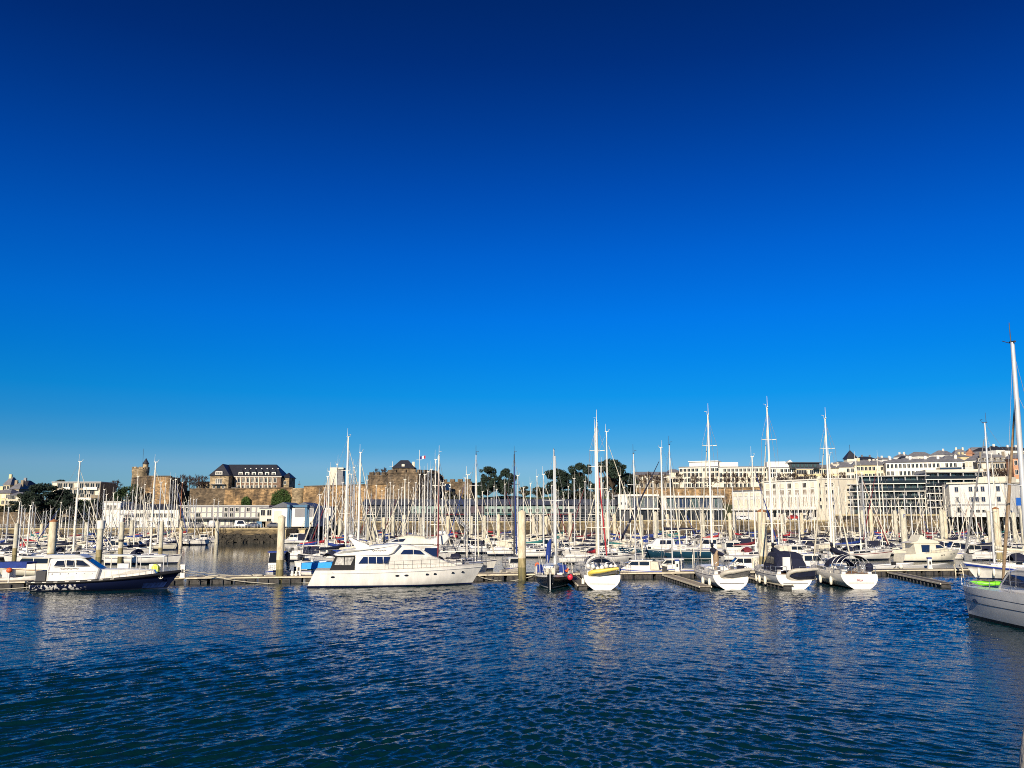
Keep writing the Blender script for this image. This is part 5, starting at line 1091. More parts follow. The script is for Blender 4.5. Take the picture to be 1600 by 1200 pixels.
    for sd in (1, -1): mb.path([H_.pt(k / 24, H_.sheer(k / 24) - .28, sd) + Vector((0, sd * .02, 0)) for k in range(1, 25)], .035, 5)
    mb.build('rub_rail', 'alu', t)
    mb = MB(); mb.box(-9.6, -8.3, -2.0, 2.0, .32, .44); mb.build('swim_platform', 'teak', t)
    mb = MB(); mb.path([(7.3, 0, 2.05), (8.9, 0, 2.1)], .14, 8); mb.path([(8.2, 0, 2.1), (8.75, 0, 1.7)], .07, 6); mb.build('anchor', 'steel', t)
    scribble('name_lettering', t, -7.2, -2.16, 1.32, 1.5, .14, 'lettering', 1); scribble('name_lettering', f, -3.2, -2.075, 3.42, 1.5, .12, 'lettering', 2)
    mb = MB()
    for k in range(3):
        for sd in (1, -1): 
            x = -2.6 + k * .42; mb.box(x, x + .30, min(sd * 2.03, sd * 1.99), max(sd * 2.03, sd * 1.99), 3.40, 3.48)
    place(t, -10.95, 87.2, 90 - 9.5); t.scale = (.918, 1, 1); return t
flybridge_yacht()
# ================= second white yacht (bow towards the west)
def second_yacht():
    L = 14.5; H_ = Hull(L, 4.4, 1.5, 1.9, tr=-.7, br=1.6, st=.88, tm=.45, p=2.3, k=7, kb=1.7, draft=.5)
    hw = lambda x, z: max(.3, 1.95 * (1 - max(0, (x + .5) / 7) ** 1.8) - max(0, z - 2.2) * .22)
    house = [(-4.6, 1.4), (-4.7, 3.35), (-3.6, 3.5), (.4, 3.55), (1.6, 3.35), (3.2, 2.5), (4.8, 1.9), (5.4, 1.4)]
    wins = [[(-4.5, 2.2), (-4.5, 3.15), (-3.1, 3.15), (-2.7, 2.2)], [(-1.7, 2.55), (-.9, 3.15), (.3, 3.2), (1.3, 3.0), (2.2, 2.6)]]
    t, d = motorboat('motor_yacht', 'second white motor yacht behind the big flybridge yacht, bow the other way', H_, house, hw, wins, ['antifoul', 'boot_navy', 'gelcoat', 'gelcoat', 'deck', 'gelcoat'], rail=(.5, .98, .7, 8))
    mb = MB(); mb.solid([(-5.9, 4.25), (-5.3, 3.52), (-3.6, 3.55), (.2, 3.6), (1.2, 3.75), (.2, 4.2), (-1.5, 4.3), (-3.9, 4.1), (-4.8, 4.45), (-5.6, 4.75)], lambda x, z: 1.6, 0, .1); f = mb.build('flybridge', 'gelcoat', t)
    panels('fly_windscreen', [[(-.6, 3.85), (.8, 3.85), (.2, 4.12), (-.9, 4.2)]], lambda x, z: 1.6, 'glass_blue', f)
    mb = MB(); mb.solid([(-3.2, 4.15), (-3.0, 4.42), (-1.2, 4.55), (.3, 4.28), (-.2, 4.2)], lambda x, z: 1.45, 0, .06); mb.build('fly_cover', 'cream_cloth', f)
    for x in (-5.3, -4.9): mb = MB(); mb.lathe([(.02, 4.6), (.24, 4.66), (.26, 4.9), (.1, 5.05), (.02, 5.06)], 12, 0, (x, .3 - (x + 5) * 2, 0)); mb.build('radar_dome', 'gelcoat', f)
    place(t, -13.2, 101.5, -90 - 7.5)
second_yacht()
# ================= cream cruiser in the mid row
def cream_yacht():
    L = 11.6; H_ = Hull(L, 3.8, 1.25, 2.05, tr=-.4, br=1.7, st=.88, tm=.45, p=2.2, k=6, kb=1.5, draft=.5, sp=1.3)
    hw = lambda x, z: max(.3, 1.65 * (1 - max(0, (x + .5) / 6) ** 1.9) - max(0, z - 2) * .15)
    house = [(-3.6, 1.1), (-3.8, 3.1), (1.0, 3.1), (2.4, 2.35), (4.0, 1.95), (4.6, 1.4)]
    wins = [[(-2.5, 1.65), (-2.5, 2.85), (-.9, 2.85), (-1.1, 1.65)], [(.3, 2.35), (.3, 2.85), (1.2, 2.82), (1.95, 2.35)]]
    t, d = motorboat('motor_yacht', 'cream flybridge cruiser moored before the concrete office, bow to the moored yachts', H_, house, hw, wins, ['antifoul', 'boot_navy', 'gelcoat_cream', 'boot_navy', 'deck', 'gelcoat_cream'], rail=(.35, .97, .7, 9))
    mb = MB(); mb.solid([(-4.6, 3.2), (-3.0, 3.55), (-2.4, 4.6), (-2.1, 4.6), (-1.4, 3.85), (.4, 3.6), (1.2, 3.2), (.8, 3.1), (-4.4, 3.1)], lambda x, z: 1.5, 0, .08); mb.build('flybridge', 'gelcoat_cream', t)
    for x in (1.2, 1.7, 3.4, 4.3): 
        u = (x + L / 2) / L
        for sd in (1, -1): mb = MB(); p = H_.pt(u, H_.sheer(u) - .5, sd); mb.box(p.x - .12, p.x + .12, p.y - .03, p.y + .03, p.z - .08, p.z + .08); mb.build('porthole', 'glass', t)
    p = P(1453, 868, 134); place(t, p.x, 134, 84); t.scale = (.84, .9, .86)
cream_yacht()
# ================= dark launch on the left
def launch():
    L = 14.0; H_ = Hull(L, 3.9, .95, 1.75, tr=.1, br=1.7, st=.86, tm=.42, p=2.3, k=3.2, kb=1.2, draft=.5, sag=.02, sp=2.0)
    hw = lambda x, z: max(.3, 1.45 * (1 - max(0, (x - .3) / 5.2) ** 2.2) - max(0, z - 1.9) * .17)
    house = [(-5.5, .8), (-5.5, 2.05), (-5.3, 3.05), (-4.9, 3.3), (-2.9, 3.3), (-2.2, 3.1), (-.6, 2.05), (-.9, .9)]
    wins = [[(-4.95, 2.35), (-4.65, 2.9), (-3.95, 2.9), (-3.95, 2.35)], [(-3.75, 2.35), (-3.75, 2.9), (-3.05, 2.9), (-3.05, 2.35)], [(-2.85, 2.35), (-2.85, 2.9), (-2.25, 2.9), (-1.55, 2.35)]]
    t, d = motorboat('pilot_launch', 'dark navy launch with cream cabin and white speckled lettering on its side', H_, house, hw, wins, ['antifoul_blue', 'antifoul', 'navy_hull_graphic', 'navy_hull', 'deck', 'navy_hull_graphic'], boot=(.05, .12), winm='glass', cat='launch', rail=None)
    remat(d, 'navy_hull_graphic', 'gelcoat'); d.data.materials[0] = MT['gelcoat']
    for w_ in wins:
        mb = MB(); c = [(x, -hw(x, z) - .03, z) for x, z in w_]; mb.path(c + [c[0]], .055, 5); mb.build('window_frame', 'gelcoat', d)
    mb = MB()
    for y0, y1 in ((-1.05, -.345), (-.335, .335), (.345, 1.05)): mb.add([(-2.09, y0 * .85, 3.06), (-2.09, y1 * .85, 3.06), (-.66, y1, 2.12), (-.66, y0, 2.12)], [(0, 1, 2, 3)], 0)
    mb.build('windscreen', 'glass', d)
    mb = MB(); mb.box(-5.3, -2.9, -1.25, 1.25, 3.3, 3.38); mb.solid([(-6.0, 3.12), (-5.9, 3.42), (-2.7, 3.42), (-1.9, 3.12)], lambda x, z: 1.34, 0, .12); mb.build('roof', 'gelcoat_grey', t)
    mb = MB(); mb.solid([(-1.0, 1.0), (-.7, 2.0), (2.4, 1.95), (4.4, 1.85), (4.8, 1.2)], lambda x, z: 1.05 - max(0, x - 2) * .18, 0, .1); mb.build('foredeck_trunk', 'gelcoat', t)
    H_.rail(.50, .82, .75, 8).build('guardrail', 'alu_white', t)
    mb = MB()
    for sd in (1, -1): mb.path([H_.pt(k / 30, H_.sheer(k / 30) - .08, sd) + Vector((0, sd * .08, 0)) for k in range(31)], .15, 8)
    mb.path([H_.pt(0, H_.fs - .08, -1) + Vector((-.05, 0, 0)), H_.pt(0, H_.fs - .08, 1) + Vector((-.05, 0, 0))], .15, 8); mb.build('rubber_fender', 'rubber', t)
    mb = MB()
    for k in range(16):
        if k % 2: continue
        u = .02 + k / 16 * .6
        p, q = H_.pt(u, H_.sheer(u) - .02, -1), H_.pt(u + .025, H_.sheer(u + .025) - .02, -1); mb.path([p + Vector((0, -.2, -.02)), q + Vector((0, -.2, -.02))], .045, 5)
    mb.build('fender_lashing', 'fender_white', t)
    mb = MB()   # blue patch at the bow
    for a in range(6):
        u0, u1 = .78 + a * .03, .81 + a * .03; q = [H_.pt(u0, .15, -1), H_.pt(u1, .15, -1), H_.pt(u1, .68 - .0, -1), H_.pt(u0, .62, -1)]; mb.add([p + Vector((0, -.03, -.0)) for p in q], [(0, 1, 2, 3)], 0)
    mb.build('bow_patch', 'blue_patch', t)
    u = .885; p = H_.pt(u, 1.22, -1) + Vector((0, -.06, 0)); mb = MB(); c = [(math.cos(a) * .2, math.sin(a) * .2) for a in [math.pi * (1.05 + .9 * k / 8) for k in range(9)]]
    mb.path([(p.x + a, p.y - .02, p.z + b) for a, b in c], .035, 4); mb.path([(p.x, p.y - .02, p.z - .2), (p.x, p.y - .02, p.z + .2)], .035, 4); mb.path([(p.x - .1, p.y - .02, p.z + .12), (p.x + .1, p.y - .02, p.z + .12)], .03, 4); mb.build('anchor_emblem', 'trim_white', t)
    mb = MB(); mb.path([(-4.4, .0, 3.4), (-4.4, 0, 4.9)], .04, 5); mb.path([(-4.4, -.5, 4.3), (-4.4, .5, 4.3)], .03, 5); mb.path([(-3.0, -.8, 3.4), (-3.6, -.8, 6.2)], [.02, .01], 4); mb.build('antenna_mast', 'alu_dark', t)
    mb = MB(); mb.lathe([(.02, 3.4), (.22, 3.42), (.25, 3.62), (.02, 3.66)], 12, 0, (-3.2, .2, 0)); mb.build('searchlight', 'dark_metal', t)
    mb = MB(); mb.box(-6.6, -5.7, -1.1, 1.1, .9, 1.9); mb.build('aft_locker', 'dark_metal', t)
    mb = MB(); 
    for k in range(6): x = -5.1 + k * .75; mb.box(x, x + .1, -1.47, -1.43, 1.62, 1.72)
    mb.path([(-5.4, -1.46, 1.85), (-1.0, -1.46, 1.85)], .03, 4); mb.build('grab_rail', 'alu', d)
    scribble('name_lettering', d, -4.3, -1.475, 2.08, 1.7, .12, 'lettering', 3)
    a = P(50, 921, 79.5); b = P(270, 917, 82.5); place(t, (a.x + b.x) / 2 - .05, 82.0, 90 - 12); t.scale = (.9, .95, .95)
launch()
# ================= twin-masted dark ketch, stern towards the camera
def ketch():
    L = 11.5; H_ = Hull(L, 3.75, 1.35, 1.7, tr=.5, br=1.2, st=.16, tm=.5, p=2.2, k=3.0, kb=1.4, draft=.6, sag=.28)
    t = thing('ketch', 'dark-hulled two-masted boat with blue spray cloths, stern out', 'sailboat'); mb = MB(); H_.mesh(mb, (.10, .2), (.80, .97), 22); mb.build('hull', ['antifoul', 'trim_grey', 'black_hull', 'gelcoat', 'deck', 'black_hull'], t)
    mb = MB(); mb.solid([(-L / 2 - .32, -.5), (-L / 2 + .35, -.5), (-L / 2 + .08, 1.3), (-L / 2 - .25, 1.55)], lambda x, z: .05, 0, .015); mb.build('rudder', 'trim_grey', t)
    mb = MB(); mb.solid([(-3.2, 1.1), (-3.0, 1.95), (2.0, 2.0), (3.0, 1.3)], lambda x, z: 1.05 - max(0, x) * .1, 0, .12); c = mb.build('coachroof', 'gelcoat', t)
    mb = MB(); 
    panels('porthole', [[(x - .25, 1.5), (x + .25, 1.5), (x + .25, 1.75), (x - .25, 1.75)] for x in (-2.3, -1.2, 0, 1.1)], lambda x, z: 1.05 - max(0, x) * .1, 'glass', c)
    rig(t, H_, 1.6, 2.0, 11.6, .11, 3.7, True, 'alu', 'cream_cloth', spreaders=1, ant=False); boom(t, 1.6, 2.9, 4.2, 'cream_cloth')
    mb = MB(); mb.path([(-2.6, -.35, 1.5), (-2.6, -.35, 12.6)], [.11, .07], 8); mb.build('mizzen_mast', 'alu', t)
    mb = MB(); mb.path([(-2.75, .1, 4.5), (-3.0, .25, 4.0), (-3.5, .35, 2.9), (-3.75, .35, 2.3)], [.10, .24, .26, .08], 8); mb.build('mizzen_cover', 'blue_cloth', t)
    mb = H_.rail(.02, .95, .75, 11, 'steel', .02, .03); mb.build('guardrail', 'alu_white', t)
    for y0, y1 in ((-1.45, -.75), (.7, 1.3)):
        mb = MB(); mb.box(-4.5, -4.44, y0 * 1.0, y1 * 1.0, 1.45, 2.2); mb.build('spray_cloth', 'blue_cloth', t)
    for sd in (1, -1):
        mb = MB(); pts = []; rs = []
        for k in range(7):
            u = .04 + .44 * k / 6; p = H_.pt(u, H_.sheer(u) + .02, sd); rs.append([p + Vector((0, sd * .03, .12)), p + Vector((0, sd * .03, .72))])
        mb.rings(rs, 0, closed=False, caps=False); mb.build('weather_cloth', 'blue_cloth', t) if False else None
    for x, y, z, m_ in ((-4.2, .0, 1.6, 'gelcoat'), (-4.6, .35, 1.5, 'cream_cloth'), (-3.6, -.4, 1.8, 'grey_cloth'), (-4.9, -.25, 1.55, 'cream_cloth'), (-4.0, .9, 1.6, 'gelcoat')):
        mb = MB(); mb.lathe([(.05, z - .25), (.28, z - .15), (.3, z + .2), (.12, z + .35), (.03, z + .36)], 9, 0, (x, y, 0)); mb.build('deck_bag', m_, t)
    mb = MB(); mb.path([(-3.9 + .0, 1.35 + .18 * math.cos(a), 2.0 + .3 * math.sin(a)) for a in [k * math.pi / 6 for k in range(10)]], .08, 6); mb.build('horseshoe_buoy', 'orange', t)
    mb = MB(); mb.path([(-4.6, -1.62, 1.85 + .0), (-4.6, -1.5, 1.55), (-4.6, -1.35, 1.7)], .12, 6); mb.build('life_ring', 'orange', t)
    mb = MB(); 
    for y in (-1.2, .2, 1.0): mb.path([(-5.0, y, 1.4), (-5.3, y + .1, 3.1)], .025, 4)
    mb.path([(-5.5, .5, 1.3), (-5.9, .9, 3.0)], .03, 4); mb.build('stern_pole', 'trim_white', t)
    p = P(864, 918, 82.5); place(t, p.x + .35, 82.5 + L / 2 * .95, 6)
    q = P(891, 906, 84); mb = MB(); mb.lathe([(.02, -.3), (.2, -.22), (.28, 0), (.2, .22), (.04, .34)], 12); tag(mb.build('mooring_buoy', 'buoy_red', None, (q.x, 84, 1.0)), 'small red ball fender hanging beside the dark ketch', 'buoy')
ketch()
def dinghy(label, loc, rz, tilt, L=2.9, B=1.5, r_=.21, m='hypalon', floor='hypalon_grey', roll=0):
    t = thing('dinghy', label, 'dinghy', loc, 0); t.rotation_euler = (R(tilt), R(roll), rz)
    h = B / 2 - r_; pts = [(-L / 2, -h, 0), (L * .1, -h, 0)] + [(L * .1 + (L * .4 - r_) * math.sin(a), -h * math.cos(a), .12 * math.sin(a)) for a in [math.pi * k / 10 for k in range(1, 10)]] + [(L * .1, h, 0), (-L / 2, h, 0)]
    mb = MB(); mb.path(pts, [r_ * .6] + [r_] * (len(pts) - 2) + [r_ * .6], 10); mb.build('tube', m, t)
    mb = MB(); mb.add([(-L * .46, -h, -.10), (L * .1, -h, -.10), (L * .42, 0, -.04), (L * .1, h, -.10), (-L * .46, h, -.10), (-L * .46, 0, -.22), (L * .15, 0, -.22)], [(0, 1, 6, 5), (1, 2, 6), (2, 3, 6), (3, 4, 5, 6)], 0); mb.build('floor', floor, t)
    mb = MB(); mb.box(-L * .44, -L * .41, -h, h, -.2, .22); mb.build('transom_board', 'hypalon_grey', t)
    return t
def stern_boat(label, L, B, mast, px, pyw, Yst, hd, hullm='gelcoat', cover='navy_cloth', hood='navy_cloth', mastm='alu_white', big_canopy=False, jibm='cream_cloth', jib=True, wheel=True, af='antifoul', top='gelcoat', mx=.04, mr=.12, rake=.012):
    """a modern cruising yacht seen from its stern"""
    t = thing('sailboat', label, 'sailboat', (0, 0, 0), 0, 'sailboats moored stern out on the main pontoon')
    H_ = Hull(L, B, 1.32, 1.62, tr=-.75, br=1.0, st=.88, tm=.42, p=2.1, k=2.6, kb=1.5, draft=.32, sag=.06)
    mb = MB(); H_.mesh(mb, (.04, .12), (.88, .93), 24); mb.build('hull', [af, 'boot_navy', hullm, 'boot_navy' if hullm != 'gelcoat' else 'gelcoat_grey', 'deck', top], t)
    X0 = -L / 2; w0 = B * .33; wf = lambda x: w0 * (1 - max(0, (x - .5) / (L * .42)) ** 1.4); zf = lambda x: H_.sheer((x + L / 2) / L)
    mb = MB(); coach(mb, -L * .12, L * .28, wf, zf, .5); c = mb.build('coachroof', 'gelcoat', t)
    for sd in (1, -1):
        for a, b in ((-.09, -.03), (-.02, .04), (.05, .10), (.115, .15)):
            mb = MB(); mb.add([(x, sd * (wf(x) * (1 - .09 * f) + .012), zf(x) + .5 * f) for x, f in ((L * a, .25), (L * b, .25), (L * b, .68), (L * a, .68))], [(0, 1, 2, 3)], 0); mb.build('cabin_window', 'glass', c)
    mb = MB()
    for sd in (1, -1): mb.box(X0 + .5, -L * .12, min(sd * B * .36, sd * B * .27), max(sd * B * .36, sd * B * .27), 1.25, 1.72)
    mb.build('cockpit_coaming', 'gelcoat', t)
    mb = MB(); mb.box(X0 + .35, -L * .12, -B * .27, B * .27, 1.33, 1.36); mb.build('cockpit_floor', 'teak', t)
    rig(t, H_, L * mx, 2.0, mast, mr, B, jib, mastm, jibm, spreaders=3, rake=rake, wire=.014)
    boom(t, L * mx, 2.95, L * .38, cover, r_=.22)
    if hood and not big_canopy: sprayhood(t, -L * .16, 1.8, B * .33, .95, hood, 1.6)
    H_.rail(.12, .97, .62, 10).build('guardrail', 'steel', t)
    mb = MB()
    for sd in (1, -1):
        a = H_.pt(.01, 1.34, sd); b = H_.pt(.13, 1.34, sd); 
        for q in (.35, .7): mb.path([b + Vector((0, -sd * .08, q)), a + Vector((.1, -sd * .08, q)), (X0 + .15, sd * B * .16, 1.34 + q)], .028, 5)
        for p_ in (a + Vector((.1, -sd * .08, 0)), b + Vector((0, -sd * .08, 0)), Vector((X0 + .15, sd * B * .16, 1.34))): mb.path([p_, p_ + Vector((0, 0, .7))], .028, 5)
    mb.build('pushpit', 'steel', t)
    if wheel:
        mb = MB()
        for y in (-B * .17, B * .17) if B > 3.7 else (0,):
            mb.path([(X0 + 1.5, y + .42 * math.cos(a), 2.0 + .42 * math.sin(a)) for a in [k * math.pi / 8 for k in range(17)]], .03, 5); mb.box(X0 + 1.5, X0 + 1.85, y - .14, y + .14, 1.3, 2.0)
        mb.build('steering_wheel', 'steel', t)
    mb = MB(); mb.path([(X0 + .01 - .0, -B * .20, .98), (X0 - .05, B * .20, .98)], .012, 4); mb.path([(X0 - .42, -B * .30, .55), (X0 - .42, B * .30, .55)], .018, 4); mb.build('transom_seam', 'dark_metal', t)
    mb = MB(); mb.path([(X0 - .2, -.2, .9), (X0 - .3, -.2, .35)], .02, 4); mb.path([(X0 - .2, .2, .9), (X0 - .3, .2, .35)], .02, 4); mb.build('boarding_ladder', 'steel', t)
    s = P(px, pyw, Yst); h = R(hd); place(t, s.x + math.sin(h) * L / 2, Yst + math.cos(h) * L / 2, hd); return t, H_
def on(t, v):
    return Matrix.Translation(t.location) @ t.rotation_euler.to_matrix().to_4x4() @ Vector(v)
def fender(label, t, H_, u, sd, z=.55):
    p = H_.pt(u, z, sd); p.y += sd * .17; q = on(t, p); mb = MB(); mb.lathe([(.02, -.42), (.12, -.36), (.15, -.1), (.15, .2), (.10, .36), (.03, .42), (.02, .9)], 10); tag(mb.build('fender', 'fender_white', None, q), label, 'fender', 'fenders hanging on the boats')
# yellow-dinghy boat
t, H_ = stern_boat('white sailboat with yellow dinghy across its stern and a red furled sail ahead', 11.8, 3.85, 14.4, 941, 917, 82.0, 3, af='antifoul_teal', hood='grey_cloth', cover=None, mr=.13, rake=.004)
dinghy('yellow inflatable dinghy hung across a white transom', on(t, (-6.15, -.1, 1.55)), t.rotation_euler.z + R(88), 24, 2.9, 1.4, .2, 'yellow', 'hypalon_grey', roll=9)
bimini(t, -4.6, 1.75, 1.45, 1.25, 'black_cloth', 2.2); sprayhood(t, -1.6, 1.8, 1.3, .95, 'grey_cloth', 1.6)
mb = MB()
for k in range(7): q = random.Random(k); mb.lathe([(.03, 1.7), (.2, 1.75), (.22, 2.0), (.05, 2.15)], 7, 0, (-5.3 + q.uniform(-.3, .5), -1.3 + k * .42, q.uniform(-.1, .2)))
mb.build('stern_gear', 'gelcoat', t)
fender('white fender on the dinghy side quarter of the yellow dinghy boat', t, H_, .10, -1); fender('white fender on the finger side of the yellow dinghy boat', t, H_, .14, 1)
# navy sail-cover boat
t, H_ = stern_boat('white sailboat, shade-grey painted sides, navy sail cover and a cream dinghy on its stern', 11.6, 3.8, 15.1, 1142, 915, 82.6, -2, 'gelcoat_grey', hood=None, mr=.12)  # grey on the hull sides paints their shade; transom keeps plain gelcoat
dinghy('cream inflatable dinghy lashed on the navy sail cover boat beside the finger pontoon', on(t, (-6.2, -.35, 1.4)), t.rotation_euler.z + R(88), 36, 2.9, 1.4, .21, 'hypalon', 'hypalon_grey', roll=8)
mb = MB(); mb.path([(-5.6, -1.05, 1.75), (-5.65, -1.05, 2.1)], .34, 14); mb.build('lifebuoy_bag', 'navy_cloth', t)
for k, (u, sd) in enumerate(((.30, 1), (.12, 1))): fender(['white fender midway along the navy sail cover boat side', 'white fender near the stern of the navy sail cover boat'][k], t, H_, u, sd)
mb = MB(); mb.path([(-1.8, .2, 1.5), (-2.0, .3, 2.8), (-2.2, .2, 3.4)], [.25, .3, .1], 8); mb.build('rolled_sail', 'wood_mast', t)
# navy canopy boat
t, H_ = stern_boat('sailboat with shade-grey painted sides, full navy canopy and cream dinghy raised on its davits', 11.6, 3.8, 15.9, 1241, 914, 82.8, 0, 'gelcoat_grey', hood=None, cover='navy_cloth', big_canopy=True, mr=.12)  # side shade put into the grey hull colour, transom left bright
mb = MB(); rs = []
for x, h in ((-5.2, 1.25), (-4.6, 1.75), (-3.2, 1.9), (-1.8, 1.8), (-.9, .9)):
    rs.append([(x, 1.42, 1.5), (x, 1.38, 1.5 + h * .6), (x, 1.1, 1.5 + h * .95), (x, 0, 1.5 + h), (x, -1.1, 1.5 + h * .95), (x, -1.38, 1.5 + h * .6), (x, -1.42, 1.5)])
mb.rings(rs, 0, closed=False, caps=True, sm=False); cn = mb.build('cockpit_canopy', 'navy_cloth', t)
panels('vinyl_pane', ([(-4.4, 2.2), (-3.3, 2.25), (-3.3, 2.95), (-4.4, 2.8)], [(-3.1, 2.25), (-2.0, 2.2), (-2.0, 2.85), (-3.1, 2.95)]), lambda x, z: 1.42 - max(0, z - 2.1) * .12, 'glass', cn, .03)
mb = MB(); mb.box(-5.6, -5.35, .2, .9, 1.7, 2.9); mb.build('liferaft', 'gelcoat', t)
dinghy('cream dinghy with dark open inside tilted on the davits of the navy canopy boat', on(t, (-6.25, -.6, 1.3)), t.rotation_euler.z + R(90), 52, 2.9, 1.6, .2, 'hypalon', 'navy_cloth', roll=4)
for k, u in enumerate((.62, .45, .28)): fender('white fender, %s from the bow on the navy canopy boat' % ORD[k], t, H_, u, 1, .6)
# blue hood boat
t, H_ = stern_boat('cream-white sailboat with arched navy sprayhood and red name on its transom', 11.9, 3.95, 14.8, 1343, 912, 83.2, -1, 'gelcoat', hood='navy_cloth', cover='navy_cloth', mr=.12)
bimini(t, -5.2, 1.75, 1.5, 1.3, 'navy_cloth', 2.1)
text('name_lettering', 'MILA', .26, 'lettering_red', t, (-6.36, .1, .80), (R(90), 0, R(-90)), .01)
mb = MB(); mb.lathe([(.05, 1.55), (.33, 1.6), (.36, 2.1), (.2, 2.3), (.03, 2.3)], 12, 0, (-5.4, -1.25, 0)); mb.build('winch_cover', 'navy_cloth', t)
for k, u in enumerate((.42, .20)): fender(['white fender near the middle of the navy sprayhood boat', 'white fender toward the stern of the navy sprayhood boat'][k], t, H_, u, 1, .6)
# lone red furled sail beside the mast of the yellow dinghy boat: another yacht behind the pontoon
# ================= right-hand yacht with blue stripe (bow towards the finger)
H_ = Hull(12.2, 3.7, 1.25, 1.85, tr=.6, br=1.6, st=.62, tm=.45, p=2.0, k=2.8, kb=1.3, draft=.5, sag=.2)
t = thing('sailboat', 'white double-striped yacht with wooden mast, bow pointing at the ladder', 'sailboat'); mb = MB(); H_.mesh(mb, (.05, .13), (.72, .88), 22); mb.build('hull', ['antifoul', 'boot_navy', 'gelcoat', 'lettering_blue', 'teak', 'gelcoat'], t)
mb = MB(); coach(mb, -2.5, 3.4, lambda x: 1.15 * (1 - max(0, x / 5.5) ** 1.5), lambda x: H_.sheer((x + 6.1) / 12.2), .5); c = mb.build('coachroof', 'gelcoat', t)
mb = MB()
panels('cabin_window', [[(x - .3, 1.62), (x + .3, 1.62), (x + .3, 1.82), (x - .3, 1.82)] for x in (-1.6, -.4, .8)], lambda x, z: 1.12 * (1 - max(0, x / 5.5) ** 1.5), 'glass', c, .02)
rig(t, H_, 2.9, 2.0, 15.0, .13, 3.7, True, 'alu', 'grey_cloth', spreaders=2, rake=.012, jr=.11); boom(t, 2.9, 2.9, 4.6, 'cream_cloth'); H_.rail(.05, .98, .65, 9).build('guardrail', 'steel', t)
sprayhood(t, -.2, 1.9, 1.2, .9, 'navy_cloth', 1.6)
place(t, 55.3, 95.2, -78); 
for k, u in enumerate((.93, .80, .72, .60)): fender('white fender, %s from the bow on the double-striped yacht' % ORD[k], t, H_, u, 1, .75)
mb = MB(); mb.path([(57.2 - 4.5, 93.5, 1.5), (57.0 - 4.5, 93.6, 17.3)], [.14, .09], 8)
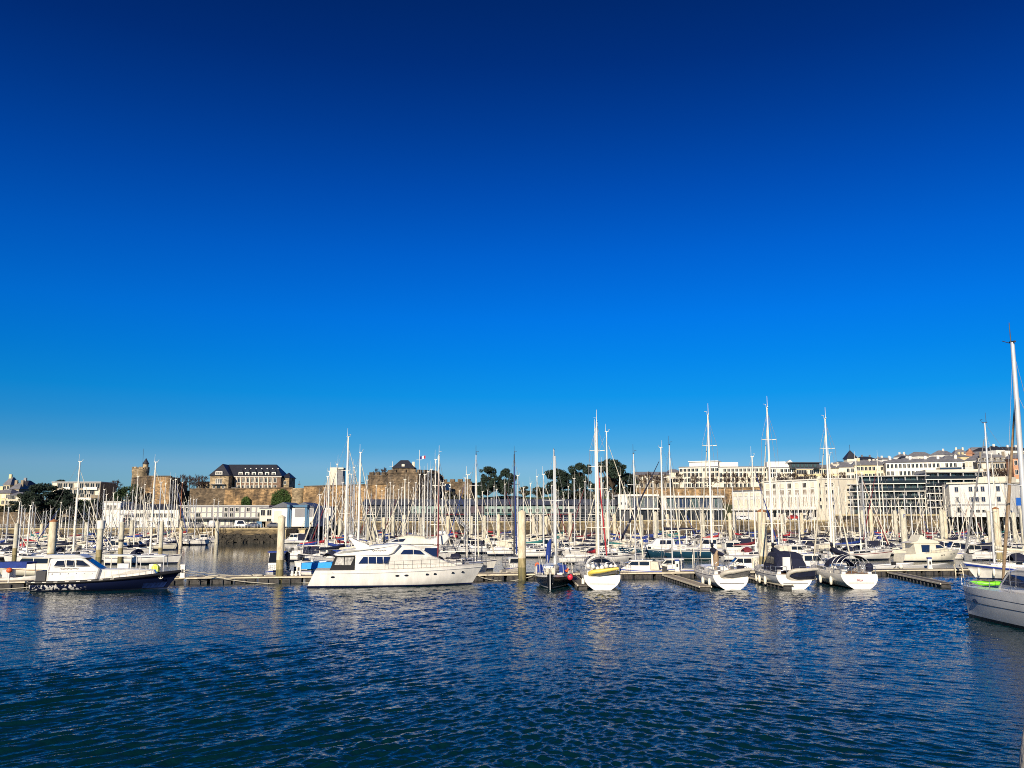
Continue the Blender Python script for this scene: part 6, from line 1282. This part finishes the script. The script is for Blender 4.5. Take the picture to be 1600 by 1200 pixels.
# ================= catamaran
def catamaran():
    t = thing('catamaran', 'grey-white catamaran entering from the side with a tall thick mast', 'catamaran'); L = 12.0
    H_ = Hull(L, 1.7, 2.15, 2.05, tr=-.5, br=.55, st=.8, tm=.5, p=2.6, k=2.2, kb=1.4, draft=.4, sag=-.02, sp=1)
    for sd in (1, -1):
        mb = MB(); H_.mesh(mb, (.18, .22), None, 26); mb.v = [(x, y + sd * 2.15, z) for x, y, z in mb.v]; h = mb.build('hull', ['antifoul', 'antifoul', 'gelcoat_grey', 'gelcoat_grey', 'gelcoat_grey', 'gelcoat_grey'], t)
        mb = MB()
        for z in (1.55, 1.12): 
            for s2 in (1, -1): mb.path([H_.pt(k / 20, z + .1 * k / 20 if z > 1.3 else z, s2) + Vector((0, sd * 2.15 + s2 * .006, 0)) for k in range(1, 21)], .016, 4)
        mb.build('styling_line', 'dark_metal', h)
        mb = MB(); p = H_.pt(.80, 1.22, sd); c = [(p.x + .38 * math.cos(a), p.y + sd * 2.15 + sd * .03, p.z + .15 * math.sin(a)) for a in [k * math.pi / 7 for k in range(14)]]; mb.rings([[(a, b - sd * .12, z_) for a, b, z_ in c], c], 0, sm=False); mb.build('hull_window', 'glass_blue', h)
    mb = MB(); mb.box(-5.2, 1.4, -2.0, 2.0, .9, 2.0); mb.build('bridge_deck', 'gelcoat_grey', t)
    hw = lambda x, z: 2.6 - max(0, z - 2) * .35 - max(0, x - .2) * .35
    mb = MB(); mb.solid([(-4.0, 1.9), (-4.0, 3.55), (-.4, 3.6), (.8, 3.3), (2.3, 2.25), (2.5, 1.9)], hw, 0, .12); d = mb.build('deckhouse', 'gelcoat', t)
    panels('window', [[(-3.4, 2.5), (-3.4, 3.1), (.2, 3.15), (1.35, 2.45)]], hw, 'glass_blue', d); mb = MB(); mb.add([(.95, -1.9, 3.22), (.95, 1.9, 3.22), (2.2, 1.75, 2.38), (2.2, -1.75, 2.38)], [(0, 1, 2, 3)], 0); mb.build('windscreen', 'glass_blue', d)
    mb = MB(); mb.path([(5.0, -2.1, 1.95), (5.0, 2.1, 1.95)], .1, 8); mb.build('crossbeam', 'alu', t)
    mb = MB(); mb.box(1.5, 4.9, -1.5, 1.5, 1.9, 1.92); mb.build('trampoline', 'grey_cloth', t)
    mb = MB()
    for sd in (1, -1):
        for s2 in (1, -1):
            P_ = [H_.pt(u, H_.sheer(u), s2) + Vector((0, sd * 2.15 - s2 * .06, 0)) for u in (.2, .4, .6, .74, .86, .97)]
            if s2 == sd or True:
                if s2 == sd:
                    for p in P_: mb.path([p, p + Vector((0, 0, .7))], .02, 5)
                    for q in (.35, .7): mb.path([p + Vector((0, 0, q)) for p in P_], .012, 4)
        e = H_.pt(.97, H_.sheer(.97), 1) + Vector((0, sd * 2.15, 0)); mb.path([e + Vector((0, -.2, 0)), e + Vector((.1, -.2, .72)), e + Vector((.1, .1, .72)), e + Vector((0, .1, 0))], .03, 5)
    mb.build('guardrail', 'steel', t)
    top = Vector((.55, .5, 17.9)); base = Vector((1.0, .5, 1.9)); mb = MB(); mb.path([base, base.lerp(top, .7), top], [.17, .165, .12], 12); m_ = mb.build('mast', 'alu', t)
    mb = MB(); mb.path([top + Vector((-.3, 0, 0)), top + Vector((.3, 0, .05))], .07, 6); mb.path([top + Vector((0, .1, 0)), top + Vector((0, .1, 1.3))], [.04, .025], 5); mb.path([top + Vector((.3, 0, 0)), top + Vector((.3, .5, .15))], .025, 4); mb.build('masthead', 'alu_dark', m_)
    mb = MB()
    for f in (.42,): p = base.lerp(top, f); mb.path([p + Vector((-.6, 1.3, .1)), p, p + Vector((-.6, -1.3, .1))], .05, 6)
    mb.build('spreader', 'alu', m_)
    jt = base.lerp(top, .80); bw = Vector((5.0, 0, 2.05)); mb = MB(); mb.path([bw, jt], .012, 4)
    for sd in (1, -1):
        mb.path([(-1.6, sd * 2.9, 2.1), base.lerp(top, .8)], .012, 4); mb.path([(-1.0, sd * 2.9, 2.1), base.lerp(top, .42) + Vector((-.6, sd * 1.3, .1)), base.lerp(top, .97)], .012, 4); mb.path([(4.9, sd * 2.1, 1.95), jt], .012, 4) if False else None
    mb.build('rigging', 'wire', t)
    mb = MB(); mb.path([bw.lerp(jt, .03), bw.lerp(jt, .1), bw.lerp(jt, .45), bw.lerp(jt, .97)], [.06, .11, .12, .05], 8); mb.build('furled_jib', 'wood_mast', t)
    mb = MB(); mb.path([(.8, 0, 4.3), (-4.6, 0, 4.4)], .13, 8); mb.build('boom', 'alu', t)
    place(t, 33.05, 54.6, 0); t.rotation_euler = (0, 0, R(90)); return t, H_
t, H_ = catamaran()
def kayak():
    p = on(t, (4.2, 1.25, 2.12)); o = thing('kayak', 'lime green kayak lying on the catamaran foredeck', 'kayak', p, R(-16)); rs = []; n = 13
    for i in range(n):
        u = -1 + 2 * i / (n - 1); w_ = .30 * max(.06, 1 - abs(u) ** 2.2); h = .17 * max(.15, 1 - abs(u) ** 3) ; z0 = .12 * abs(u) ** 2.5
        rs.append([(u * 1.2, w_ * math.cos(a), z0 + .17 + h * math.sin(a)) for a in [2 * math.pi * k / 10 for k in range(10)]])
    mb = MB(); mb.rings(rs, 0); mb.build('hull', 'lime', o)
    mb = MB(); mb.path([(-.1 + .38 * math.cos(a), .19 * math.sin(a), .33) for a in [2 * math.pi * k / 14 for k in range(15)]], .025, 5); mb.build('cockpit_rim', 'rubber', o)
    mb = MB(); mb.box(.55, .8, -.12, .12, .30, .34); mb.build('hatch', 'teal_cloth', o)
kayak()
# ================= smaller boats behind the main pontoon
def cabin_boat(label, L, B, px, Y, hd, hullm='gelcoat', top='gelcoat', stripe='lettering_blue', roofm='gelcoat', group='small motorboats', engine=True, canopy=None, cab=(-.12, .22), h=1.55, af='antifoul', py=870):
    t = thing('cabin_boat', label, 'motorboat', (0, 0, 0), 0, group); H_ = Hull(L, B, .75, 1.15, tr=-.1, br=L * .12, st=.86, tm=.4, p=2.2, k=3.0, kb=1.2, draft=.35, sag=.03)
    mb = MB(); H_.mesh(mb, (.03, .09), (.80, .92), 16); mb.build('hull', [af, 'boot_navy', hullm, stripe, 'deck', hullm], t)
    hw = lambda x, z: B * .36 - max(0, z - 1.2) * .10 - max(0, x - L * .15) * .2
    a, b = L * cab[0], L * cab[1]; pr = [(a, .7), (a, .85 + h), (b - .5, .85 + h), (b + .05, .95 + h * .35), (b + L * .1, .95), (b + L * .1, .7)]
    mb = MB(); mb.solid(pr, hw, 0, .06); c = mb.build('cabin', top, t)
    panels('window', [[(a + .12, .9 + h * .45), (a + .12, .9 + h * .88), ((a + b) / 2 - .1, .9 + h * .88), ((a + b) / 2 - .1, .9 + h * .45)], [((a + b) / 2, .9 + h * .45), ((a + b) / 2, .9 + h * .88), (b - .55, .9 + h * .88), (b - .12, .9 + h * .45)]], hw, 'glass', c)
    mb = MB(); mb.add([(b - .42, -B * .27, .8 + h), (b - .42, B * .27, .8 + h), (b + .02, B * .3, 1.0 + h * .4), (b + .02, -B * .3, 1.0 + h * .4)], [(0, 1, 2, 3)], 0); mb.build('windscreen', 'glass', c)
    mb = MB(); mb.box(a - .25, b - .3, -B * .36, B * .36, .86 + h, .95 + h); mb.build('cabin_roof', roofm, c)
    H_.rail(.55, .98, .5, 6).build('guardrail', 'steel', t)
    if engine: mb = MB(); mb.solid([(-L / 2 - .55, .1), (-L / 2 - .6, 1.15), (-L / 2 - .05, 1.2), (-L / 2 - .05, .7), (-L / 2 - .25, -.2)], lambda x, z: .22, 0, .05); mb.build('outboard_motor', 'rubber', t)
    if canopy: mb = MB(); mb.solid([(-L * .46, .8), (-L * .44, .85 + h * .9), (a - .02, .84 + h), (a - .02, .8)], lambda x, z: B * .38, 0, .06); mb.build('canopy', canopy, t)
    p = P(px, py, Y); place(t, p.x, Y, hd); return t, H_
cabin_boat('white cabin boat with blue roof stripe behind the thick pale pile', 6.8, 2.6, 434, 96, 172, roofm='lettering_blue', canopy='navy_cloth', h=2.0, group='small motorboats along the pontoon')
t, _ = cabin_boat('white open boat under a bright sky-blue tarpaulin behind the flybridge yacht', 5.2, 2.2, 503, 98, 100, group='small motorboats along the pontoon', h=.9)
mb = MB(); mb.solid([(-2.6, .95), (-2.3, 1.6), (1.5, 1.75), (2.0, 1.0)], lambda x, z: 1.2 - max(0, z - 1) * .3, 0, .06); mb.build('tarpaulin', 'sky_cloth', t)
cabin_boat('cream cruiser with wooden side deck behind the stout rusty pile', 9.5, 3.1, 52, 101, -80, 'gelcoat_cream', 'gelcoat_cream', 'teak', h=1.25, group=None, cab=(-.30, .12), engine=False)
def workboat(label, L, B, px, Y, hd, m='alu', group=None, gantry=True, py=875, arch='alu'):
    t = thing('workboat', label, 'workboat', (0, 0, 0), 0, group); H_ = Hull(L, B, .7, 1.1, tr=0, br=L * .12, st=.92, tm=.4, p=2.6, k=3, kb=1.3, draft=.3, sag=.02); mb = MB(); H_.mesh(mb, (.02, .05), None, 14, .12); mb.build('hull', ['antifoul', m, m, m, 'deck', m], t)
    if gantry:
        mb = MB()
        for x in (-L * .3, L * .12):
            for sd in (1, -1): mb.path([(x, sd * B * .38, .6), (x, sd * B * .36, 2.5)], .05, 6)
            mb.path([(x, -B * .36, 2.5), (x, B * .36, 2.5)], .05, 6)
        for sd in (1, -1): mb.path([(-L * .3, sd * B * .36, 2.5), (L * .12, sd * B * .36, 2.5)], .05, 6)
        mb.build('roll_frame', arch, t); mb = MB(); mb.box(-L * .32, L * .14, -B * .38, B * .38, 2.55, 2.63); mb.build('shelter_roof', 'gelcoat' if arch != 'alu' else 'alu', t)
        mb = MB(); mb.box(-L * .12, L * .06, -.45, .45, .6, 1.7); mb.build('console', 'gelcoat', t)
    mb = MB(); mb.solid([(-L / 2 - .5, .1), (-L / 2 - .55, 1.2), (-L / 2 - .05, 1.25), (-L / 2 - .05, .7)], lambda x, z: .22, 0, .05); mb.build('outboard_motor', 'rubber', t)
    p = P(px, py, Y); place(t, p.x, Y, hd); return t
workboat('open workboat with cream wheelhouse shelter behind the dark launch', 6.5, 2.5, 198, 95, 86, 'gelcoat_cream', arch='alu_white')
t = workboat('aluminium workboat with roll frame beside the dark launch bow', 6.5, 2.5, 247, 94, 80, 'alu'); p = P(247, 885, 94); mb = MB(); mb.box(-.35, .35, -.2, .2, 0, .6); mb.solid([(-.3, .55), (-.15, .8), (.15, .8), (.3, .55)], lambda x, z: .18, 0, .03); tag(mb.build('work_bag', 'hivis', None, (p.x, 93.3, .9)), 'fluorescent yellow bag lying in the aluminium workboat', 'bag')
t = workboat('small boat with twin outboards under a blue awning at the outer pontoon', 5.0, 2.1, 41, 87.5, 90, 'gelcoat', gantry=False); mb = MB(); mb.box(-2.2, .6, -.95, .95, 2.05, 2.25); mb.box(-2.2, .6, -.97, -.9, 1.7, 2.05); mb.build('awning', 'blue_cloth', t)
mb = MB()
for x in (-2.1, .5):
    for y in (-.9, .9): mb.path([(x, y, .6), (x, y, 2.05)], .04, 5)
mb.build('awning_frame', 'alu_white', t)
for y in (-.5, .45): mb = MB(); mb.solid([(-1.9, .7), (-1.9, 1.5), (-1.3, 1.5), (-1.25, .7)], lambda x, z: .2, 0, .05); mb.v = [(a, b + y, c) for a, b, c in mb.v]; mb.build('spare_engine', 'gelcoat_grey', t)
dinghy('grey inflatable dinghy stowed behind the thick cream pile', (P(803, 886, 97).x, 97.5, .75), R(40), 0, 3.0, 1.6, .24, 'hypalon', 'hypalon_grey')
cabin_boat('white boat with piled gear and a dark outboard between dinghy and ketch', 6.0, 2.4, 806, 101.5, 178, h=1.1, group='small motorboats along the pontoon')
cabin_boat('small white cabin boat with cream canopy between yellow dinghy boat and pedestal', 6.2, 2.4, 990, 99.5, -80, canopy='cream_cloth', group='small motorboats along the pontoon', h=.9, cab=(-.3, .12))
t, _ = cabin_boat('white fishing boat with an open mast frame beside the service pedestal', 6.6, 2.5, 1053, 101, -84, group='small motorboats along the pontoon', h=1.0)
mb = MB()
for y in (-.8, .8): mb.path([(-2.2, y, .8), (-2.2, y, 3.1)], .05, 5)
mb.path([(-2.2, -.9, 3.1), (-2.2, .9, 3.1)], .05, 5); mb.box(-2.6, .2, -.9, .9, 3.1, 3.2); mb.build('mast_frame', 'alu_white', t)
cabin_boat('white half-decked boat with lettered panel before the thick rusty pile', 6.4, 2.4, 1163, 103, -86, canopy='cream_cloth', h=1.1, group='small motorboats along the pontoon')
cabin_boat('white boat behind the navy canopy boat, blue hull stripe', 6.8, 2.5, 1262, 106, 88, h=1.3, group='small motorboats along the pontoon')
workboat('pale blue skiff with a tall console lying behind the ladder pontoon', 7.0, 2.4, 1385, 108.5, 86, 'gelcoat_grey', gantry=False, arch='alu')
t = workboat('grey aluminium open dinghy tied beside the service pedestal', 6.2, 2.2, 1440, 107.5, 92, 'trim_grey', gantry=False)
# navy motor sailer
def motorsailer():
    L = 15.0; H_ = Hull(L, 4.3, 1.5, 2.1, tr=.3, br=1.3, st=.75, tm=.45, p=2.2, k=3.2, kb=1.3, draft=.5, sag=.1); t = thing('motor_sailer', 'long dark teal motor sailer with white wheelhouse lying across the marina', 'sailboat'); mb = MB(); H_.mesh(mb, (.18, .34), (.88, .95), 22); mb.build('hull', ['antifoul_teal', 'gelcoat', 'teal_hull', 'gelcoat', 'deck', 'teal_hull'], t)
    hw = lambda x, z: 1.55 - max(0, z - 2) * .15 - max(0, x - 1) * .12
    mb = MB(); mb.solid([(-3.2, 1.3), (-3.2, 2.3), (-1.4, 2.35), (-1.2, 3.3), (1.4, 3.3), (2.2, 2.4), (3.6, 2.2), (4.0, 1.5)], hw, 0, .1); c = mb.build('wheelhouse', 'gelcoat', t)
    panels('window', [[(a, 2.45), (a, 3.05), (b, 3.05), (b + .1, 2.45)] for a, b in ((-1.0, -.1), (.1, .9))], hw, 'glass', c)
    panels('window', [[(x - .25, 1.75), (x - .25, 2.1), (x + .25, 2.1), (x + .25, 1.75)] for x in (-2.6, -1.9, 2.6)], hw, 'glass', c)
    rig(t, H_, -.9 + 1.2, 2.4, 15.2, .14, 4.2, True, 'alu_white', 'navy_cloth', spreaders=2, jr=.14, jib_top=.9); boom(t, .3, 4.4, 5.2, 'navy_cloth', up=.4); H_.rail(.05, .98, .7, 12).build('guardrail', 'steel', t)
    p = P(1040, 868, 138); place(t, p.x, 138, -86)
motorsailer()
def cruiser(label, px, Y, hd, L=12.5, hullm='gelcoat', cover='navy_cloth', hood='navy_cloth', mast=15, mastm='alu_white', jibm='cream_cloth', stripe='boot_navy', af='antifoul', dome=None, py=868, mr=.12, jr=None):
    t, H_ = sloop(label, L, L * .31, mast, hullm, cover, hood, .3, True, jibm, mr, 2, None, 'boot_navy', af, stripe, mastm, wire=.014); p = P(px, py, Y); place(t, p.x, Y, hd); return t, H_
cruiser('long white deck-saloon sailboat with navy cover behind the yellow dinghy boat', 941, 128, 82, 13.5, mast=17.6)
cruiser('white racing sailboat with a dark covered bow and blue sail cover, orange buoy aboard', 1338, 137, 84, 12.0, cover='blue_cloth', mast=14.2, stripe='maroon_cloth')
t, H_ = cruiser('sailboat with a long maroon furled sail behind the flybridge yacht bow', 684, 103, 175, 9.5, cover='maroon_cloth', mast=12.4, jibm='maroon_cloth', hood='navy_cloth')
cruiser('small white sloop with navy hood between the two white yachts and channel', 722, 112, 88, 9.0, cover=None, mast=10.5, mr=.08)
t, H_ = cruiser('slim sailboat whose mast sleeve is blue, just left of the thick cream pile', 803, 112, 176, 9.5, cover='cream_cloth', mast=13.1, mastm='alu_dark', jibm='blue_cloth', hood=None)
t, H_ = cruiser('sailboat with bright red furled headsail behind the yellow dinghy boat', 930, 104, 170, 10.5, cover='red_cloth', mast=15.6, jibm='red_cloth', hood='grey_cloth')
cruiser('sailboat with a thin tall mast seen between flybridge yacht and pile', 742, 104, 172, 9.5, cover=None, mast=12.5, mastm='alu', hood=None, mr=.09)
cruiser('sailboat with a slender dark-topped mast near the white glass halls', 991, 103.5, 174, 9.0, cover='cream_cloth', mast=12.6, mastm='alu', hood=None, mr=.085)
cruiser('sailboat with a leaning-looking mast before the second glass hall', 1048, 108, 174, 9.5, cover='grey_cloth', mast=14.0, mastm='alu', hood=None, mr=.09)
cruiser('white sloop with small mast behind the navy canopy boat', 1300, 112, 172, 9.5, cover='cream_cloth', mast=13.0, mastm='alu_white', hood=None, mr=.10)
cruiser('sailboat with the tall thick mast before the square bell tower', 531, 118, 40, 12.5, cover='navy_cloth', mast=16.0, mr=.17)
cruiser('sailboat with the second thick mast right of the square bell tower', 553, 116, 130, 11.5, cover='cream_cloth', mast=13.6, mr=.17)
cruiser('sailboat with the tallest mast left of the channel, furled sail alongside', 105, 132, 80, 11.5, cover='navy_cloth', mast=13.4, mr=.16)
cruiser('sailboat with navy sail cover behind the aluminium workboat', 226, 126, 84, 10.5, cover='navy_cloth', mast=13.0, mr=.16)
# ================= the marina: every mast of the rows behind, one boat each
MASTS_MORE = [(14, 790), (52, 783), (56, 792), (119, 782), (133, 777), (148, 779), (167, 771), (178, 768), (189, 783), (199, 771), (208, 764), (212, 775), (221, 760), (235, 768), (245, 763), (249, 775), (256, 766), (263, 758), (281, 765), (292, 768), (300, 770), (312, 774), (328, 775), (335, 779), (342, 782), (518, 755), (536, 752), (540, 760), (558, 758), (570, 762), (588, 757), (597, 765), (610, 752), (628, 760), (650, 752), (661, 756), (692, 752), (703, 760), (718, 765), (734, 770), (818, 760), (862, 756), (880, 768), (906, 762), (931, 760), (957, 770), (975, 760), (984, 768), (1027, 765), (1040, 760), (1060, 768), (1104, 772), (1126, 772), (1168, 772), (1192, 768), (1218, 762), (1246, 768), (1258, 774), (1270, 768), (1292, 770), (1302, 760), (1327, 758), (1339, 765), (1352, 768), (1378, 760), (1397, 765), (1412, 770), (1440, 772), (1452, 768), (1468, 765), (1480, 762), (1506, 762), (1515, 768), (1538, 765), (1556, 768), (1593, 765)]
MASTS = [(9, 775), (31, 782), (35, 788), (40, 793), (48, 787), (62, 805), (68, 798), (73, 797), (80, 793), (88, 797), (96, 783), (98, 798), (104, 795), (110, 790), (127, 800), (140, 790), (154, 768), (163, 763), (172, 785), (184, 775), (194, 780), (202, 780), (216, 742), (227, 755), (228, 783), (231, 785), (240, 772),
 (252, 751), (259, 753), (267, 746), (271, 749), (275, 747), (278, 756), (285, 752), (288, 783), (295, 780), (298, 777), (303, 779), (307, 778), (316, 780), (323, 768),
 (500, 770), (508, 760), (512, 742), (515, 733), (521, 745), (527, 722), (545, 738), (549, 738), (553, 728), (555, 735), (574, 748), (580, 770), (603, 760), (606, 762), (615, 757), (623, 763), (633, 747), (639, 752), (646, 760), (656, 738), (664, 738), (669, 734), (674, 730), (681, 715), (697, 768), (710, 773), (727, 744), (754, 766), (762, 764), (772, 758), (776, 763), (789, 754), (800, 770), (809, 740), (829, 753), (839, 742), (849, 738), (869, 763), (872, 765), (888, 758), (897, 745), (914, 750), (923, 755), (939, 725), (942, 752), (947, 764), (951, 766), (968, 740),
 (1000, 758), (1011, 745), (1020, 750), (1033, 758), (1052, 770), (1070, 745), (1079, 780), (1086, 762), (1093, 775), (1113, 765), (1121, 755), (1132, 762), (1144, 758), (1153, 772), (1160, 765), (1175, 710), (1183, 770), (1205, 775), (1212, 742), (1225, 775), (1232, 766), (1240, 775), (1253, 780), (1265, 760), (1275, 772), (1310, 760), (1320, 765), (1332, 775), (1346, 735), (1360, 757), (1367, 765), (1370, 715), (1384, 772), (1392, 780), (1403, 775), (1422, 785), (1430, 775), (1436, 768), (1445, 765), (1460, 758), (1475, 760), (1485, 770), (1493, 776), (1500, 760), (1510, 772), (1521, 755), (1530, 770), (1549, 705), (1565, 772), (1572, 760), (1580, 770), (1588, 776)]
# little protos sharing meshes
protos = []
for k, (L, B, hood, tr, sp_) in enumerate([(9.6, 3.1, 'navy_cloth', .35, 2), (8.4, 2.8, None, .5, 1), (10.6, 3.4, 'navy_cloth', -.35, 2), (9.0, 2.9, 'navy_cloth', -.25, 1)]):
    t, H_ = sloop('proto', L, B, 10.0, 'gelcoat', 'navy_cloth', hood, tr, True, 'cream_cloth', .145, sp_, wire=.016); protos.append((t, tree_of(t), L, B))
COV = [('navy_cloth', 'navy'), ('blue_cloth', 'blue'), ('navy_cloth', 'navy'), ('cream_cloth', 'cream'), ('navy_cloth', 'navy'), ('grey_cloth', 'grey'), ('blue_cloth', 'blue'), ('maroon_cloth', 'maroon'), ('cream_cloth', 'cream'), ('black_cloth', 'black'), ('navy_cloth', 'navy'), ('grey_cloth', 'grey'), ('cream_cloth', 'cream'), ('teal_cloth', 'teal'), ('blue_cloth', 'blue'), ('red_cloth', 'red')]
HUL = [('gelcoat', 'white')] * 7 + [('navy_hull', 'navy-hulled'), ('gelcoat_cream', 'cream'), ('gelcoat_grey', 'grey'), ('gelcoat', 'white')]
LAND = [(-60, 'the frame edge'), (145, 'the stair tower'), (217, 'the round castle tower'), (285, 'the orange mast'), (395, 'the barracks'), (527, 'the bell tower'), (630, 'the keep lodge'), (715, 'the battery'), (790, 'the small round pine'), (907, 'the tiered pine'), (1000, 'the first glass hall'), (1085, 'the second glass hall'), (1142, 'the art deco wing'), (1236, 'the art deco building'), (1325, 'the church spire'), (1410, 'the lettered pile'), (1490, 'the concrete office'), (1556, 'the rusty-capped pile'), (1700, 'the frame end')]
taken = []
for o in list(sc.objects):
    if o.get('category') in ('sailboat', 'motorboat', 'launch', 'catamaran', 'workboat') and o not in [p[0] for p in protos]: taken.append((o.location.x, o.location.y, 13 if o.location.y > 100 else 15, o.rotation_euler.z))
def clash(x, y, L, B, rz):
    for (a, b, l, rz2) in taken:
        dx, dy = abs(x - a), abs(y - b)
        if abs(math.sin(rz2)) > .6: w_, d_ = 3.6, l
        else: w_, d_ = l, 3.6
        if dx < (L + w_) / 2 - .2 and dy < (B + d_) / 2 - .25: return True
    return False
def channel(x, y):
    # open water lanes seen in the photo: west channel and the pool behind the main pontoon
    if y > 128 and -71 - (y - 148) * .17 < x - 5.2 and -66 - (y - 148) * .17 < x + 5.2 < -24 - (y - 128) * .12 + 12 and x < -30 - (y - 128) * .115: return True
    return y < 134 and x > -24
rb = random.Random(77); fleet = []
cnt = {}
for i, (px, pyt) in enumerate(MASTS + MASTS_MORE):
    best = None; pi = rb.randrange(4); L, B = protos[pi][2:]; hd = rb.choice((90, -90)) + rb.uniform(-7, 7)
    if 215 < px < 345: hd = 90 + rb.uniform(-6, 4)
    for Y in [128 + 2.2 * k for k in range(56)]:
        top = P(px, pyt, Y); x = top.x - (.07 * L if hd > 0 else -.07 * L); mh = top.z - 1.9
        if mh < 6.2 or mh > 15.5 or channel(x, Y) or clash(x, Y, L, B, 0): continue
        pref = 11.0 if pyt > 765 else 12.2; s = abs(mh - pref) + rb.uniform(0, 1.2) + (0.02 * (Y - 130))
        if best is None or s < best[0]: best = (s, x, Y, mh)
    if best is None: continue
    _, x, Y, mh = best; t0, tr_, L, B = protos[pi]; c = copy_tree(t0, tr_); place(c, x, Y, hd); taken.append((x, Y, L, 0))
    cv = COV[rb.randrange(len(COV))]; hl = HUL[rb.randrange(len(HUL))]
    mm = 'orange_mast' if px == 285 else 'alu_white' if rb.random() < .5 else 'alu'
    for ch in c.children_recursive:
        n = ch.name.split('.')[0]; zb = 1.75
        if n in ('mast', 'rigging', 'furled_jib'): s = (mh + .1) / 10.0; q_ = .62 + .38 * ((i * 37) % 10) / 10; ch.scale = (q_, q_, s) if n == 'mast' else (1, 1, s); ch.location.x = ch.location.x if n != 'mast' else (1 - q_) * .07 * L; ch.location.z = 1.65 * (1 - s) if n == 'mast' else 1.2 * (1 - s)
        if n == 'mast': remat(ch, 'alu_white', mm)
        if n == 'sail_cover' or n == 'sprayhood': remat(ch, 'navy_cloth', cv[0])
        if n == 'hull': remat(ch, 'gelcoat', hl[0])
        if n == 'furled_jib' and rb.random() < .25: remat(ch, 'cream_cloth', rb.choice(['navy_cloth', 'blue_cloth', 'grey_cloth', 'maroon_cloth']))
    if rb.random() < .22:
        for ch in list(c.children_recursive):
            if ch.name.split('.')[0] == 'furled_jib': bpy.data.objects.remove(ch)
    fleet.append((px, c, hl[1], cv[1]))
fleet.sort(key=lambda f: f[0])
for px, c, hn, cn_ in fleet:
    j = max(k for k, (q, _) in enumerate(LAND) if q <= px); cnt[j] = cnt.get(j, 0) + 1
    c['label'] = '%s sailboat, %s cover, %s mast from %s to %s' % (hn, cn_, ORD[cnt[j] - 1], LAND[j][1], LAND[j + 1][1])
# motor boats filling the same rows
mproto = []
for k, (L, B, canopy, h) in enumerate([(7.2, 2.7, 'navy_cloth', 1.5), (8.5, 3.0, None, 1.7), (6.4, 2.4, 'cream_cloth', 1.2)]):
    t, H_ = cabin_boat('proto', L, B, 800, 150, 0, canopy=canopy, h=h, group='motorboats in the marina rows'); mproto.append((t, tree_of(t), L, B))
MB_ = [(18, 150), (50, 165), (95, 150), (150, 160), (180, 140), (60, 185), (120, 175), (210, 160), (330, 226), (318, 212), (560, 150), (590, 165), (620, 150), (650, 160), (700, 190), (730, 175), (770, 195), (800, 175), (850, 165), (880, 150), (910, 190), (980, 170), (1010, 155), (1060, 190), (1110, 165), (1140, 150), (1180, 175), (1210, 160), (1240, 142), (1270, 165), (1300, 150), (1340, 185), (1380, 160), (1430, 190), (1480, 150), (1500, 170), (1520, 140), (1560, 160), (1585, 140), (510, 140), (525, 128), (500, 118), (1225, 148), (840, 205), (1500, 128), (1570, 128), (470, 226), (462, 224)]
ml = []
for px, Y0 in MB_:
    k = rb.randrange(3); t0, tr_, L, B = mproto[k]; best = None
    for dY in (0, 3, -3, 6, -6, 9, -9, 12, 15, -12, 18, 22, 26, 30):
        Y = Y0 + dY; x = P(px, 850, Y).x
        if Y < 116 or clash(x, Y, L, B, 0): continue
        if channel(x, Y) and px not in (462, 470): continue
        best = (x, Y); break
    if not best: continue
    c = copy_tree(t0, tr_); place(c, best[0], best[1], rb.choice((90, -90)) + rb.uniform(-9, 9)); taken.append((*best, L, 0)); ml.append((px, c, k))
ml.sort(key=lambda f: f[0]); cnt = {}
for px, c, k in ml:
    j = max(q for q, (p_, _) in enumerate(LAND) if p_ <= px); cnt[j] = cnt.get(j, 0) + 1
    c['label'] = '%s motorboat, %s mastless one from %s to %s' % (['navy-topped', 'large white', 'cream-topped'][k], ORD[cnt[j] - 1], LAND[j][1], LAND[j + 1][1])
for t0, tr_, *_ in protos + mproto:
    for o in list(t0.children_recursive) + [t0]: bpy.data.objects.remove(o)
open('/tmp/fleet.txt', 'w').write(repr((len(MASTS), len(fleet), len(ml), [m_ for m_ in MASTS if m_[0] not in [f[0] for f in fleet]])))
print('FLEET', len(fleet), len(ml), len(sc.objects))
